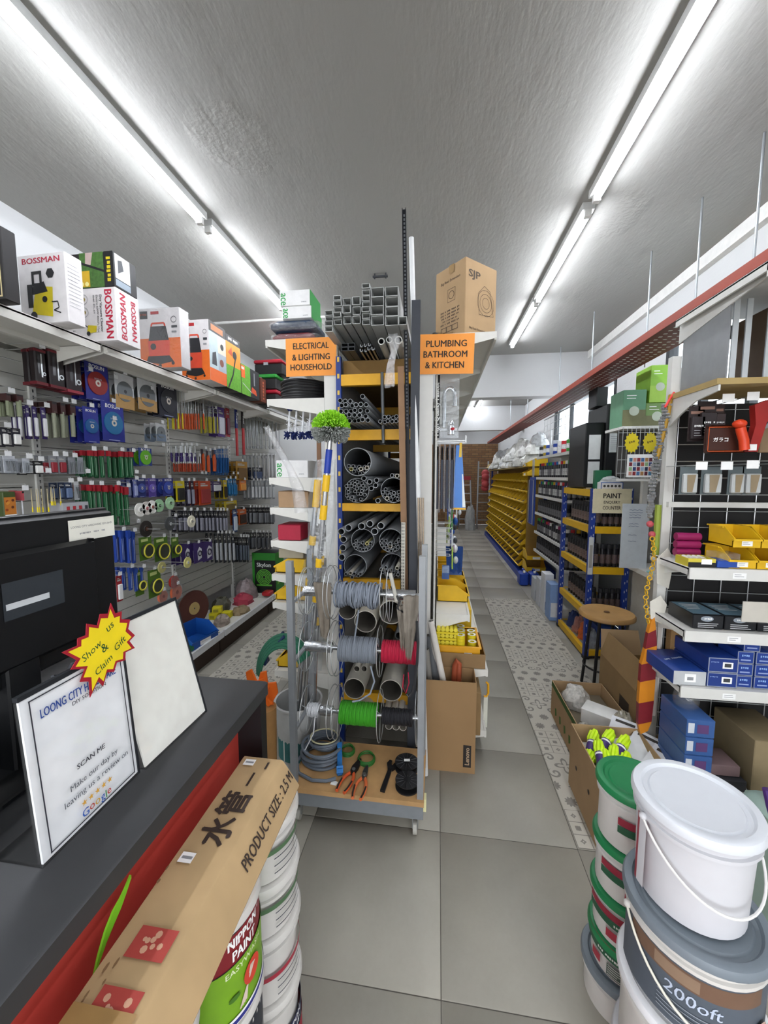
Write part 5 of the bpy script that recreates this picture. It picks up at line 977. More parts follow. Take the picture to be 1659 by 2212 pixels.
# yellow bins on the shelf behind
for k, y in enumerate((2.64, 2.86, 3.1, 3.4)):
    bin_('storage_bin', '%s yellow bin on the plumbing shelf behind the tape tray' % ('nearest', 'second', 'third', 'farthest')[k], (.105, y, .803), .19, .2, .11, M('#d6aa12', .45), R(90))
for k, (x, y) in enumerate(((.06, 2.72), (.135, 2.86))): 
    o = boxed('boxed_fitting', ('smaller', 'larger')[k] + ' blue and white boxed fitting above the yellow bins', 'box', (x, y, .915), ((.05, .06, .09), (.09, .08, .1))[k], M('#8fa4c6', .6)); sx, sy, sz = ((.05, .06, .09), (.09, .08, .1))[k]
    p = Print(face(sx, sy, sz, 'front')); p.rect(0, 0, sx, sz * .5, M('#3f5f9c', .6)); p.lines(.01, sz * .8, sx - .01, 3, .01, M('#5a6c90', .6)); p.build('printed_design', o)
# faucet pack
r_ = root('faucet_pack', 'chrome faucet in a clear pack with black lettered card', 'faucet', (.038, 2.3, 1.86))
MB().box(-.062, .0, 0, -.035, .01, .36, M('#161617', .5)).build('card_strip', r_); p = Print(frame((-.062, -.0005, 0), (1, 0, 0), (0, 0, 1))); p.text('High Quality Faucet', .0135, .165, PAPER, w=.3, rot=90, bold=.02); p.build('lettering', r_)
MB().box(-.035, -.012, 0, .075, .03, .37, CLEAR).build('clear_pack', r_)
CH = M('#d4d6d8', .12, .95)
MB().path([(-.01, .01, .06), (-.01, .01, .24)] + [(.02 - .03 * math.cos(t), .01, .24 + .045 * math.sin(t)) for t in [math.pi * i / 10 for i in range(1, 11)]] + [(.05, .01, .18)], .012, CH, 10).build('spout', r_)
MB().cyl((.03, .01, .02), (.03, .01, .07), .02, CH, 14).ball((.03, .01, .085), .018, CH).build('mixer_body', r_); MB().cyl((.03, .0, .05), (.045, -.02, .05), .008, RED, 10).build('red_cap', r_)
for k in range(4):
    r_ = root('sprayer_pack', '%s dark blue sprayer in a clear sleeve below the faucet pack' % ('post side', 'second', 'third', 'aisle side')[k], 'sprayer', (-.022 + k * .030 if k else -.02, 2.28 + .012 * k, 1.425), group='dark sprayers below the faucet')
    MB().box(.0, -.002, 0, .002, .13, .40, clear_mat('sleeve', '#c8ccd6', gloss=.12, body=.3)).box(.024, -.002, 0, .026, .13, .40, clear_mat('sleeve', '#c8ccd6')).build('clear_sleeve', r_)
    MB().box(.006, .01, .02, .02, .12, .31, M('#232a3c', .5)).build('sprayer_body', r_); MB().path([(.013, .06, .31), (.013, .06, .36), (.013, .03, .385)], .006, DGREY, 8).build('nozzle', r_)
tag(MB().box(-.02, 2.27, 1.838, .155, 2.276, 1.842, WIRE).box(.15, 2.255, 1.83, .155, 2.29, 1.87, WIRE).box(-.02, 2.40, 1.838, .165, 2.406, 1.842, WIRE).build('display_hook'), 'long wire display hook carrying the dark sprayers', 'hook')
r_ = root('blue_pouch', 'glossy blue and yellow pouch hanging next to the dark sprayers', 'pouch', (.115, 2.36, 1.45)); T = frame((0, 0, 0), (1, 0, 0), (0, 0, 1))
MB(T).prism([(-.03, 0), (.048, .0), (.02, .37), (-.012, .37)], -.025, .025, M('#1f6fc0', .3)).build('pouch_body', r_); MB(T).prism([(-.032, -.012), (.05, -.012), (.048, .004), (-.03, .004)], -.024, .024, M('#d9a520', .4)).build('bottom_seam', r_); MB(T).prism([(.03, .004), (.0485, .004), (.03, .2), (.024, .2)], -.0262, .0262, M('#dfe3e0', .4)).build('side_panel', r_); MB(T).prism([(.004, .3), (.02, .3), (.021, .385), (.008, .385)], -.0262, .0262, M('#d9b020', .4)).build('corner_patch', r_)
for j in range(7):
    z = 1.36 - j * .033; tag(MB().path([(-.02, 2.3, z), (.075, 2.3, z), (.085, 2.3, z + .012)], .0022, WIRE, 6).path([(-.02, 2.36, z), (.075, 2.36, z)], .0022, WIRE, 6).path([(.075, 2.3, z), (.075, 2.36, z)], .0022, WIRE, 6).build('display_hook'), 'bare wire display hook below the dark sprayers', 'hook', 'bare hooks on the plumbing side')
cols = ['#3f7d3a', '#8fae3a', '#c9cdd0', '#8c2230', '#27459c', '#d9dcde', '#3c5f8c', '#7b8f2c', '#b8343c', '#e2e4e2']
random.seed(21)
for j in range(22):
    y = 2.46 + .13 * (j % 11) + random.uniform(0, .04); z = 1.36 - .2 * (j // 11) - random.uniform(0, .08) - .06 * (j % 2); w = random.uniform(.05, .09); h = random.uniform(.09, .16)
    r_ = root('fitting_pack', '%s small hanging fitting pack in the %s row along the plumbing aisle' % (ORD[j % 11], ('upper', 'lower')[j // 11]), 'pack', (.08 + random.uniform(0, .06), y, z), group='fitting packs on the plumbing side')
    MB().box(-.008, -w / 2, 0, .0, w / 2, h, M(cols[j % 10], .5)).build('card', r_); MB().ball((-.012 + .03, 0, h * .4), w * .38, M(random.choice(('#c2c4c6', '#d8dadb', '#3a3d40', '#254a8c')), .35), 8, 5, (.6, 1, .9)).build('fitting', r_)
cloth('blue_cloth', 'dark blue cloth bundle hanging above the boxed fittings', 'cloth', .12, 2.75, 1.14, .12, .16, '#1f3f78', 3, .9)
r_ = root('price_clip', 'yellow hook with hanging price card at the shelf edge beside the tall carton', 'price clip', (.305, 2.3, .20))
MB().path([(0, 0, .19), (.012, 0, .18), (.014, 0, .12), (.004, 0, .1), (-.012, 0, .1)], .007, M('#e0a21c', .45), 8).build('hook', r_); MB().box(-.012, -.002, -.1, .012, 0, .1, M('#d9d9cc', .6)).build('card', r_)
for j in range(6):
    y = 2.4 + j * .6; o = boxed('shelf_carton', '%s carton on the bottom shelf of the plumbing side' % ORD[j], 'carton', (.14, y, .143), (.24, .5, random.uniform(.2, .3)), random.choice((KRAFT, KRAFTD, M('#c9c6bd', .7))), group='cartons on the bottom plumbing shelf')
for j in range(5):
    y = 2.85 + j * .62; boxed('shelf_carton', '%s box on the low shelf behind the tape tray' % ORD[j], 'box', (.13, y, .518), (.22, .4, .2), (M('#d8b020', .5), KRAFT, M('#c9c6bd', .7), KRAFTD, M('#3f5f9c', .6))[j], group='boxes on the low plumbing shelf')
# ================================================================== tool wall: goods on hooks (kind, y, z of the lower edge, width, height, colours, label)
LW = [('spanner',4.35,1.607,0.039,0.274,'','','chrome ring spanner in the second row'),
('spanner',4.44,1.607,0.042,0.279,'','','chrome ring spanner in the second row'),
('spanner',4.54,1.606,0.044,0.285,'','','chrome ring spanner in the second row'),
('spanner',4.64,1.605,0.046,0.291,'','','chrome ring spanner in the second row'),
('spanner',4.75,1.604,0.049,0.298,'','','chrome ring spanner in the second row'),
('spanner',4.86,1.604,0.051,0.304,'','','chrome ring spanner in the second row'),
('spanner',4.98,1.603,0.055,0.311,'','','chrome ring spanner in the second row'),
('dark',4.35,1.364,0.055,0.221,'#8f9296','#c9cbcd','clear hook pack at the far wall end'),
('dark',4.44,1.359,0.057,0.225,'#8f9296','#c9cbcd','clear hook pack at the far wall end'),
('dark',4.53,1.354,0.06,0.229,'#8f9296','#c9cbcd','clear hook pack at the far wall end'),
('dark',4.62,1.348,0.063,0.234,'#8f9296','#c9cbcd','clear hook pack at the far wall end'),
('dark',4.72,1.342,0.066,0.239,'#8f9296','#c9cbcd','clear hook pack at the far wall end'),
('dark',4.83,1.336,0.069,0.243,'#8f9296','#c9cbcd','clear hook pack at the far wall end'),
('dark',4.93,1.33,0.072,0.248,'#8f9296','#c9cbcd','clear hook pack at the far wall end'),
('dark',4.25,1.075,0.043,0.196,'#1d1e22','#7c7f84','black accessory pack at the far wall end'),
('dark',4.33,1.066,0.045,0.199,'#1d1e22','#7c7f84','black accessory pack at the far wall end'),
('dark',4.4,1.056,0.046,0.203,'#1d1e22','#7c7f84','black accessory pack at the far wall end'),
('dark',4.48,1.046,0.048,0.206,'#1d1e22','#7c7f84','black accessory pack at the far wall end'),
('dark',4.56,1.036,0.05,0.21,'#1d1e22','#7c7f84','black accessory pack at the far wall end'),
('dark',4.65,1.026,0.052,0.213,'#1d1e22','#7c7f84','black accessory pack at the far wall end'),
('dark',4.74,1.015,0.054,0.217,'#1d1e22','#7c7f84','black accessory pack at the far wall end'),
('dark',4.83,1.004,0.057,0.221,'#1d1e22','#7c7f84','black accessory pack at the far wall end'),
('dark',4.92,0.992,0.059,0.225,'#1d1e22','#7c7f84','black accessory pack at the far wall end'),
('dark',4.28,0.77,0.055,0.199,'#2a2c30','#54575c','dark grey hose pack at the far wall end'),
('dark',4.38,0.753,0.057,0.203,'#2a2c30','#54575c','dark grey hose pack at the far wall end'),
('dark',4.47,0.734,0.061,0.207,'#2a2c30','#54575c','dark grey hose pack at the far wall end'),
('dark',4.57,0.715,0.063,0.212,'#2a2c30','#54575c','dark grey hose pack at the far wall end'),
('dark',4.68,0.695,0.066,0.216,'#2a2c30','#54575c','dark grey hose pack at the far wall end'),
('dark',4.79,0.674,0.07,0.221,'#2a2c30','#54575c','dark grey hose pack at the far wall end'),
('pack',4.51,1.595,0.288,0.148,'#1c1f2c','#3a4a6a','navy pouch at the far wall end'),
('case',1.92,2.15,0.061,0.194,'#1d1416','#6b1c26','first black tool case with dark red rim under the high shelf'),
('case',2.01,2.149,0.091,0.214,'#1d1416','#6b1c26','second black tool case with dark red rim under the high shelf'),
('case',2.12,2.146,0.102,0.22,'#2a1e22','#a03444','tool case with clear window and chrome bits under the high shelf'),
('disc',2.29,2.129,0.174,0.236,'#2b2f86','#8e2422','blue card with a dark red cutting disc'),
('saw',2.49,2.111,0.164,0.235,'#c3c4c6','#b58f58','first circular saw blade card in kraft and white'),
('saw',2.71,2.132,0.191,0.225,'#c3c4c6','#b58f58','second circular saw blade card in kraft and white'),
('disc',2.93,2.12,0.216,0.265,'#1c1d2c','#2c2e36','near black card with a dark saw blade'),
('screw',3.07,2.04,0.012,0.316,'#d8c81c','','yellow handled long screwdriver'),
('screw',3.11,2.045,0.012,0.32,'#d8c81c','','yellow handled long screwdriver'),
('screw',3.16,2.047,0.013,0.325,'#c9501c','','orange handled long screwdriver'),
('screw',3.21,2.053,0.015,0.329,'#c9501c','','orange handled long screwdriver'),
('screw',3.26,2.058,0.015,0.334,'#c9501c','','orange handled long screwdriver'),
('screw',3.31,2.064,0.016,0.339,'#c9501c','','orange handled long screwdriver'),
('screw',3.36,2.07,0.017,0.344,'#c9501c','','orange handled long screwdriver'),
('screw',3.42,2.077,0.018,0.348,'#c9501c','','orange handled long screwdriver'),
('screw',3.51,2.052,0.01,0.375,'#b5a81c','','olive yellow handled screwdriver'),
('screw',3.55,2.057,0.012,0.379,'#b5a81c','','olive yellow handled screwdriver'),
('screw',3.6,2.062,0.013,0.384,'#b5a81c','','olive yellow handled screwdriver'),
('screw',3.65,2.067,0.013,0.389,'#b5a81c','','olive yellow handled screwdriver'),
('pack',3.74,2.041,0.125,0.295,'#4a2f7c','#c9c9d4','tall purple tool pack'),
('pack',3.87,2.053,0.07,0.296,'#9c2430','#5a2a3c','narrow red tool pack'),
('wrench',4.03,1.862,0.096,0.598,'#1f2a6c','#b02428','long blue and red pipe wrench'),
('wrench',4.19,1.881,0.118,0.6,'#1c1618','#b02428','long black and red pipe wrench'),
('spanner',4.43,1.961,0.033,0.385,'','','chrome spanner'),
('spanner',4.52,1.967,0.036,0.394,'','','chrome spanner'),
('spanner',4.62,1.974,0.037,0.402,'','','chrome spanner'),
('spanner',4.73,1.981,0.04,0.41,'','','chrome spanner'),
('spanner',4.84,1.989,0.042,0.419,'','','chrome spanner'),
('spanner',4.95,1.996,0.046,0.429,'','','chrome spanner'),
('spanner',5.07,2.005,0.048,0.437,'','','chrome spanner'),
('spanner',5.2,2.013,0.052,0.448,'','','chrome spanner'),
('bits',1.74,1.951,0.024,0.114,'#3c1c1c','#7d8468','drill bit tube pack with dark brown cap'),
('bits',1.79,1.953,0.038,0.117,'#3c1c1c','#7d8468','drill bit tube pack with dark brown cap'),
('purp',1.83,1.839,0.018,0.181,'#33245c','#e2e2e6','dark purple hanging tool pack with white mark'),
('purp',1.87,1.843,0.021,0.177,'#33245c','#e2e2e6','dark purple hanging tool pack with white mark'),
('purp',1.92,1.847,0.027,0.176,'#33245c','#e2e2e6','dark purple hanging tool pack with white mark'),
('bits',1.97,1.86,0.032,0.211,'#3c1c1c','#8b8f7a','long drill bit tube pack with dark cap'),
('bits',2.03,1.865,0.035,0.209,'#3c1c1c','#8b8f7a','long drill bit tube pack with dark cap'),
('bits',2.09,1.877,0.038,0.197,'#3c1c1c','#8b8f7a','long drill bit tube pack with dark cap'),
('pack',1.71,1.793,0.031,0.094,'#20202a','#d9d9d6','small black and white tool card'),
('pack',1.76,1.797,0.044,0.092,'#20202a','#d9d9d6','small black and white tool card'),
('disc',2.21,1.851,0.109,0.223,'#262f8c','#1f5a94','lower blue card with a blue cutting disc, seen partly'),
('disc',2.38,1.875,0.181,0.259,'#262f8c','#1f6a9c','large blue card with a bright blue cutting disc'),
('saw',2.84,1.916,0.109,0.139,'#b9babb','#6f7f94','small saw blade card beside the upright'),
('clear',1.7,1.657,0.03,0.085,'#b9bcc2','','clear pack of small fittings'),
('clear',1.74,1.657,0.033,0.087,'#b9bcc2','','clear pack of small fittings'),
('clear',1.8,1.655,0.036,0.079,'#b9bcc2','','clear pack of small fittings'),
('pack',1.86,1.65,0.052,0.072,'#1c1c1e','#dcdcd8','small white card with a black tool'),
('pack',1.95,1.651,0.045,0.103,'#8c8f94','#8c2a34','grey card pack with a red base'),
('pack',2.01,1.651,0.049,0.106,'#8c8f94','#8c2a34','grey card pack with a red base'),
('clear',2.07,1.651,0.04,0.101,'#8f9298','','clear pack of grey drill parts'),
('clear',2.12,1.652,0.039,0.103,'#8f9298','','clear pack of grey drill parts'),
('green',2.2,1.634,0.027,0.168,'#1b5a34','#a3202c','red topped green blade pack in the upper row'),
('green',2.24,1.631,0.021,0.171,'#1b5a34','#a3202c','red topped green blade pack in the upper row'),
('green',2.29,1.628,0.029,0.18,'#1b5a34','#a3202c','red topped green blade pack in the upper row'),
('green',2.33,1.628,0.022,0.18,'#1b5a34','#a3202c','red topped green blade pack in the upper row'),
('green',2.43,1.627,0.025,0.184,'#1b5a34','#a3202c','red topped green blade pack in the upper row'),
('green',2.48,1.627,0.027,0.183,'#1b5a34','#a3202c','red topped green blade pack in the upper row'),
('green',2.53,1.627,0.041,0.186,'#1b5a34','#a3202c','red topped green blade pack in the upper row'),
('disc',2.65,1.716,0.129,0.132,'#263a7c','#5da31c','blue card with a lime green disc'),
('pscrew',3.07,1.763,0.014,0.135,'#3c2470','','purple handled short screwdriver'),
('pscrew',3.1,1.764,0.015,0.136,'#3c2470','','purple handled short screwdriver'),
('pscrew',3.13,1.765,0.015,0.138,'#3c2470','','purple handled short screwdriver'),
('pscrew',3.17,1.767,0.015,0.138,'#3c2470','','purple handled short screwdriver'),
('pscrew',3.2,1.768,0.016,0.14,'#3c2470','','purple handled short screwdriver'),
('pscrew',3.23,1.769,0.016,0.141,'#3c2470','','purple handled short screwdriver'),
('pscrew',3.27,1.77,0.016,0.143,'#3c2470','','purple handled short screwdriver'),
('pscrew',3.09,1.676,0.015,0.132,'#a83c1c','','rust orange handled short screwdriver'),
('pscrew',3.12,1.676,0.015,0.134,'#a83c1c','','rust orange handled short screwdriver'),
('pscrew',3.16,1.677,0.015,0.134,'#a83c1c','','rust orange handled short screwdriver'),
('pscrew',3.19,1.677,0.016,0.136,'#a83c1c','','rust orange handled short screwdriver'),
('pscrew',3.23,1.678,0.017,0.137,'#a83c1c','','rust orange handled short screwdriver'),
('pscrew',3.27,1.678,0.017,0.139,'#a83c1c','','rust orange handled short screwdriver'),
('pscrew',3.31,1.678,0.018,0.141,'#a83c1c','','rust orange handled short screwdriver'),
('pscrew',3.35,1.679,0.018,0.142,'#a83c1c','','rust orange handled short screwdriver'),
('knife',3.41,1.684,0.036,0.209,'#d65a28','','orange utility knife'),
('knife',3.48,1.676,0.038,0.204,'#d65a28','','orange utility knife'),
('knife',3.56,1.686,0.049,0.209,'#d65a28','','orange utility knife'),
('slim',3.63,1.649,0.01,0.264,'#235c9c','','slim bright blue blade pack'),
('slim',3.67,1.65,0.011,0.266,'#235c9c','','slim bright blue blade pack'),
('slim',3.71,1.65,0.01,0.268,'#235c9c','','slim bright blue blade pack'),
('slim',3.75,1.65,0.012,0.271,'#235c9c','','slim bright blue blade pack'),
('slim',3.79,1.65,0.012,0.274,'#235c9c','','slim bright blue blade pack'),
('slim',3.83,1.65,0.012,0.276,'#235c9c','','slim bright blue blade pack'),
('pack',4.1,1.593,0.255,0.208,'#a3761c','#6b4c1c','amber brown tool pack'),
('box',1.7,1.416,0.061,0.143,'#b5702c','#3c4a24','boxed barbecue tool with an orange food photo'),
('caulk',1.81,1.442,0.008,0.128,'#d8c41c','','clear nozzle tube with a yellow base'),
('caulk',1.83,1.44,0.009,0.129,'#d8c41c','','clear nozzle tube with a yellow base'),
('caulk',1.85,1.438,0.009,0.13,'#d8c41c','','clear nozzle tube with a yellow base'),
('caulk',1.87,1.436,0.009,0.132,'#d8c41c','','clear nozzle tube with a yellow base'),
('caulk',1.9,1.433,0.01,0.134,'#d8c41c','','clear nozzle tube with a yellow base'),
('caulk',1.91,1.472,0.01,0.105,'#d8c41c','','clear nozzle tube with a yellow base'),
('caulk',1.93,1.47,0.01,0.106,'#d8c41c','','clear nozzle tube with a yellow base'),
('caulk',1.95,1.469,0.011,0.107,'#d8c41c','','clear nozzle tube with a yellow base'),
('caulk',1.98,1.467,0.011,0.108,'#d8c41c','','clear nozzle tube with a yellow base'),
('bits',1.77,1.401,0.012,0.163,'#b54c54','#c6c8cc','silver tube pack with a red cap'),
('pack',2.03,1.501,0.047,0.1,'#26324c','#5a6c8c','dark blue accessory card'),
('clear',2.09,1.492,0.031,0.114,'#c6c8ca','','narrow clear strip pack'),
('tray',2.06,1.394,0.166,0.085,'#b2b4b8','','grey clear front box of small parts'),
('green',2.17,1.391,0.02,0.193,'#1b5a34','#a3202c','red topped green blade pack in the lower row'),
('green',2.2,1.384,0.018,0.197,'#1b5a34','#a3202c','red topped green blade pack in the lower row'),
('green',2.24,1.377,0.022,0.203,'#1b5a34','#a3202c','red topped green blade pack in the lower row'),
('green',2.29,1.369,0.026,0.207,'#1b5a34','#a3202c','red topped green blade pack in the lower row'),
('green',2.38,1.36,0.021,0.217,'#1b5a34','#a3202c','red topped green blade pack in the lower row'),
('green',2.41,1.327,0.008,0.242,'#1b5a34','#a3202c','red topped green blade pack in the lower row'),
('green',2.46,1.288,0.036,0.273,'#1b5a34','#a3202c','red topped green blade pack in the lower row'),
('pack',2.54,1.485,0.033,0.128,'#6c74a8','#8c94b8','narrow pale blue card'),
('disc',2.61,1.481,0.085,0.142,'#26306c','#3c4c94','small dark blue disc card'),
('disc',2.71,1.476,0.077,0.146,'#4c3c8c','#6c5cac','small violet disc card'),
('disc',2.89,1.474,0.12,0.147,'#262c74','#34489c','small navy disc card beside the upright'),
('pack',3.04,1.418,0.112,0.179,'#c9b81c','#1c1c1c','yellow and black tool pack'),
('purp',3.14,1.375,0.041,0.22,'#241c34','#8c8c9c','dark plum hanging pack'),
('purp',3.21,1.369,0.043,0.225,'#241c34','#8c8c9c','dark plum hanging pack'),
('pack',3.4,1.364,0.188,0.228,'#b5421c','#8c2c2c','wide rust red glove pack'),
('pack',3.6,1.483,0.164,0.102,'#3c2c5c','#c9ccd0','purple and white sponge pack'),
('pack',3.75,1.4,0.065,0.197,'#c9b01c','#2c2418','tall yellow pack'),
('slim',3.83,1.43,0.028,0.181,'#2c74a8','','short sky blue pack'),
('slim',3.88,1.427,0.03,0.183,'#2c74a8','','short sky blue pack'),
('slim',3.93,1.424,0.03,0.186,'#2c74a8','','short sky blue pack'),
('slim',3.98,1.422,0.031,0.188,'#2c74a8','','short sky blue pack'),
('pack',4.13,1.472,0.15,0.121,'#d6782c','#e29c4c','bright orange pack'),
('pack',3.84,1.275,0.252,0.099,'#a8941c','#5c4c1c','mustard pack'),
('pack',4.09,1.089,0.176,0.174,'#b5521c','#2c1c14','orange and black pack'),
('dark',3.06,1.151,0.023,0.189,'#23232c','#8c8c98','dark socket accessory pack'),
('dark',3.1,1.144,0.024,0.192,'#23232c','#8c8c98','dark socket accessory pack'),
('dark',3.15,1.137,0.024,0.194,'#23232c','#8c8c98','dark socket accessory pack'),
('dark',3.19,1.131,0.025,0.196,'#23232c','#8c8c98','dark socket accessory pack'),
('dark',3.24,1.124,0.026,0.199,'#23232c','#8c8c98','dark socket accessory pack'),
('dark',3.29,1.116,0.027,0.203,'#23232c','#8c8c98','dark socket accessory pack'),
('dark',3.34,1.109,0.028,0.205,'#23232c','#8c8c98','dark socket accessory pack'),
('dark',3.39,1.101,0.029,0.208,'#23232c','#8c8c98','dark socket accessory pack'),
('dark',3.45,1.093,0.03,0.211,'#23232c','#8c8c98','dark socket accessory pack'),
('dark',3.5,1.085,0.032,0.215,'#23232c','#8c8c98','dark socket accessory pack'),
('dark',3.56,1.077,0.032,0.217,'#23232c','#8c8c98','dark socket accessory pack'),
('dark',3.62,1.068,0.034,0.221,'#23232c','#8c8c98','dark socket accessory pack'),
('dark',3.68,1.06,0.035,0.224,'#23232c','#8c8c98','dark socket accessory pack'),
('dark',3.74,1.05,0.037,0.228,'#23232c','#8c8c98','dark socket accessory pack'),
('slimw',3.91,1.026,0.087,0.263,'#2c4470','#b9c2cc','blue and silver level pack'),
('blue',2.4,1.03,0.025,0.228,'#1f3f94','#8c9cc8','tall blue blade pack'),
('blue',2.45,1.013,0.027,0.238,'#1f3f94','#8c9cc8','tall blue blade pack'),
('blue',2.5,1.001,0.028,0.236,'#1f3f94','#8c9cc8','tall blue blade pack'),
('blue',2.45,0.816,0.029,0.164,'#23408c','#8c9cc8','lower blue blade pack'),
('blue',2.5,0.79,0.029,0.171,'#23408c','#8c9cc8','lower blue blade pack'),
('blue',2.56,0.829,0.022,0.125,'#23408c','#8c9cc8','lower blue blade pack'),
('tapec',2.62,1.001,0.125,0.176,'#4a6c20','#c9c23c','green measuring tape card'),
('tapec',2.79,0.957,0.151,0.193,'#4a6c20','#c9c23c','green measuring tape card'),
('tapec',2.94,0.95,0.089,0.176,'#4a6c20','#c9c23c','green measuring tape card'),
('tapec',2.54,0.745,0.082,0.193,'#4a6c20','#c9c23c','lower green measuring tape card'),
('tapec',2.67,0.696,0.133,0.217,'#4a6c20','#c9c23c','lower green measuring tape card'),
('ring',3.09,0.86,0.118,0.181,'#33205c','#d2d2d8','purple card with a white ring'),
('ring',3.24,0.839,0.13,0.184,'#33205c','#d2d2d8','purple card with a white ring'),
('ring',3.41,0.818,0.159,0.188,'#33205c','#d2d2d8','purple card with a white ring'),
('dark',3.56,0.768,0.036,0.298,'#2c2e34','#a8abb0','grey black spanner pack'),
('dark',3.63,0.752,0.037,0.304,'#2c2e34','#a8abb0','grey black spanner pack'),
('dark',3.7,0.736,0.039,0.309,'#2c2e34','#a8abb0','grey black spanner pack'),
('dark',3.77,0.719,0.041,0.315,'#2c2e34','#a8abb0','grey black spanner pack'),
('dark',3.85,0.701,0.043,0.321,'#2c2e34','#a8abb0','grey black spanner pack'),
('dark',4,0.673,0.031,0.286,'#26282c','#5c6470','thin black tool pack'),
('dark',4.06,0.66,0.032,0.289,'#26282c','#5c6470','thin black tool pack'),
('dark',4.12,0.646,0.033,0.293,'#26282c','#5c6470','thin black tool pack'),
('dark',4.18,0.631,0.034,0.298,'#26282c','#5c6470','thin black tool pack'),
('pad',2.9,0.698,0.19,0.106,'#a8281c','','red sanding pad pack'),
('pad',2.93,0.583,0.133,0.138,'#d66a44','','orange sanding pad pack'),
('pad',2.76,0.617,0.107,0.101,'#cc6a4c','','coral sanding pad pack'),
('pack',2.34,0.767,0.047,0.184,'#8c1c24','#e2e2e2','dark red pack beside the monitor'),
]
r = root('tool_wall_shelving', 'white slatted wall shelving carrying hand tools and boxes', 'shelving', (0, 0, 0)); SLW = M('#b4b4ae', .5, var=.03)
BAYS = [(1.0, 2.02), (2.06, 3.17), (3.21, 4.2), (4.24, 5.3)]
for (a, b) in BAYS:
    sm = MB().box(0, 0, 0, .014, b - a, .076, SLW).build('slat', mesh_only=True)
    for k in range(25): put('slat', sm, r, (-2.434, a, .36 + k * .081))
for y in (2.04, 3.19, 4.22):
    u = MB().box(-2.44, y - .02, .05, -2.405, y + .02, 2.42, M('#d4d4d0', .45)).build('upright', r); s = MB()
    for k in range(58): s.box(-2.4049, y - .004, .3 + k * .036, -2.4043, y + .004, .318 + k * .036, DGREY)
    tag(s.build('slot', u), kind='stuff')
for (a, b) in BAYS:
    s = MB().box(-2.43, a - .01, 2.384, -1.92, b + .01, 2.392, GW).box(-1.932, a - .01, 2.345, -1.92, b + .01, 2.396, GW).box(-2.43, a, 2.35, -2.42, b, 2.384, GW).box(-2.2, a, 2.36, -2.17, b, 2.384, GW)
    s = s.build('high_shelf', r)
    for y in (a + .004, b - .004): MB(frame((0, y, 0), (1, 0, 0), (0, 0, 1))).prism([(-2.43, 2.25), (-2.43, 2.38), (-1.91, 2.38), (-1.91, 2.352), (-2.0, 2.335)], -.003, .003, GW).build('bracket', s)
    MB().box(-2.43, a - .01, .19, -1.95, b + .01, .2, GW).box(-1.95, a - .01, .165, -1.93, b + .01, .222, M('#d6d7d9', .4)).build('base_shelf', r)
    MB().box(-2.0, a - .01, .0, -1.985, b + .01, .165, M('#3b2c22', .7)).build('kick_board', r)
CARDS = {}
def cardpart(name, par, y0, z0, y1, z1, m, x=.0, t=.003): return MB().box(x - t, y0, z0, x, y1, z1, m).build(name, par)
hooks = []; cnt = {}; tot = {}
for e in LW: tot[e[7]] = tot.get(e[7], 0) + 1
def FRM(x=0.): return frame((x, 0, 0), (0, 1, 0), (0, 0, 1))
HK = MB().path([(0, 0, 0), (.22, 0, 0), (.232, 0, .012)], .0022, WIRE, 6).path([(0, 0, .03), (.235, 0, .03), (.24, 0, .02)], .0018, WIRE, 5).build('display_hook', mesh_only=True)
HT = MB().box(.238, -.016, -.002, .2395, .016, .024, M('#d9dadb', .6)).build('price_tag', mesh_only=True)
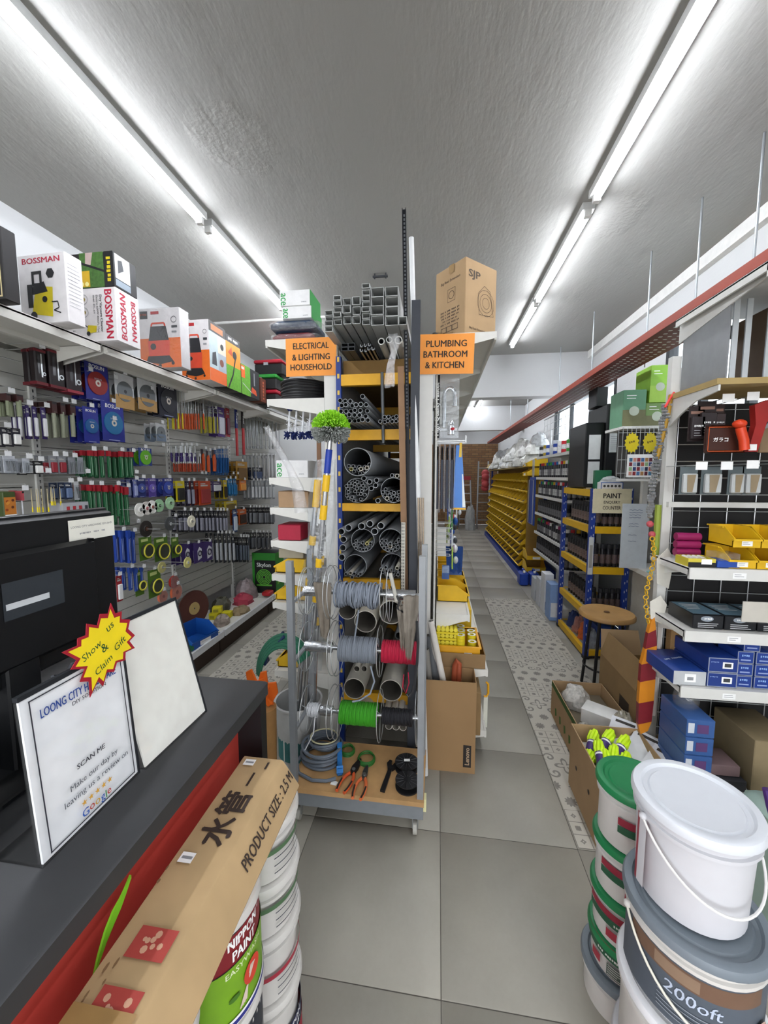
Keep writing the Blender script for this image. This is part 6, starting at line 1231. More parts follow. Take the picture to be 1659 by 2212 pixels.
for e in LW:
    kind, y, z, w, h, c1, c2, lab = e; random.seed(int(y * 1000) + int(z * 100))
    k = cnt.get(lab, 0); cnt[lab] = k + 1; big = tot[lab] > 1
    label = ('%s %s, counted from the counter' % (ORD[k], lab)) if big else lab + ' on the tool wall'
    XF = -2.2 + random.uniform(-.012, .012); m1 = M(c1 or '#b0b3b6', .45); m2 = M(c2 or c1 or '#909396', .45)
    nm = {'case': 'tool_case', 'disc': 'disc_card', 'saw': 'saw_blade_card', 'screw': 'screwdriver', 'pscrew': 'screwdriver', 'wrench': 'pipe_wrench', 'spanner': 'spanner', 'bits': 'drill_bit_pack', 'green': 'blade_pack', 'blue': 'blade_pack', 'knife': 'utility_knife', 'caulk': 'nozzle_tube', 'box': 'boxed_tool', 'tray': 'parts_box', 'tapec': 'tape_card', 'ring': 'ring_card', 'pad': 'sanding_pad', 'clear': 'clear_pack'}.get(kind, 'tool_pack')
    cat = {'screwdriver': 'screwdriver', 'pipe_wrench': 'wrench', 'spanner': 'spanner', 'utility_knife': 'knife', 'boxed_tool': 'box', 'parts_box': 'box', 'nozzle_tube': 'tube', 'tool_case': 'case'}.get(nm, 'pack')
    q = root(nm, label, cat, (XF, y, z), group=(lab + 's') if big else None); hw = w / 2
    if kind == 'case':
        MB().cbox(-.04, -hw, 0, .0, hw, h, m1, .006).build('shell', q); MB().box(-.042, -hw - .002, -.004, .002, hw + .002, .012, m2).build('rim', q); MB().box(-.04, -hw, h - .02, .001, hw, h - .006, m2).build('top_band', q)
        p = Print(FRM(.0005)); p.rect(-hw * .6, h * .3, -hw * .2, h * .8, M('#3b3a3e', .2)); p.line([(hw * .1, h * .2), (hw * .1, h * .85)], .008, STEEL); p.annulus(hw * .5, h * .3, w * .16, w * .09, STEEL); p.build('bits', q)
    elif kind == 'disc':
        cardpart('card', q, -hw, 0, hw, h, m1); MB(FRM(.0)).cyl((0, h * .47, 0), (0, h * .47, .006), min(w, h) * .42, m2, 28).build('disc', q)
        p = Print(FRM(.0065)); p.annulus(0, h * .47, w * .12, w * .05, M('#c9c2b8', .5)); p.text('BOSUN', 0, h * .58, M('#c9cdd8', .5), w=w * .3); p.build('disc_print', q)
        p = Print(FRM(.0005)); p.text('BOSUN', 0, h * .9, PAPER, w=w * .66, bold=.03, shear=.1); p.rect(-hw * .5, h * .02, hw * .5, h * .04, M('#9aa2c8', .6)); p.build('card_print', q)
    elif kind == 'saw':
        cardpart('card', q, -hw, 0, hw, h, m1); p = Print(FRM(.0)); p.rect(-hw, 0, hw, h * .38, m2); p.build('card_print', q)
        MB(FRM(.001)).cyl((0, h * .5, 0), (0, h * .5, .003), w * .42, M('#767a7d', .35, .6), 28).build('saw_blade', q); p = Print(FRM(.0045)); p.rect(-w * .36, h * .28, w * .36, h * .4, m2); p.disc(0, h * .5, w * .08, DGREY); p.build('blade_label', q)
    elif kind in ('screw', 'pscrew'):
        f = .42 if kind == 'screw' else .55; rr = min(w * .45, .016)
        MB().lathe([(0, 0), (rr * .7, .0), (rr, .01), (rr * .85, h * f * .5), (rr, h * f * .8), (rr * .6, h * f), (0, h * f)], m1, 10).build('handle', q); MB().cyl((0, 0, h * f), (0, 0, h), rr * .32, STEEL, 8).build('shaft', q)
    elif kind == 'wrench':
        MB().box(-.012, -hw * .35, 0, .0, hw * .35, h * .5, m2).build('grip', q); MB().box(-.014, -hw * .4, h * .5, .0, hw * .4, h * .86, m1).build('handle', q)
        MB(FRM(0)).prism([(-hw * .5, h * .84), (hw * .5, h * .84), (hw, h * .93), (hw * .6, h), (hw * .2, h * .95), (-hw * .3, h), (-hw, h * .95)], -.018, .002, m2).build('jaws', q)
        p = Print(FRM(.0003)); p.text('RIGID', 0, h * .66, PAPER, w=h * .14, rot=90); p.build('lettering', q)
    elif kind == 'spanner':
        MB().box(-.006, -w * .2, h * .12, 0, w * .2, h * .88, STEEL).build('shank', q); MB(FRM(-.006)).cyl((0, h * .06, 0), (0, h * .06, .007), w * .5, STEEL, 12).build('ring_end', q); MB(FRM(-.006)).cyl((0, h * .94, 0), (0, h * .94, .007), w * .5, STEEL, 12).build('open_end', q)
    elif kind in ('bits', 'caulk'):
        rr = min(hw * .8, .02)
        if kind == 'bits': MB().cyl((0, 0, 0), (0, 0, h * .72), rr * .8, m2, 12).build('tube', q); MB().box(-.03, -rr * 1.1, h * .66, .01, rr * 1.1, h * .97, m1).build('cap', q); p = Print(FRM(.0105)); p.rect(-rr, h * .9, rr, h * .96, BLACK); p.build('header_print', q)
        else: MB().lathe([(0, 0), (rr, 0), (rr, h * .2), (rr * .8, h * .22)], m1, 12).build('base', q); MB().lathe([(rr * .8, h * .22), (rr * .6, h * .6), (rr * .3, h), (0, h)], M('#c2b48c', .3), 12).build('nozzle', q)
    elif kind in ('green', 'blue'):
        MB().cbox(-.016, -hw * .9, 0, .0, hw * .9, h * .84, m1, .003).build('sleeve', q); MB().box(-.018, -hw, h * .8, .002, hw, h, m2 if kind == 'green' else m1).build('header', q)
        p = Print(FRM(.0004)); p.rect(-hw * .25, h * .08, hw * .1, h * .74, M('#8fae94' if kind == 'green' else '#9fb0dc', .6)); p.build('print', q)
    elif kind == 'knife':
        MB(FRM(0)).prism([(-hw * .6, 0), (hw * .6, 0), (hw, h * .5), (hw * .3, h * .8), (-hw * .6, h * .7)], -.012, .004, m1).build('handle', q); cardpart('card', q, -hw, -.004, hw, h, M('#3a2f38', .5), -.013)
    elif kind == 'box':
        MB().cbox(-.1, -hw, 0, .0, hw, h, m2, .003).build('carton', q); p = Print(FRM(.0004)); p.rect(-hw * .9, h * .18, hw * .9, h * .8, m1); p.rect(-hw * .9, h * .05, hw * .9, h * .17, PAPER)
        for j in range(6): p.disc(random.uniform(-hw * .6, hw * .6), random.uniform(h * .3, h * .7), w * .12, M(random.choice(('#8a3c18', '#c98a34', '#5a2a14')), .6), 10)
        p.build('photo_print', q)
    elif kind == 'tray':
        MB().box(-.1, -hw, 0, 0, hw, h, M('#a9abb0', .4)).build('tray_body', q); p = Print(FRM(.0004))
        for j in range(4): p.rect(-hw + .02 + j * w * .24, h * .2, -hw + .04 + j * w * .24, h * .75, M(random.choice(('#a83038', '#3a3d44')), .5))
        p.build('tray_print', q)
    elif kind == 'tapec':
        cardpart('card', q, -hw, 0, hw, h, m1); MB(FRM(0)).cyl((0, h * .4, 0), (0, h * .4, .03), min(w, h) * .4, M('#33362c', .5), 24).build('reel_body', q); MB(FRM(0)).ring((0, h * .4, .03), (0, 0, 1), min(w, h) * .4, .006, m2, 24, 6).build('yellow_rim', q)
        p = Print(FRM(.0005)); p.rect(-hw * .7, h * .8, hw * .4, h * .92, M('#b9c47c', .6)); p.build('card_print', q)
    elif kind == 'ring':
        cardpart('card', q, -hw, 0, hw, h, m1); p = Print(FRM(.0003)); p.poly([(-hw * .1, h * .1), (hw * .8, h * .2), (hw * .85, h * .65), (hw * .3, h * .78), (-hw * .15, h * .6)], m2); p.build('card_print', q); MB(FRM(.003)).ring((hw * .35, h * .45, 0), (0, 0, 1), w * .17, .006, M('#2a2438', .4), 18, 6).build('ring', q)
    elif kind == 'pad':
        rr = min(w, h) * .48; MB(FRM(-.02)).cyl((0, h / 2, 0), (0, h / 2, .02), rr, m1, 22).build('pad', q); MB(FRM(0)).cyl((0, h / 2, 0), (0, h / 2, .003), rr * .25, M('#8a4030', .6), 14).build('hub', q); MB().box(.002, -rr, h / 2 - rr, .004, rr, h / 2 + rr, CLEAR).build('clear_sleeve', q)
    elif kind == 'clear':
        cardpart('back_card', q, -hw, 0, hw, h, M(c1, .5), -.004); MB().box(-.004, -hw, 0, .012, hw, h * .8, CLEAR).build('blister', q)
        g = MB()
        for j in range(3): g.cyl((.004, random.uniform(-hw * .5, hw * .5), h * .1), (.004, random.uniform(-hw * .5, hw * .5), h * .7), w * .1, DSTEEL, 7)
        tag(g.build('fittings', q), kind='stuff')
    else:   # header card with a product bulge
        cardpart('card', q, -hw, 0, hw, h, m1); MB().cbox(0, -hw * .72, h * .08, .014, hw * .72, h * .66, m2, .003).build('product', q); p = Print(FRM(.0005)); p.rect(-hw * .7, h * .78, hw * .5, h * .84, M('#b5b5b0', .6)); p.rect(-hw * .7, h * .87, hw * .1, h * .9, M('#b5b5b0', .6)); p.build('card_print', q)
    if kind in ('green', 'blue', 'disc', 'purp', 'dark', 'pack', 'slim', 'screw', 'pscrew', 'bits', 'ring', 'saw', 'case', 'spanner', 'clear'):
        for j in range(1, 3 if kind != 'case' else 2):
            b_ = dup(q, (XF - .05 * j, y + random.uniform(-.008, .008), z + random.uniform(-.004, .004))); b_['label'] = ('%s behind the %s%s' % (('one', 'another')[j - 1], (ORD[k] + ' ') if big else '', lab)); b_['group'] = lab + 's'
    zt = z + h - .004
    if kind not in ('box', 'tray', 'caulk') and not any(abs(a - y) < .055 and abs(b - zt) < .05 for a, b in hooks):
        hooks.append((y, zt)); o = put('display_hook', HK, None, (-2.418, y, zt + .006)); tag(o, 'wire display hook with a white price tag on the tool wall', 'hook', 'hooks on the tool wall'); put('price_tag', HT, o, (0, random.uniform(-.004, .004), 0))
# bare hooks between the packs
random.seed(9)
for k in range(26):
    y = random.uniform(1.75, 4.1); z = random.choice((2.3, 2.02, 1.88, 1.66, 1.3))
    if any(abs(a - y) < .06 and abs(b - z) < .05 for a, b in hooks): continue
    hooks.append((y, z)); o = put('display_hook', HK, None, (-2.418, y, z)); tag(o, 'wire display hook with a white price tag on the tool wall', 'hook', 'hooks on the tool wall'); put('price_tag', HT, o)
# grinding and polishing wheels on long hooks
def wheel(label, x, y, z, rr, col, hub):
    q = root('grinding_wheel', label, 'grinding wheel', (x, y, z)); T = frame((0, 0, 0), (0, 1, 0), (0, 0, 1)); MB(T).lathe([(rr * .22, 0), (rr, .0), (rr, .008), (rr * .45, .008), (rr * .4, .012), (rr * .22, .012)], M(col, .6), 26).build('disc', q); MB(T).lathe([(rr * .12, .0), (rr * .24, .0), (rr * .24, .014), (rr * .12, .014)], M(hub, .4), 16, closed=True).build('hub', q)
WL = ((2.41, 1.405, '#d9d8d2', '#6a6a6a', 'white'), (2.47, 1.41, '#cfcac4', '#a8484c', 'red ringed white'), (2.525, 1.415, '#d6d5cf', '#8c4a3c', 'brown hubbed white'), (2.595, 1.42, '#8fb58f', '#3b5c3b', 'pale green'), (2.715, 1.43, '#9cc29a', '#2f4a30', 'mint green'))
for k, (y, z, c, hb, n_) in enumerate(WL): wheel('%s grinding wheel on the long hook row below the blue cards' % n_, -2.06, y, z, .048, c, hb)
wheel('cream felt polishing wheel on a long hook', -2.05, 2.95, 1.26, .05, '#d8d2bd', '#9a9486'); wheel('grey wire wheel behind the cream felt wheel', -2.12, 2.78, 1.26, .055, '#4a4c4e', '#b9bbbd'); wheel('black cutting wheel leaning below the green packs', -2.14, 2.55, 1.25, .06, '#2a2522', '#5a3a2c')
wheel('yellow rimmed small wheel on the low hook', -2.04, 2.86, .93, .045, '#c9c27c', '#c9cbcd'); wheel('yellow rimmed second wheel on the low hook', -2.10, 2.64, .94, .042, '#a8a268', '#8a8c8e')
for k, (y, z) in enumerate(((2.41, 1.405), (2.47, 1.41), (2.525, 1.415), (2.595, 1.42), (2.715, 1.43), (2.95, 1.26), (2.78, 1.26), (2.55, 1.25), (2.86, .93), (2.64, .94))):
    tag(MB().path([(0, 0, 0), (.4, 0, 0)], .003, WIRE, 6).build('long_hook', None, (-2.42, y, z)), '%s long wire hook that carries the wheels, counted from the top' % ORD[k], 'hook', 'long hooks with wheels')
# ---- base shelf goods
q = root('sanding_disc', 'large dark brown sanding disc standing on the base shelf', 'sanding disc', (-2.31, 3.3, .2)); T = frame((0, 0, .175), (.25, .97, 0), (-.05, .0, 1)); MB(T).cyl((0, 0, 0), (0, 0, .012), .172, M('#4e2a22', .85), 36).build('disc', q); MB(T).cyl((0, 0, .012), (0, 0, .014), .06, M('#a8905c', .7), 20).build('label', q); MB(T).cyl((0, 0, .014), (0, 0, .0145), .008, DGREY, 10).build('bore', q)
bin_('storage_bin', 'large bright blue storage bin at the near end of the base shelf', (-2.08, 2.96, .203), .3, .24, .15, M('#1a4f9c', .4), R(80))
tag(MB().cbox(-.12, -.1, 0, .12, .1, .05, M('#1c6b3c', .5), .01).box(-.1, -.08, .05, .1, .08, .052, M('#2a8a50', .5)).build('green_tray', None, (-2.1, 2.72, .203)), 'flat green tray in front of the blue storage bin', 'tray')
for k, (x, y, z) in enumerate(((-2.22, 3.5, .203), (-2.12, 3.56, .203), (-2.2, 3.52, .263))): 
    o = boxed('yellow_box', ('lower near', 'lower far', 'upper')[k] + ' small yellow box beside the brown sanding disc', 'box', (x, y, z), (.09, .07, .06), M('#c9bc1c', .5), R(10 * k)); p = Print(face(.09, .07, .06, 'front')); p.rect(.01, .01, .06, .04, M('#8c841c', .6)); p.build('print', o)
def heap(name, label, cat, x, y, z, w, d, h, mat, seed):
    random.seed(seed); n, m_ = 12, 7; vs = []; fs = []
    for j in range(m_ + 1):
        f = j / m_
        for i in range(n): t = 2 * math.pi * i / n; k = math.cos(f * math.pi / 2) ** .7 * random.uniform(.82, 1.1) if j < m_ else 0; vs.append((w / 2 * k * math.cos(t), d / 2 * k * math.sin(t), h * math.sin(f * math.pi / 2) * random.uniform(.85, 1.1) if j else 0))
    for j in range(m_):
        for i in range(n): a = j * n + i; b = j * n + (i + 1) % n; fs.append((a, b, b + n, a + n))
    return tag(MB().add(vs, fs, mat).build(name, None, (x, y, z), smooth=20), label, cat)
heap('red_net_bag', 'pinkish red bag of parts on the base shelf', 'bag', -2.18, 4.0, .2, .22, .26, .11, M('#a83a4c', .5), 1); heap('grey_bag', 'grey translucent bag behind the pinkish red bag', 'bag', -2.25, 4.2, .2, .25, .3, .22, M('#8c7f80', .35, var=.25, scale=30), 2)
heap('clear_bag', 'clear bag of brown parts at the shelf front edge', 'bag', -2.07, 3.38, .2, .14, .18, .1, M('#9c8f84', .35, var=.3, scale=40), 3); heap('dark_bag', 'dark bag of yellow handled parts behind the yellow boxes', 'bag', -2.3, 3.75, .2, .2, .25, .14, M('#4c4a3c', .5, var=.4, scale=30), 4)
heap('brown_bag', 'tan bag of parts in front of the pinkish red bag', 'bag', -2.06, 3.72, .2, .18, .24, .06, M('#8c7a5c', .6, var=.2, scale=30), 5); tag(MB().cbox(-.05, -.06, 0, .05, .06, .05, M('#a81c24', .5), .01).build('red_case', None, (-2.0, 4.25, .223)), 'small red case at the far front corner of the base shelf', 'case')
o = boxed('coil_carton', 'black and green carton with a green coil picture at the far shelf end', 'carton', (-2.1, 4.5, .203), (.3, .25, .5), M('#151816', .5))
p = Print(face(.3, .25, .5, 'front')); p.rect(0, .41, .3, .5, M('#2b7a28', .5)); p.rect(0, 0, .03, .5, M('#2f8a2a', .5)); p.text('Skylon', .15, .345, M('#c9cdc8', .5), w=.18, bold=.03)
for k in range(5): p.annulus(.15, .2, .1 - k * .018, .09 - k * .018, M('#5fae3a', .5), 24)
p.rect(.05, .09, .25, .11, M('#5fae3a', .5)); p.build('printed_design', o); p = Print(face(.3, .25, .5, 'right')); p.rect(0, 0, .25, .5, M('#2f8a2a', .5)); p.poly([(.05, .1), (.2, .12), (.18, .3), (.06, .25)], M('#86c23a', .5)); p.build('printed_side', o)
# ---- boxes on the high shelf: x from, x to, near y, depth, height
def hbox(name, label, xa, xb, y0, d, z, h, mat, rz=0): return boxed(name, label, 'carton', ((xa + xb) / 2, y0 + d / 2, z), (xb - xa, d, h), mat, R(rz))
SZ = 2.397; WB = M('#dcd8d8', .5)
o = hbox('boxed_lamp', 'black carton with cream border at the near end of the high shelf', -2.29, -1.85, 1.49, .06, SZ, .30, M('#1a1718', .5)); p = Print(face(.44, .06, .30, 'front')); p.frame(.015, .012, .425, .288, .006, M('#c9b88a', .5)); p.disc(.3, .12, .09, M('#8fa8c6', .5), 24, .12); p.rect(.33, .17, .38, .2, M('#b08aa0', .5)); p.build('printed_design', o)
o = hbox('washer_carton', 'white carton showing a yellow pressure washer', -2.09, -1.81, 1.745, .09, SZ, .33, WB, -2); p = Print(face(.28, .09, .33, 'front')); RD = M('#b01c38', .5); YW = M('#cdbb1a', .5)
p.text('BOSSMAN', .14, .3, RD, w=.22, h=.026, bold=.05); p.disc(.19, .235, .025, BLACK, 6); p.poly([(.07, .05), (.19, .03), (.20, .17), (.1, .18)], YW); p.poly([(.06, .17), (.15, .2), (.17, .15), (.08, .14)], BLACK); p.frame(.08, .18, .14, .25, .014, BLACK); p.rect(.05, .08, .08, .19, BLACK); p.disc(.15, .115, .015, BLACK); p.line([(.19, .1), (.225, .1), (.23, .07), (.2, .06), (.24, .045)], .005, BLACK); p.disc(.08, .04, .02, BLACK); p.build('printed_design', o)
p = Print(face(.28, .09, .33, 'right')); p.lines(.01, .28, .08, 12, .018, GREY); p.build('printed_side', o)
o = hbox('vacuum_carton', 'white carton with red lettering turned sideways and a dry vacuum picture', -2.12, -1.79, 2.01, .17, SZ, .29, WB); p = Print(face(.33, .17, .29, 'front'))
p.text('BOSSMAN', .285, .145, RD, w=.26, h=.045, rot=-90, bold=.05); p.text('Dry Vacuum Cleaner', .235, .15, DGREY, w=.2, rot=-90); p.text('Electric 600W 4000Pa Max', .215, .15, DGREY, w=.2, rot=-90, bold=0); p.text('Model : BVC-600', .195, .2, DGREY, w=.1, rot=-90, bold=0)
for a, b in ((.13, .23), (.13, .16), (.06, .235), (.06, .17)): p.annulus(a, b, .027, .024, GREY); p.disc(a, b, .012, M('#8a7a2a', .5), 8)
p.line([(.04, .13), (.12, .1), (.16, .07)], .006, DGREY); p.poly([(.14, .045), (.2, .05), (.205, .085), (.15, .09)], YW); p.disc(.15, .045, .012, BLACK)
for k in range(6): p.text('AB', .03 + (k % 2) * .03, .06 - (k // 2) * .02, GREY, w=.016, bold=0)
p.build('printed_design', o); p = Print(face(.33, .17, .29, 'right')); p.text('BOSSMAN', .05, .145, RD, w=.25, h=.04, rot=90, bold=.05, shear=.1); p.text('BOSSMAN', .125, .145, RD, w=.22, h=.035, rot=-90, bold=.05); p.build('printed_side', o)
o = hbox('trimmer_carton', 'black and green garden tool carton on the dry vacuum carton', -2.13, -1.79, 2.01, .165, SZ + .291, .185, M('#1b1a1a', .5)); p = Print(face(.34, .165, .185, 'front')); p.rect(.13, .0, .28, .185, M('#41662c', .55, var=.3, scale=60)); p.poly([(.17, .185), (.215, .185), (.2, .12), (.165, .12)], M('#b09a94', .6)); p.poly([(.03, .15), (.08, .17), (.13, .15), (.13, .12), (.06, .12)], M('#c2553c', .5)); p.line([(.13, .135), (.29, .08)], .012, BLACK); p.rect(.12, .005, .19, .09, M('#c9a31c', .5)); p.disc(.14, .02, .012, PALEY); p.disc(.17, .02, .012, PALEY); p.rect(.285, 0, .34, .185, BLACK); p.text('GARDEN', .31, .09, M('#c9b51c', .5), w=.13, rot=-90); p.build('printed_design', o)
p = Print(face(.34, .165, .185, 'right')); p.rect(.01, .05, .115, .18, M('#d5d5d2', .5)); p.poly([(.03, .08), (.07, .11), (.06, .16), (.03, .15)], DGREY); p.rect(.01, .01, .115, .045, M('#8c98a4', .5)); p.build('printed_side', o)
def vac(o, w, h, d=.24):
    p = Print(face(w, d, h, 'front')); OR = M('#dd6a1c', .5)
    p.rect(0, 0, w, h * .5, OR); p.rect(.01, h * .83, w * .22, h * .96, BLACK); p.text('WORK', w * .12, h * .9, M('#8c3c1c', .5), w=w * .16); p.rect(w * .3, h * .9, w * .5, h * .95, M('#b0282c', .5)); p.poly([(w * .22, h * .12), (w * .72, h * .12), (w * .74, h * .46), (w * .2, h * .46)], M('#d9492c', .5)); p.poly([(w * .22, h * .46), (w * .72, h * .46), (w * .66, h * .7), (w * .28, h * .7)], M('#2a2a2e', .35)); p.line([(w * .3, h * .7), (w * .32, h * .75), (w * .62, h * .75), (w * .64, h * .7)], .012, M('#d9492c', .5)); p.disc(w * .33, h * .36, w * .07, BLACK); p.poly([(w * .14, h * .1), (w * .2, h * .2), (w * .72, h * .2), (w * .82, h * .1), (w * .5, h * .06)], BLACK); p.disc(w * .16, h * .07, w * .04, BLACK); p.disc(w * .8, h * .07, w * .04, BLACK); p.disc(w * .48, h * .03, w * .04, BLACK); p.annulus(w * .86, h * .8, w * .07, w * .058, DGREY); p.rect(w * .8, h * .66, w * .94, h * .7, DGREY); p.rect(w * .8, h * .58, w * .92, h * .61, GREY); p.build('printed_design', o)
o = hbox('vacuum_carton', 'orange and white carton with a barrel vacuum picture in clear film', -2.09, -1.78, 2.54, .1, SZ, .40, WB); vac(o, .31, .4, .1); MB().box(-.157, -.053, -.0, .157, .053, .403, clear_mat('film', '#f6f6f6', gloss=.1, body=.03, bump=.5, scale=18)).build('clear_film', o)
o = hbox('vacuum_carton', 'second tall carton with a barrel vacuum picture and orange base', -2.03, -1.79, 2.9, .24, SZ, .46, WB); vac(o, .24, .46); p = Print(face(.24, .24, .46, 'right')); p.rect(0, 0, .24, .1, M('#d9662c', .5)); p.rect(0, .38, .24, .46, M('#33302e', .5)); p.rect(.03, .395, .2, .44, M('#a8683c', .5)); p.rect(.0, .1, .12, .38, M('#aebcbf', .6)); p.rect(.12, .24, .24, .38, M('#cfc2ae', .6)); p.rect(.12, .1, .24, .24, M('#9aa2ac', .6)); p.poly([(.03, .13), (.1, .13), (.09, .24), (.04, .22)], DGREY); p.disc(.18, .3, .025, BLACK); p.disc(.17, .17, .03, M('#7a4a3c', .6)); p.build('printed_side', o)
o = hbox('trimmer_carton', 'tall orange, black and grass green garden tool carton', -2.1, -1.80, 3.16, .24, SZ, .45, M('#232120', .5)); p = Print(face(.3, .24, .45, 'right')); p.rect(0, .2, .24, .39, M('#d9851c', .5)); p.rect(0, 0, .24, .2, M('#5f9c2c', .6, var=.2, scale=50)); p.text('MAX 3800', .12, .42, PAPER, w=.16); p.line([(.02, .0), (.1, .12), (.16, .3)], .018, BLACK); p.disc(.14, .3, .035, BLACK); p.poly([(.03, .3), (.09, .36), (.1, .28)], M('#b5481c', .5)); p.build('printed_side', o)
o = hbox('trimmer_carton', 'long low carton with grass photo and orange lettered corner', -2.1, -1.80, 3.41, .36, SZ, .27, M('#2a2a2c', .5)); p = Print(face(.3, .36, .27, 'right')); p.rect(0, 0, .17, .27, M('#5f9c2c', .6, var=.2, scale=50)); p.rect(.0, .15, .07, .26, M('#d9601c', .5)); p.text('800', .03, .235, PAPER, w=.05, bold=.04); p.line([(.02, .1), (.2, .04)], .008, LGREY); p.poly([(.18, .05), (.3, .03), (.28, .08), (.2, .1)], M('#c9502c', .5)); p.rect(.24, .12, .26, .24, GREY); p.build('printed_side', o)
o = hbox('brown_carton', 'narrow dark brown lettered carton at the far end of the high shelf', -2.0, -1.80, 3.8, .12, SZ, .24, M('#5a2c1c', .6)); p = Print(face(.2, .12, .24, 'right')); p.text('MAXPRO', .06, .12, M('#a8583c', .5), w=.18, rot=90); p.build('printed_side', o)
def tbox(label, y, z, lid, xb=-1.72):
    q = root('tool_box', label, 'tool box', (xb - .16, y, z)); MB().cbox(-.16, -.1, 0, .16, .1, .12, M('#1b1a1b', .5), .01).build('body', q); MB().cbox(-.166, -.106, .12, .166, .106, .16, M(lid, .45), .01).build('lid', q); MB().box(-.05, -.112, .1, .0, -.104, .13, GREY).build('latch', q)
tbox('lowest tool box with dark red lid behind the electrical sign', 4.1, SZ, '#a0182c'); tbox('green lidded tool box stacked behind the electrical sign', 4.1, SZ + .162, '#2c8a34'); tbox('topmost dark red lidded tool box on the green lidded one', 4.14, SZ + .324, '#9c1c2c', -1.66)
# ================================================================== near right shelving facing us
r = root('car_care_shelving', 'white metal shelving with car care goods beside the near buckets', 'shelving', (0, 0, 0)); RW = M('#d4d3ce', .42, var=.03)
MB().box(1.085, 2.04, 0, 1.125, 2.075, 2.2, RW).build('post', r); 
def rshelf(z, x0=1.045, y0=1.745, lip=.045, m=RW, name='shelf'):
    s = MB().box(x0, y0, z - .006, 1.93, 2.045, z, m).box(x0, y0 - .008, z - lip, 1.93, y0 + .006, z + .002, m).build(name, r)
    MB().box(x0, y0, z - .03, x0 + .008, 2.045, z + .002, m).build('side_lip', s)
    MB(frame((x0 + .03, 0, 0), (0, 1, 0), (0, 0, 1))).prism([(2.06, z - .1), (2.06, z), (y0 + .02, z - .006), (y0 + .02, z - .03), (y0 + .1, z - .04)], -.003, .003, m).build('bracket', s)
    for k in range(3): p = Print(frame((x0 + .16 + k * .22, y0 - .009, z - .036), (1, 0, 0), (0, 0, 1))); p.rect(0, 0, .05, .024, PAPER); p.lines(.006, .018, .044, 2, .008, GREY, .0025); p.build('price_label', s)
for z in (1.255, .985, .735): rshelf(z)
rshelf(.27, 1.06, 1.72, .06); MB().box(1.07, 1.75, 0, 1.93, 1.76, .21, RW).build('kick_board', r)
rshelf(2.36, 1.09, 1.53, .05)
b = MB(frame((1.09, 0, 0), (0, 1, 0), (0, 0, 1))); b.prism([(2.06, 1.86), (2.06, 2.0), (1.72, 2.0), (1.72, 1.975), (1.85, 1.96), (1.95, 1.92)], -.004, .004, RW); b.build('bracket', r)
MB().box(1.08, 1.72, 1.998, 1.93, 2.05, 2.022, M('#a8905c', .6, var=.1, scale=10)).build('wooden_board', r)
MB().box(1.125, 2.07, .3, 1.93, 2.075, 1.98, M('#1b1a1a', .7)).build('dark_backing', r)
for k in range(7): MB().cyl((1.14 + .12 * k, 2.058, .3), (1.14 + .12 * k, 2.058, 1.98), .0022, WIRE, 6).build('grid_wire', r)
for k in range(21): MB().cyl((1.125, 2.054, .35 + .08 * k), (1.93, 2.054, .35 + .08 * k), .0022, WIRE, 6).build('grid_wire', r)
MB().box(1.1, 2.02, 1.49, 1.93, 2.045, 1.515, RW).build('cross_bar', r)
# on the wooden board: sheet metal frame, carton
q = root('metal_hood', 'grey sheet metal frame with aluminium profiles on the wooden board', 'metal frame', (1.12, 1.74, 2.022)); GM = M('#8e9092', .4, .5)
MB().box(0, .0, 0, .006, .29, .30, GM).build('side_sheet', q); MB().box(.006, .284, 0, .05, .29, .30, GM).box(.006, .284, .24, .2, .29, .30, GM).build('back_sheet', q); MB().box(.0, .0, 0, .2, .29, .004, GM).build('bottom_sheet', q); MB().box(.2, .0, 0, .206, .29, .30, M('#6a5644', .7)).build('inner_panel', q)
for k in range(4): MB().box(.01 + .045 * k + (.03 if k > 1 else 0), -.006, 0, .03 + .045 * k + (.03 if k > 1 else 0), .0, .3, M('#c9ced0', .3, .6)).build('aluminium_profile', q)
boxed('brown_carton', 'plain brown carton on the wooden board at the picture edge', 'carton', (1.43, 1.9, 2.022), (.18, .25, .3), KRAFTD); boxed('cream_carton', 'cream carton beyond the plain brown carton on the wooden board', 'carton', (1.66, 1.88, 2.022), (.25, .25, .3), M('#c9bd98', .7))
# hanging packs
def rpack(label, x, z, w, h, c1, c2, txt=None, y=1.87, n=2):
    q = root('hanging_pack', label, 'pack', (x, y, z)); MB().box(-w / 2, 0, 0, w / 2, .004, h, M(c1, .45)).build('card', q); MB().cbox(-w * .42, -.02, h * .06, w * .42, 0, h * .7, M(c2, .35), .003).build('product', q)
    p = Print(frame((-w / 2, -.0005, 0), (1, 0, 0), (0, 0, 1))); p.rect(w * .1, h * .78, w * .9, h * .86, M('#8c6a5c', .5)); p.build('card_print', q)
    if txt: p = Print(frame((-w / 2, -.0205, 0), (1, 0, 0), (0, 0, 1))); p.text(txt, w / 2, h * .42, PAPER, w=w * .6); p.lines(w * .2, h * .3, w * .8, 3, h * .07, LGREY); p.build('lettering', q)
    return q
rpack('black pack with white lettering nearest the white post', 1.045 + .06, 1.79, .06, .15, '#261a1a', '#2c2426', 'WIPER'); rpack('second black pack with white lettering beside the white post', 1.165 - .02, 1.80, .07, .16, '#261a1a', '#2c2426', 'RAIN X'); rpack('third black pack behind the orange bottle', 1.20, 1.81, .05, .14, '#2c1c1a', '#3c3030', 'GLASS', 1.89)
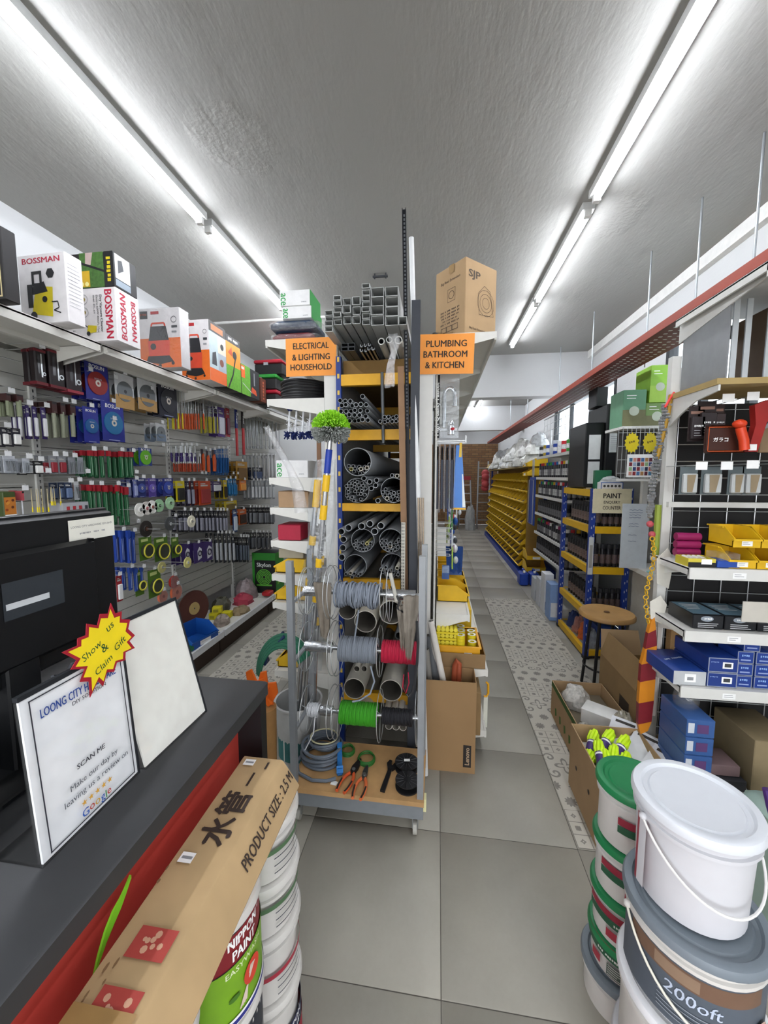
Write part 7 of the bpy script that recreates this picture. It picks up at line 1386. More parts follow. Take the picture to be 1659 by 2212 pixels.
q = root('glass_coat_pack', 'dark brown card pack with orange outline and white Japanese lettering', 'pack', (1.18, 1.8, 1.735)); MB().cbox(-.075, 0, 0, .075, .012, .115, M('#3a1a10', .4), .012).build('card', q); p = Print(frame((-.075, -.0003, 0), (1, 0, 0), (0, 0, 1))); p.frame(.008, .006, .142, .108, .003, M('#c2521c', .5)); p.text('ガラコ', .055, .055, PAPER, w=.055, bold=0); p.text('ガラコ', .056, .056, PAPER, w=.055, bold=0); p.build('lettering', q)
q = root('coating_bottle', 'bright orange-red applicator bottle on the brown card pack', 'bottle', (1.222, 1.77, 1.745)); MB().path([(0.01, 0, 0), (.004, 0, .04), (-.008, 0, .075), (-.012, 0, .09)], .017, M('#d2401c', .35), 12).build('body', q); MB().ball((-.016, 0, .105), .024, M('#d2401c', .35), 12, 7, (1, 1, .75)).build('cap', q)
q = root('spray_gun', 'big red spray gun shaped sprayer hanging beside the orange bottle', 'spray gun', (1.30, 1.82, 1.74)); T = frame((0, 0, 0), (1, 0, 0), (0, 0, 1)); MB(T).prism([(-.03, 0), (.005, .0), (.03, .12), (.06, .13), (.07, .18), (.03, .21), (-.02, .19), (-.01, .11)], -.015, .015, M('#9c2420', .4)).build('body', q); MB(T).prism([(.02, .09), (.1, .12), (.12, .15), (.05, .14)], -.01, .01, M('#7c7e80', .4)).build('trigger', q); p = Print(frame((-.03, -.0155, 0), (1, 0, 0), (0, 0, 1))); p.rect(.0, .005, .03, .03, PAPER); p.build('price_label', q)
boxed('tan_pouch', 'tan pouch hanging behind the red spray gun', 'pouch', (1.42, 1.9, 1.74), (.09, .02, .15), M('#8c7458', .6)).location.z = 1.74
for k, (x, w) in enumerate(((1.085, .07), (1.175, .08), (1.27, .06), (1.33, .07))):
    q = root('mask_pack', '%s clear and tan pack hanging above the white cross bar' % ('first', 'second', 'third', 'fourth')[k], 'pack', (x, 1.86, 1.56), group='clear packs above the cross bar')
    MB().box(-w / 2, 0, 0, w / 2, .003, .12, M('#5a6466', .4)).build('card', q); MB().cbox(-w * .4, -.02, .005, w * .4, 0, .09, M('#b4b7b6', .35), .004).build('tray', q); p = Print(frame((-w / 2, -.0205, 0), (1, 0, 0), (0, 0, 1))); p.poly([(w * .3, .01), (w * .6, .01), (w * .75, .085), (w * .25, .085)], M('#8c7c62', .6)); p.build('contents_print', q)
for k, (x, z) in enumerate(((1.09, 1.685), (1.185, 1.685), (1.28, 1.69), (1.36, 1.69), (1.17, 1.96), (1.26, 1.965))):
    q = MB().path([(0, .26, 0), (0, 0, 0)], .0022, WIRE, 6).build('display_hook', None, (x, 1.79, z)); tag(q, '%s wire hook with a white price tag on the car care shelving' % ORD[k], 'hook', 'hooks on the car care shelving'); MB().box(-.022, -.002, -.02, .022, 0, .014, PAPER).build('price_tag', q)
# shelf at 1.255
for k in range(3): tag(MB().cyl((1.09, 1.93, 1.29 + k * .036), (1.19, 1.93, 1.29 + k * .036), .018, M('#8c1c54', .4), 12).build('magenta_roll'), '%s magenta roll in the stack on the shelf under the grid' % ('lowest', 'middle', 'topmost')[k], 'roll', 'magenta rolls')
o = open_carton('display_carton', 'small black and yellow display carton of white parts', (1.105, 1.81, 1.257), (.105, .09, .035), M('#c9b83c', .6), cat='carton'); p = Print(face(.105, .09, .035, 'front')); p.rect(0, 0, .105, .02, BLACK); p.rect(.05, .012, .09, .034, PAPER); p.build('print', o)
for k in range(4): tag(MB().cyl((1.075 + .02 * k, 1.8, 1.283), (1.075 + .02 * k, 1.84, 1.286), .009, M('#d0cdc4', .5), 10).build('white_bead'), '%s white part in the small display carton' % ORD[k], 'part', 'white parts in the display carton')
o = boxed('blue_box', 'clear topped blue box of parts beside the yellow bins', 'box', (1.205, 1.80, 1.257), (.085, .08, .03), M('#23489c', .5)); MB().box(-.04, -.038, .03, .04, .038, .06, CLEAR).build('clear_cover', o)
for k, (x, z) in enumerate(((1.255, 1.257), (1.36, 1.257), (1.47, 1.257), (1.265, 1.345), (1.37, 1.345), (1.475, 1.345))): bin_('parts_bin', '%s yellow bin of the %s row on the car care shelf' % (('first', 'second', 'third')[k % 3], ('lower', 'upper')[k // 3]), (x, 1.84, z), .1, .15, .08, BINY, 0, 'yellow bins on the car care shelf')
# shelf at .985
for k in range(5):
    o = boxed('lamp_box', '%s black boxed car lamp on the middle shelf' % ('first', 'second', 'third', 'fourth', 'fifth')[k], 'box', (1.15 + .125 * k, 1.86, .987), (.12, .18, .062), M('#15171b', .35), group='black lamp boxes'); p = Print(face(.12, .18, .062, 'front')); p.disc(.055, .045, .025, M('#8c949c', .5), 14, .012); p.text('POWER', .06, .045, PAPER, w=.03); p.lines(.02, .026, .1, 3, .008, LGREY, .003); p.build('print', o); p = Print(face(.12, .18, .062, 'top')); p.rect(.005, .01, .115, .17, M('#5f7c8c', .5)); p.lines(.02, .14, .1, 4, .02, PAPER, .006); p.build('top_print', o)
o = MB().box(-.05, 0, 0, .05, .003, .085, M('#c9c4b8', .5)).box(-.055, -.004, -.004, .055, -.001, .09, ACR).build('price_holder', None, (1.30, 1.733, 1.04)); tag(o, 'clear price holder clipped above the black lamp boxes', 'price holder')
# shelf at .735
o = boxed('filter_box', 'long blue box with white end on the lower shelf', 'box', (1.085, 1.87, .737), (.13, .22, .062), M('#1d3c84', .45), R(2)); p = Print(face(.13, .22, .062, 'front')); p.rect(0, 0, .13, .062, M('#b9bcbe', .5)); p.rect(.045, .014, .09, .05, PAPER); p.rect(.055, .022, .08, .036, GREY); p.build('end_label', o); p = Print(face(.13, .22, .062, 'top')); p.text('OIL FILTER', .07, .12, M('#c2cce2', .5), w=.1, rot=20); p.build('top_print', o)
for k in range(2):
    o = boxed('filter_box', ('lower', 'upper')[k] + ' blue box with barcode label beside the white ended box', 'box', (1.215, 1.88, .737 + k * .066), (.115, .24, .064), M('#1a357c', .45)); p = Print(face(.115, .24, .064, 'front')); p.frame(0, 0, .115, .064, .004, M('#8c93a4', .5)); p.rect(.055, .018, .095, .046, PAPER); p.rect(.062, .024, .088, .04, DGREY); p.text('Filter', .025, .045, M('#7c92c8', .5), w=.03); p.build('end_label', o)
for k, (x, j) in enumerate(((1.305, 0), (1.305, 1), (1.305, 2), (1.375, 0), (1.375, 1), (1.375, 2), (1.325, 3))):
    o = boxed('bulb_box', '%s of the small blue boxes in the %s' % (('lowest', 'second', 'third', 'topmost')[j], 'near column' if x < 1.32 else 'loose place on top' if j == 3 else 'far column'), 'box', (x, 1.83, .737 + j * .054), (.062, .12, .052), M('#1c3a88', .4), group='small blue boxes'); p = Print(face(.062, .12, .052, 'front')); p.frame(0, 0, .062, .052, .003, M('#8c93a4', .5)); p.text('LAMP', .031, .034, M('#8fb0e0', .5), w=.03); p.rect(.012, .012, .05, .018, M('#8fa0cc', .5)); p.build('end_label', o)
boxed('dark_blue_carton', 'dark blue carton behind the small blue boxes', 'carton', (1.36, 1.97, .737), (.3, .11, .17), M('#16264c', .5))
boxed('tan_carton', 'tan carton behind the long blue box', 'carton', (1.19, 2.02, .737) , (.1, .045, .16), M('#8c6c44', .8))
# base shelf
for k in range(4):
    o = boxed('polish_box', '%s blue and purple box in the stack on the base shelf' % ('lowest', 'second lowest', 'second highest', 'topmost')[k], 'box', (1.13, 1.83, .272 + k * .082), (.11, .2, .08), M('#3a5c94', .35), group='blue boxes on the base shelf'); p = Print(face(.11, .2, .08, 'front')); p.text('P', .022, .042, M('#c9ced6', .5), h=.045); p.rect(.04, .02, .085, .06, M('#5a3c6c', .5)); p.build('print', o)
q = MB().lathe([(.045, 0), (.05, .03), (.042, .07), (.02, .09), (0, .095)], CLEAR, 18).build('clear_dome', None, (1.13, 1.84, .602)); tag(q, 'clear plastic dome cover on the blue box stack', 'cover')
boxed('dark_box', 'dark long box beside the blue stack on the base shelf', 'box', (1.27, 1.82, .272), (.14, .14, .05), M('#2c2c30', .5)); boxed('rose_box', 'dull rose box on the dark long box', 'box', (1.265, 1.83, .324), (.12, .12, .05), M('#7a6464', .6)); boxed('tan_carton', 'large tan carton further along the base shelf', 'carton', (1.45, 1.88, .272), (.18, .25, .24), M('#8a7a5c', .8))
o = MB().box(-.05, 0, 0, .05, .003, .09, M('#cfcac2', .6)).build('price_card', None, (1.42, 1.706, .6)); tag(o, 'white price card hanging before the base shelf', 'price card')
g = root('boot_pack', 'green and white patterned pack with purple strap near the big bucket', 'pack', (1.30, 1.5, 0)); MB().cbox(-.1, -.1, 0, .1, .1, .42, M('#9fb5aa', .5), .02).build('pack_body', g); p = Print(face(.2, .2, .42, 'front', (0, 0, 0)))
random.seed(4)
for k in range(30): p.disc(random.uniform(.02, .18), random.uniform(.15, .4), random.uniform(.006, .014), M('#2c5a48', .5), 6)
p.build('pattern_print', g); MB().path([(-.1, -.1, .36), (-.13, -.105, .43), (-.15, -.1, .50), (-.16, -.09, .56)], .012, M('#4a2a6c', .5), 8).build('purple_strap', g)
# ---- things hung on the post
q = MB(); random.seed(2)
for k in range(3):
    pts = [(1.075 - .012 * k, 2.02, 1.98), (1.06 - .012 * k, 2.015, 1.85), (1.035 - .01 * k, 2.01, 1.7), (1.02 - .008 * k, 2.0, 1.55), (1.015 - .006 * k, 2.0, 1.44)]
    for i in range(4):
        a = Vector(pts[i]); b_ = Vector(pts[i + 1])
        for j in range(9):
            c = a.lerp(b_, (j + .5) / 9); t = j * 1.3 + k; q.ball((c.x + .004 * math.cos(t), c.y + .004 * math.sin(t), c.z), .0125, M('#a9abad', .25, .7), 6, 4, (.8, .8, .7))
tag(q.build('silver_garland'), 'silver twisted chain garland hanging on the white post', 'garland')
tag(MB().path([(1.08, 2.025, 2.02), (1.07, 2.02, 1.93), (1.05, 2.015, 1.82), (1.03, 2.012, 1.72)], .01, M('#a07a1c', .5), 8).build('yellow_strap'), 'mustard strap hanging behind the silver garland', 'strap'); tag(MB().path([(1.09, 2.02, 2.03), (1.07, 2.012, 2.0), (1.05, 2.01, 1.96)], .005, M('#e0403c', .5), 6).build('pink_ribbon'), 'coral red ribbon tied at the top of the white post', 'ribbon')
tag(MB().path([(1.06, 2.03, 1.5), (1.062, 2.03, 1.25)], .014, M('#8c9c3c', .6), 8).build('lime_strap'), 'olive green strap hanging below the silver garland', 'strap')
for k in range(2): tag(MB().ball((1.01 + .012 * k, 1.995, 1.41 - .05 * k), .016, M('#b04a50', .5), 8, 6).build('red_toggle'), ('upper', 'lower')[k] + ' dull red toggle at the end of the silver garland', 'toggle')
q = MB(); 
for k in range(18): q.ring((1.02 + .012 * math.sin(k * .4), 1.985, 1.34 - k * .024), (1, 0, 0) if k % 2 else (0, 1, 0), .011, .0028, M('#d0a21c', .45), 10, 5)
tag(q.build('plastic_chain'), 'yellow plastic chain hanging in front of the white post', 'chain')
def sheet(label, x, y, z, w, h, rz, col='#cfcbc0'):
    o = MB(frame((0, 0, 0), (1, 0, 0), (0, 0, 1))).prism([(-w / 2, h * .25), (w * .1, h * .5), (w / 2, h * .2), (w * .3, -h * .5), (-w * .4, -h * .35)], -.0008, .0008, M(col, .7)).build('paper_tag', None, (x, y, z), rz); tag(o, label, 'paper tag')
sheet('large cream paper tag hanging on the yellow chain', 1.075, 1.97, 1.2, .1, .2, R(20)); sheet('lower cream paper tag hanging on the yellow chain', 1.055, 1.965, 1.0, .07, .14, R(-10))
q = root('umbrella_pouch', 'orange and maroon striped pouch hanging on the white post', 'pouch', (1.03, 1.975, .36)); T = frame((0, 0, 0), (1, 0, 0), (0, 0, 1)); OM = (M('#d0821c', .4), M('#7c2028', .4)); zs = [0, .05, .16, .27, .36, .44, .52, .58]; ws = [.016, .03, .034, .034, .033, .03, .022, .012]
for k in range(7): MB(T).prism([(-ws[k] + .01 * (k > 4), zs[k]), (ws[k], zs[k] + .02), (ws[k + 1], zs[k + 1] + .02), (-ws[k + 1] + .01 * (k > 3), zs[k + 1])], -.012, .012, OM[k % 2]).build('stripe_panel', q)
tag(MB().box(-.008, -.004, 0, .008, .004, .5, M('#b5ada4', .5)).build('white_strip', None, (1.078, 1.985, .45)), 'pale strip hanging between the striped pouch and the white post', 'strip')
# ---- cartons on the floor
def ropebox():
    o = open_carton('rope_carton', 'open brown carton of neon yellow ropes on the patterned runner', (.875, 1.855, .003), (.325, .37, .335), KRAFT)
    p = Print(face(.325, .37, .335, 'left')); p.disc(.1, .16, .011, INK); p.disc(.26, .17, .011, INK); p.build('hand_hole', o)
    boxed('filler_box', 'white packing block under the neon ropes', 'box', (.875, 1.855, .012), (.3, .34, .24), PAPER)
    NEON = M('#c9ec1c', .5); PL = M('#43306c', .5)
    for k, (x, y, rz, z) in enumerate(((.775, 1.93, 62, .29), (.785, 1.84, 78, .295), (.835, 1.93, 50, .305), (.84, 1.82, 72, .29), (.885, 1.89, 48, .31), (.80, 1.785, 84, .285), (.87, 1.785, 66, .285))):
        q = root('rope_hank', '%s neon yellow rope hank in the open carton' % ORD[k], 'rope', (x, y, z), R(rz), 'neon rope hanks'); q.rotation_euler = (0, R(-18), R(rz)); g = MB()
        for s in range(7): a = s * math.pi / 3.5; g.path([(-.1 + .006 * (s % 3), .007 * math.cos(a), .007 * math.sin(a)), (-.085, .016 * math.cos(a), .016 * math.sin(a)), (-.05, .019 * math.cos(a + .5), .019 * math.sin(a + .5)), (-.02, .013 * math.cos(a + 1), .013 * math.sin(a + 1)), (.02, .013 * math.cos(a + 1.6), .013 * math.sin(a + 1.6)), (.05, .019 * math.cos(a + 2), .019 * math.sin(a + 2)), (.085, .016 * math.cos(a + 2.4), .016 * math.sin(a + 2.4)), (.1 - .006 * (s % 3), .007 * math.cos(a + 2.4), .007 * math.sin(a + 2.4))], .0095, NEON, 6)
        g.build('rope_strands', q)
        g = MB().cyl((-.03, 0, 0), (.03, 0, 0), .0235, PL, 14).build('paper_band', q); MB().cyl((.015, 0, 0), (.024, 0, 0), .0238, PAPER, 14).build('white_stripe', g)
    for k, (x, y, rz) in enumerate(((.93, 1.99, -35), (.965, 1.90, -48), (.985, 1.80, -55))):
        o = MB().box(-.065, -.003, 0, .065, .003, .17, M('#cfd0d4', .5)).build('white_card', None, (x, y, .255)); o.rotation_euler = (R(-62), 0, R(rz)); tag(o, '%s white packaged card lying in the rope carton' % ('rear', 'middle', 'front')[k], 'card', 'white cards in the rope carton')
        p = Print(frame((-.065, -.0035, 0), (1, 0, 0), (0, 0, 1))); p.rect(.02, .14, .11, .155, INK); p.build('print', o)
ropebox()
o = open_carton('green_carton', 'open brown carton with green printed rim holding lamps and a white box', (.955, 2.39, .003), (.32, .56, .235), KRAFT); p = Print(face(.32, .56, .235, 'left')); p.rect(0, .2, .56, .235, M('#3c5a24', .7)); 
for k in range(5): p.poly([(.1 + .09 * k, .04), (.13 + .09 * k, .06), (.12 + .09 * k, .1), (.09 + .09 * k, .09)], M('#4a6c2c', .7))
p.build('green_print', o); p = Print(face(.32, .56, .235, 'front')); p.rect(0, .2, .32, .235, M('#3c5a24', .7)); p.build('green_print', o)
boxed('white_box', 'plain white box lying in the green rimmed carton', 'box', (.97, 2.29, .19), (.2, .12, .085), M('#d9d8d4', .5), R(-35)); boxed('filler_box', 'packing block below the plain white box', 'box', (.955, 2.39, .012), (.29, .53, .15), M('#6f6553', .8))
heap('bagged_lamp', 'clear bagged parts at the far end of the green rimmed carton', 'bag', .9, 2.52, .165, .18, .2, .12, M('#b5b2ab', .25, var=.3, scale=50), 7); heap('bagged_lamp', 'silver bagged parts in front of the plain white box', 'bag', .86, 2.22, .165, .1, .16, .05, M('#9a978f', .3, var=.4, scale=60), 8); heap('bagged_lamp', 'crumpled clear bag hanging over the carton corner by the post', 'bag', 1.04, 2.19, .235, .1, .14, .1, M('#a8a292', .25, var=.35, scale=50), 9)
o = open_carton('tall_carton', 'tall open brown carton between the stool and the striped pouch', (1.265, 2.5, .0), (.27, .5, .42), KRAFTD); MB(frame((-.135, 0, .42), (0, 1, 0), (.25, 0, 1))).prism([(-.24, 0), (.25, 0), (.23, .16), (-.2, .16)], -.002, .002, KRAFTD).build('flap', o); MB(frame((0, .25, .42), (1, 0, 0), (0, .3, 1))).prism([(-.13, 0), (.13, 0), (.12, .16), (-.12, .16)], -.002, .002, KRAFT).build('flap', o); p = Print(face(.27, .5, .42, 'left')); p.rect(.3, .2, .42, .3, M('#3a3026', .7)); p.build('print', o)
heap('white_foam', 'white wrapped part poking out of the tall brown carton', 'part', 1.22, 2.4, .36, .1, .12, .12, PAPER, 10); boxed('filler_box', 'packing block inside the tall brown carton', 'box', (1.265, 2.5, .006), (.24, .46, .35), KRAFTIN)
# stool
q = root('stool', 'round wooden seat stool with black metal legs', 'stool', (1.27, 3.02, 0)); MB().lathe([(0, .58), (.17, .58), (.19, .592), (.19, .61), (.18, .622), (.03, .62), (0, .61)], M('#a88250', .5, var=.14, scale=9), 36).build('seat', q); MB().cyl((0, 0, .6215), (0, 0, .623), .02, M('#5a3c22', .6), 14).build('centre_hole', q)
for a in (45, 135, 225, 315): MB().cyl((.11 * math.cos(R(a)), .11 * math.sin(R(a)), .58), (.16 * math.cos(R(a)), .16 * math.sin(R(a)), 0), .011, BLACK, 10).build('leg', q)
MB().ring((0, 0, .2), (0, 0, 1), .142, .007, BLACK, 28, 6).build('foot_ring', q)
# ================================================================== red perforated cable tray on rods
q = root('cable_tray', 'long red perforated cable tray hung from the ceiling on rods', 'cable tray', (0, 0, 0)); CT = M('#8e3622', .55); CTB = M('#632419', .6)
bt_ = MB().box(1.23, .2, 2.455, 1.48, 10.2, 2.458, CTB).build('tray_base', q); MB().box(1.227, .2, 2.455, 1.231, 10.2, 2.5, CT).build('tray_side', q); MB().box(1.479, .2, 2.455, 1.483, 10.2, 2.5, CT).build('tray_side', q)
s = MB()
for i in range(110):
    for j in range(4): s.box(1.275 + .05 * j, .8 + i * .05, 2.4543, 1.295 + .05 * j, .812 + i * .05, 2.455, M('#d2cdc6', .5))
tag(s.build('slot', bt_), kind='stuff')
for k, y in enumerate((2.2, 2.63, 3.17, 4.2, 5.25, 7.0, 8.6)): MB().cyl((1.5, y, 2.44), (1.5, y, CZ), .006, ZINC, 8).build('hanger_rod', q)
tag(MB().path([(1.93, 2.6, 2.6), (1.93, 2.6, 2.88), (1.93, 2.63, 2.93), (1.93, 2.7, 2.95), (1.93, 3.4, 2.95)], .022, M('#c9c7ae', .5), 12).path([(1.935, 2.6, 2.85), (1.935, 2.6, 2.88), (1.93, 2.63, 2.93), (1.93, 2.7, 2.95), (1.93, 2.73, 2.95)], .027, M('#c2bf9c', .5), 12).build('drain_pipe'), 'cream drain pipe with elbow high on the wall above the tray', 'pipe')
# ================================================================== paint corner
def rack(name, label, x0, x1, y0, y1, H, levels, bh=.06):
    q = root(name, label, 'rack', (0, 0, 0)); UB = M('#1f3a8c', .45); YB_ = M('#d6a818', .45)
    for x in (x0, x1):
        for y in (y0, y1):
            u = MB().box(x - .02, y - .02, 0, x + .02, y + .02, H, UB).build('upright', q); s = MB()
            for k in range(int(H / .08)): s.box(x - .012, y - .0212, .06 + k * .08, x - .006, y - .02, .08 + k * .08, M('#c9cdd6', .5)); s.box(x + .006, y - .0212, .075 + k * .08, x + .012, y - .02, .095 + k * .08, M('#c9cdd6', .5))
            tag(s.build('slot', u), kind='stuff'); MB().box(x - .024, y - .024, 0, x + .024, y + .024, .03, BLACK).build('foot_cap', q)
    for z in levels:
        for y in (y0, y1): MB().box(x0 + .02, y - .018, z, x1 - .02, y + .018, z + bh, YB_).build('beam', q)
        for x in (x0, x1): MB().box(x - .018, y0 + .02, z, x + .018, y1 - .02, z + bh, YB_).build('beam', q)
        MB().box(x0 + .02, y0 + .02, z + bh - .012, x1 - .02, y1 - .02, z + bh - .002, M('#8c8a84', .7)).build('deck', q)
    return q
rack('paint_rack', 'blue and yellow boltless rack with spray cans beside the runner', 1.335, 1.63, 3.56, 4.32, 1.53, (1.46, 1.14, .78, .38, .02))
CAN = {}
def can(label, loc, col, rr=.026, h=.17, body='#1d1c20', group=None, lab='#8c8c8c'):
    key = (col, rr, h, body)
    if key not in CAN:
        b = MB().lathe([(0, 0), (rr, 0), (rr, h * .78), (rr * .8, h * .82), (0, h * .82)], M(body, .35, .2), 12).build('spray_can', mesh_only=True)
        c = MB().lathe([(rr * .84, h * .8), (rr * .88, h * .81), (rr * .86, h), (0, h)], M(col, .45), 12).build('cap', mesh_only=True)
        l_ = MB().lathe([(rr + .0004, h * .15), (rr + .0004, h * .55)], M(lab, .5, var=.45, scale=70), 12).build('label_band', mesh_only=True); CAN[key] = (b, c, l_)
    b, c, l_ = CAN[key]; o = put('spray_can', b, None, loc); tag(o, label, 'spray can', group); put('cap', c, o); put('label_band', l_, o); return o
random.seed(31); CC = ['#d9d9d6', '#b8202c', '#1c5a9c', '#2c8a3c', '#d0a01c', '#222226', '#8c2a5c', '#26263a']
for li, (z, n, nm) in enumerate(((1.2, 9, 'upper'), (.84, 10, 'middle'), (.44, 9, 'lower'))):
    for k in range(n):
        can('dark spray can on the %s level of the blue and yellow rack, aisle side' % nm, (1.395, 3.62 + k * .07, z), '#26262a', .03, .2, '#1b1a1d', 'cans on the %s rack level' % nm, '#6a5a56')
    for k in range(4):
        can('dark spray can on the %s level of the blue and yellow rack, end side' % nm, (1.45 + k * .05 - .0, 3.6 + .0 * k, z), '#2c2c30', .022, .2 if li else .15, '#1b1a1d', 'cans at the %s rack end' % nm, '#5a4a48')
for k, (y, c) in enumerate(((3.66, '#8f949c'), (3.82, '#c9622c'), (3.98, '#a8746c'), (4.14, '#2c3c6c'))): heap('bagged_part', '%s bag on the bottom rack level, counted from the stool' % ORD[k], 'bag', 1.42, y, .08, .13, .14, .16, M(c, .4, var=.3, scale=30), 50 + k)
o = boxed('blue_carton', 'blue carton low in the rack behind the stool', 'carton', (1.53, 3.75, .08), (.16, .25, .2), M('#22468c', .5))
boxed('tile_sample_box', 'white and blue box with round pictures on top of the paint rack', 'box', (1.49, 3.62, 1.52), (.18, .08, .065), M('#d5d8dc', .5)); o = bpy.data.objects['tile_sample_box']; p = Print(face(.18, .08, .065, 'front')); p.frame(0, 0, .18, .065, .006, M('#2f5aa8', .5))
for k in range(5): p.disc(.03 + .03 * k, .032, .011, DGREY, 12)
p.build('print', o); heap('clear_tray', 'clear plastic tray on the round-picture box', 'tray', 1.49, 3.62, 1.586, .18, .07, .05, M('#b9bcbc', .3, var=.2), 60)
boxed('beige_box', 'small red and cream box on the paint rack top', 'box', (1.37, 3.8, 1.52), (.05, .07, .06), M('#c9b89c', .6)); boxed('grey_case', 'flat grey case at the back of the paint rack top', 'case', (1.45, 4.1, 1.52), (.2, .25, .05), M('#5c5a58', .6))
o = MB().box(-.155, -.0015, -.105, .155, 0, .105, M('#d8cfae', .6)).build('paint_sign', None, (1.475, 3.528, 1.425)); tag(o, 'cream paper sign for the paint enquiry counter', 'sign'); p = Print(frame((0, -.0018, 0), (1, 0, 0), (0, 0, 1))); p.text('PAINT', .0, .045, INK, w=.14, h=.042, bold=.03); p.text('ENQUIRY', 0, -.012, INK, w=.13, h=.03); p.text('COUNTER', 0, -.058, INK, w=.145, h=.03); p.build('lettering', o)
q = root('label_strip', 'hanging clear strip with a label on the rack corner', 'strip', (1.325, 3.525, .78)); MB().box(-.02, -.004, 0, .02, 0, .33, M('#c9cccc', .3)).build('strip', q); p = Print(frame((-.02, -.0045, 0), (1, 0, 0), (0, 0, 1))); p.rect(.008, .06, .032, .26, M('#9c9a94', .5)); p.build('print', q)
# white can shelves beyond the rack
q = root('spray_shelving', 'white shelving full of spray cans beyond the blue rack', 'shelving', (0, 0, 0))
for x, y in ((1.72, 4.4), (1.72, 5.72)): MB().box(x - .02, y - .02, 0, x + .02, y + .02, 2.1, RW).build('post', q)
MB().box(1.70, 4.4, .1, 1.705, 5.72, 2.0, M('#b5b6b5', .6)).build('back_panel', q)
LV = (1.90, 1.62, 1.375, 1.13, .86, .6)
for z in LV: 
    s = MB().box(1.38, 4.4, z - .006, 1.70, 5.72, z, RW).box(1.372, 4.4, z - .03, 1.384, 5.72, z + .004, RW).build('shelf', q); MB().box(1.38, 4.396, z - .03, 1.70, 4.402, z + .002, RW).build('end_lip', s)
MB().box(1.38, 4.4, 0, 1.7, 5.72, .16, RW).build('plinth', q)
for li, z in enumerate(LV[1:]):
    for k in range(15):
        c = random.choice(CC) if li in (0, 1, 3) else '#222226'
        can('spray can with a coloured cap on shelf %s of the white can shelving' % ('five', 'four', 'three', 'two', 'one')[li], (1.42, 4.45 + k * .085, z), c, .029, .19, '#1c1b1f', 'cans on white shelf %d' % (5 - li), '#9c9a98' if k % 3 else '#5c5a5c')
    for k in range(4): can('spray can at the near end of shelf %s of the white can shelving' % ('five', 'four', 'three', 'two', 'one')[li], (1.47 + k * .06, 4.43, z), random.choice(CC), .026, .19, '#1c1b1f', 'end cans on white shelf %d' % (5 - li), '#7c7a7a')
for k, (y, x, c, rr, h) in enumerate(((4.46, 1.43, '#3f8a34', .055, .13), (4.46, 1.56, '#2c2c30', .05, .12), (4.62, 1.42, '#b8202c', .05, .13), (4.78, 1.43, '#d9d9d6', .055, .14), (4.94, 1.42, '#1f3c8c', .05, .12), (5.08, 1.43, '#c9cdd2', .06, .17), (5.25, 1.42, '#2c4a9c', .05, .13), (5.42, 1.43, '#a8902c', .05, .14), (5.58, 1.42, '#34343a', .05, .13), (4.62, 1.56, '#c8c6c0', .06, .2))):
    o = MB().lathe([(0, 0), (rr, 0), (rr, h), (rr - .004, h + .003), (rr - .01, h - .004), (0, h - .004)], M(c, .35), 18).build('paint_tin', None, (x, y, 1.902)); tag(o, '%s paint tin on the top of the white can shelving' % ORD[k], 'paint tin', 'paint tins on the can shelving'); put('label', MB().lathe([(rr + .0005, h * .3), (rr + .0005, h * .7)], M('#d0d0cc', .5, var=.4, scale=40), 18).build('label', mesh_only=True), o)
for k, (y, c, h) in enumerate(((4.55, '#7f9cc8', .42), (4.78, '#d2d4d8', .48), (5.0, '#c9ccd2', .36), (5.25, '#b9bcc0', .3))): 
    o = boxed('floor_box', '%s tall box standing before the white can shelving' % ('pale blue', 'white and navy', 'white', 'grey')[k], 'box', (1.32, y, .0), (.1, .18, h), M(c, .5)); p = Print(face(.1, .18, h, 'front')); p.rect(.01, h * .1, .09, h * (.5 if k != 1 else .3), M(('#d6d8dc', '#2c3c7c', '#8c98b4', '#9a9da2')[k], .5)); p.build('print', o)
# tinting machine, wire basket, colour charts, green boxes
q = root('tinting_machine', 'tall black paint tinting machine with white notices', 'machine', (1.46, 3.98, 1.0)); BM = M('#161719', .4); MB().cbox(-.14, -.22, .53, .02, .22, 1.12, BM, .008).build('main_body', q); MB().cbox(.02, -.25, .55, .16, .2, 1.28, BM, .008).build('tower', q); MB().cbox(-.02, -.1, 1.28, .08, .1, 1.46, BM, .006).build('top_unit', q)
p = Print(frame((-.14, -.2205, .55), (1, 0, 0), (0, 0, 1))); p.rect(.03, .24, .13, .46, M('#d0d2d2', .5)); p.rect(.03, .02, .13, .22, M('#c4c6c6', .5)); p.build('notice', q); p = Print(frame((.02, -.2505, .55), (1, 0, 0), (0, 0, 1))); p.rect(.03, .3, .12, .47, M('#c9cbcc', .5)); p.lines(.04, .44, .11, 7, .018, GREY, .004); p.build('notice', q)
boxed('machine_table', 'dark low cabinet carrying the tinting machine', 'cabinet', (1.5, 4.02, 1.522), (.3, .5, .006), BLACK)
q = MB()
for k in range(8): q.cyl((1.36, 4.35 + .14 * k, 2.12), (1.36, 4.35 + .14 * k, 2.36), .003, WIRE, 5)
for k in range(4): q.cyl((1.36, 4.35, 2.12 + .08 * k), (1.36, 5.35, 2.12 + .08 * k), .003, WIRE, 5)
q.cyl((1.36, 4.2, 2.36), (1.36, 5.35, 2.36), .006, WIRE, 6).cyl((1.36, 5.0, 1.91), (1.36, 5.0, 2.2), .008, WIRE, 6); tag(q.build('wire_basket'), 'white wire grid standing above the paint tins', 'wire grid')
g = root('counter_unit', 'white paint counter unit with grid panel behind the stool', 'counter', (0, 0, 0)); MB().box(1.60, 2.95, .86, 1.93, 3.5, .9, RW).build('worktop', g); MB().box(1.66, 2.98, 0, 1.93, 3.5, .86, M('#b9b5ab', .6)).build('cabinet', g)
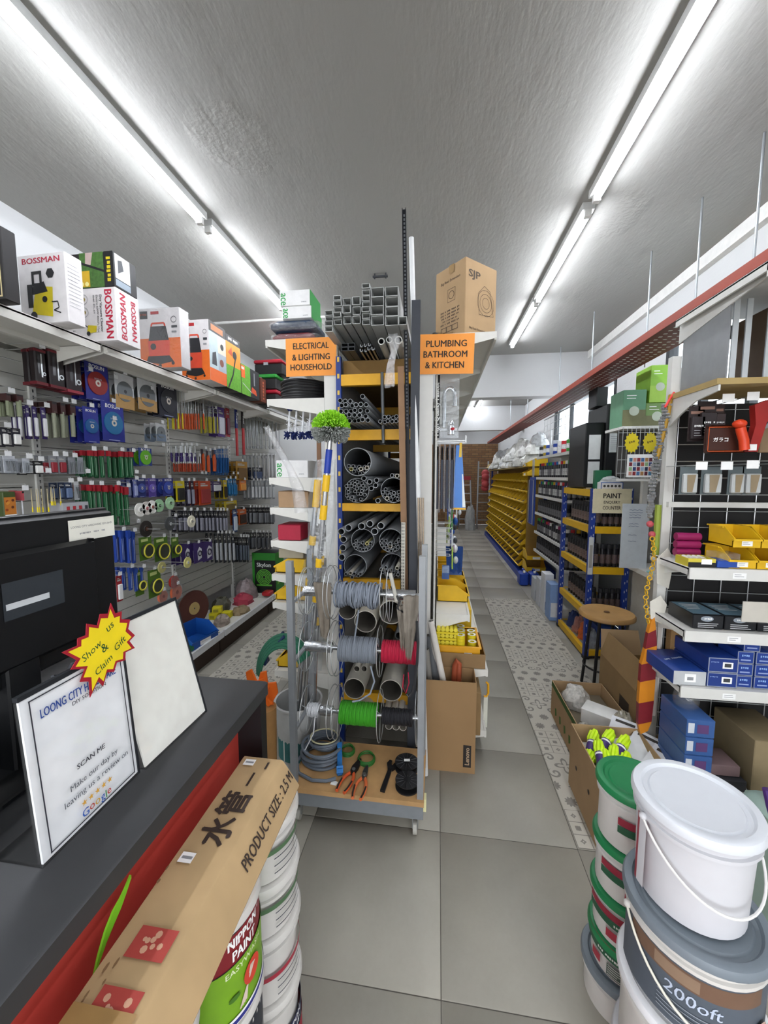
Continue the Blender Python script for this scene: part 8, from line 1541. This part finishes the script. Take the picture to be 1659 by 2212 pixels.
MB().box(1.72, 3.1, 1.62, 1.93, 3.5, 1.64, RW).build('shelf', g); MB().box(1.36, 3.14, 1.99, 1.93, 3.45, 2.01, RW).build('top_shelf', g); MB().box(1.9, 3.1, .9, 1.93, 3.5, 2.02, M('#c2c4c4', .5)).build('back', g)
MB().box(1.33, 3.13, 1.6, 1.64, 3.136, 1.62, RW).build('grid_foot', g); MB().box(1.66, 3.42, .9, 1.7, 3.46, 2.0, RW).build('post', g)
w_ = MB()
for k in range(11): w_.cyl((1.33 + .03 * k, 3.13, 1.62), (1.33 + .03 * k, 3.13, 2.0), .0022, WIRE, 5)
for k in range(4): w_.cyl((1.33, 3.13, 1.66 + .1 * k), (1.64, 3.13, 1.66 + .1 * k), .0022, WIRE, 5)
tag(w_.build('wire_grid', g), kind='stuff')
MB().box(1.4, 3.3, 1.64, 1.7, 3.32, 1.99, M('#4a4846', .7)).build('dark_panel', g)
o = MB().box(-.09, -.002, -.085, .09, 0, .085, PAPER).build('colour_chart', None, (1.485, 3.122, 1.715)); tag(o, 'paint colour chart with rows of colour squares', 'colour chart'); p = Print(frame((-.09, -.0022, -.085), (1, 0, 0), (0, 0, 1)))
pal = ['#c98c7c', '#b0584a', '#8c2c34', '#8fae7c', '#4a6c9c', '#2c3c6c', '#a87c4c', '#7c2430', '#5a2430', '#9cb0c8', '#3c6c8c', '#26304c']
for i in range(6):
    for j in range(4): p.rect(.014 + i * .027, .014 + j * .034, .036 + i * .027, .042 + j * .034, M(pal[(i * 2 + j * 3 + (j > 1)) % 12], .6))
p.build('colour_square', o)
for k, x in enumerate((1.42, 1.545)):
    pts = [((.052 if i % 2 else .042) * math.cos(math.pi * i / 14), (.078 if i % 2 else .064) * math.sin(math.pi * i / 14)) for i in range(28)]
    o = MB(frame((0, 0, 0), (1, 0, 0), (0, 0, 1))).prism(pts, 0, .002, M('#d9c41c', .5)).build('starburst_card', None, (x, 3.121, 1.885)); tag(o, ('first', 'second')[k] + ' small yellow starburst card above the colour chart', 'card'); p = Print(frame((0, -.0022, 0), (1, 0, 0), (0, 0, 1))); p.text('NEW', 0, .005, M('#6c5a1c', .6), w=.04, rot=15); p.build('lettering', o)
o = MB().box(-.1, -.008, 0, .1, 0, .52, M('#c9cfd4', .4)).build('whiteboard', None, (1.56, 3.3, .9)); tag(o, 'small whiteboard with handwritten notes behind the yellow chain', 'whiteboard'); p = Print(frame((-.1, -.0085, 0), (1, 0, 0), (0, 0, 1)))
for k, v in enumerate((.47, .45, .43, .41, .36, .34, .27, .22)): p.line([(.05 + i * .012, v + .003 * math.sin(i * 2.3 + k)) for i in range(9 - k // 2)], .003, M('#4a5a7c', .6))
p.build('handwriting', o); boxed('notebook', 'pale teal notebook on the paint counter', 'notebook', (1.70, 3.1, .9), (.14, .2, .012), M('#8cc2c4', .5), R(20))
for k, (x, z, w, h, c) in enumerate(((1.45, 2.012, .16, .27, '#5c8c6c'), (1.61, 2.012, .16, .17, '#6c8a4c'), (1.62, 2.185, .14, .27, '#86b83c'))):
    o = boxed('purifier_box', ('teal green', 'olive bottomed green', 'topmost lime green')[k] + ' boxed appliance on the paint counter top shelf', 'box', (x, 3.29, z), (w, .22, h), M(c, .5)); p = Print(face(w, .22, h, 'front')); p.rect(0, 0, w, h * .45, M('#6a6a48' if k < 2 else '#9cc24c', .6)); p.disc(w * .5, h * .42, w * .22, M('#b9c2b0', .6), 16); p.lines(w * .15, h * .85, w * .6, 2, .02, PAPER, .005); p.build('print', o)
boxed('white_carton', 'tall white carton beside the lime green boxed appliance', 'carton', (1.76, 3.3, 2.012), (.12, .22, .42), M('#d6dad8', .5))
boxed('green_bag_box', 'dark green box leaning under the wire grid', 'box', (1.32, 3.42, 1.522), (.14, .05, .17), M('#2c6c4c', .5)).location = (1.47, 3.74, 1.52)
# ================================================================== back of the shop
q = root('bin_rack', 'long blue and yellow rack of slanted yellow parts bins', 'rack', (0, 0, 0))
MB().box(1.30, 6.35, 0, 1.9, 10.95, .1, M('#1f3a8c', .45)).build('base', q)
for y in (6.4, 8.6, 10.9): MB().box(1.66, y - .025, .1, 1.71, y + .025, 2.0, M('#1f3a8c', .45)).build('upright', q); 
MB().box(1.44, 10.85, .1, 1.48, 10.9, 1.95, M('#1f3a8c', .45)).build('upright', q)
MB().box(1.62, 6.4, .1, 1.64, 10.9, 1.95, M('#7a5a20', .7)).build('back_board', q)
bm = MB(); w, d, h = .30, .2, .11; T = Matrix.Rotation(R(-22), 4, 'Y')
sp = [(0, 0), (.2, 0), (.2, .10), (.12, .10), (-.01, .034)]
for y in (0, w - .004): bm.T = T @ frame((0, y + .004, 0), (1, 0, 0), (0, 0, 1)); bm.prism(sp, 0, .004, BINY)
bm.T = T; bm.box(0, 0, 0, .2, w, .004, BINY).box(.196, 0, 0, .2, w, .10, BINY).box(-.004, 0, 0, .002, w, .032, BINY).box(-.014, -.003, .026, .002, w + .003, .034, M('#e2bc2c', .45)).box(.004, .006, .004, .194, w - .006, .022, M('#4a3416', .8, var=.4, scale=50))
bmesh_ = bm.build('parts_bin', mesh_only=True)
for i in range(9):
    for j in range(14):
        o = put('parts_bin', bmesh_, None, (1.40 + (.06 if i > 6 else 0) - (.03 * (8 - i) * .3), 6.45 + j * .315, .16 + i * .172)); tag(o, 'yellow slanted parts bin in the %s row from the floor, back rack' % ORD[i], 'bin', 'parts bins in row %d of the back rack' % (i + 1))
for k, z in enumerate((1.78, 1.64)): bin_('parts_bin', ('upper', 'lower')[k] + ' large yellow bin at the near end of the bin rack', (1.47, 6.2, z), .26, .3, .12, BINY, R(-90)); 
for k, z in enumerate((.36, .18)): bin_('parts_bin', ('higher', 'lowest')[k] + ' wide yellow bin near the floor at the bin rack end', (1.5, 6.2, z), .28, .3, .14, BINY, 0)
MB().box(1.38, 6.05, 0, 1.62, 6.34, .178, M('#5a4a30', .7)).build('end_stand', q); MB().box(1.40, 6.34, .1, 1.64, 6.36, 1.95, M('#8a6c34', .7)).build('end_board', q)
random.seed(77)
for k in range(54):
    y = 6.2 + (k % 18) * .26 + random.uniform(-.04, .04); z = 1.80 + .13 * (k // 18) + random.uniform(0, .04); heap('fitting_bag', '%s white bagged bundle of pipe fittings in the %s layer above the bins' % (ORD[k % 18], ('lower', 'middle', 'upper')[k // 18]), 'bag', 1.47 + random.uniform(-.08, .1) + .04 * (k // 18), y, z, random.uniform(.2, .32), random.uniform(.18, .3), random.uniform(.13, .22), M(random.choice(('#dcdcd8', '#d2d2cc', '#e0ded6', '#c9cbcc')), .4, var=.2, scale=22, bump=.8), 100 + k)['group'] = 'white fitting bags above the bins'
MB().box(1.34, 6.4, 1.775, 1.68, 10.9, 1.79, M('#8c7a4c', .7)).build('top_board', q)
for k in range(2): 
    c = root('jerry_can', ('nearer', 'farther')[k] + ' blue jerry can on the floor by the bin rack', 'jerry can', (1.33, 6.0 - .0 + .0 * k, 0) if k == 0 else (1.50, 6.0 - .25, 0)); c.location = (1.29 + .15 * k, 5.95, 0); JB = M('#1a3fa0', .4); MB().cbox(-.065, -.1, 0, .065, .1, .2, JB, .02).build('body', c); MB().path([(0, -.05, .2), (0, -.04, .235), (0, .04, .235), (0, .06, .2)], .012, JB, 8).build('handle', c); MB().cyl((0, -.075, .2), (0, -.075, .23), .02, PAPER, 12).build('cap', c)
c = root('ironing_board', 'blue board with white wire frame hanging at the bin rack end', 'board', (1.37, 5.78, .92)); MB().cbox(0, 0, 0, .02, .3, .7, M('#24408c', .5), .004).build('panel', c); MB().path([(-.012, .02, .02), (-.012, .28, .02), (-.012, .28, .66), (-.012, .02, .66)], .006, WIRE, 6, True).build('wire_frame', c); MB().box(.005, .1, .7, .015, .2, .96, WIRE).build('hanger', c)
c = root('net_bag', 'red net bag hanging at the far end of the bin rack', 'net bag', (1.3, 11.1, 1.25))
for k in range(5): MB().ball((0, -.05 * (k % 2), .06 + .1 * k), .11, M('#b84a4c', .6), 9, 6).build('bulge', c)
tag(MB().lathe([(0, .1), (.07, .1), (.1, .02), (.17, 0)], M('#c2ae7c', .8), 18).build('straw_hat', None, (1.40, 10.75, 1.85)), 'straw hat on the far upright of the bin rack', 'hat')
def ladder(label, x, y, H, lean, w=.42):
    c = root('step_ladder', label, 'ladder', (x, y, 0)); 
    for s in (-1, 1): MB().cyl((s * w / 2, 0, 0), (s * w * .36, lean, H), .025, STEEL, 8).build('rail', c)
    for k in range(1, int(H / .27) + 1): f = k * .27 / H; MB().box(-w / 2 + .07 * w * 2 * f, lean * f - .03, k * .27 - .012, w / 2 - .07 * w * 2 * f, lean * f + .03, k * .27 + .012, STEEL).build('tread', c)
ladder('short aluminium step ladder with a red top by the brick wall', .87, 12.4, 1.5, .3); ladder('tall aluminium ladder leaning on the brick wall', 1.42, 12.2, 2.1, .5)
boxed('red_case', 'red and white case on the short step ladder', 'case', (.87, 12.7, 1.51), (.3, .2, .12), M('#a02c34', .5)); boxed('brown_carton', 'brown carton on the floor at the end of the plumbing aisle', 'carton', (.42, 12.2, 0), (.4, .35, .5), KRAFTD)
heap('grey_sack', 'grey plastic sack beside the brown carton at the back', 'sack', .98, 11.9, .0, .35, .4, .75, M('#a8a9a8', .35, var=.2, scale=12), 200)
boxed('clutter_sheet', 'grey wrapped sheets leaning near the back ladders', 'sheet', (1.78, 11.7, 0), (.12, .6, 1.1), M('#8f9190', .4, var=.2, scale=8))
bpy.context.view_layer.update()
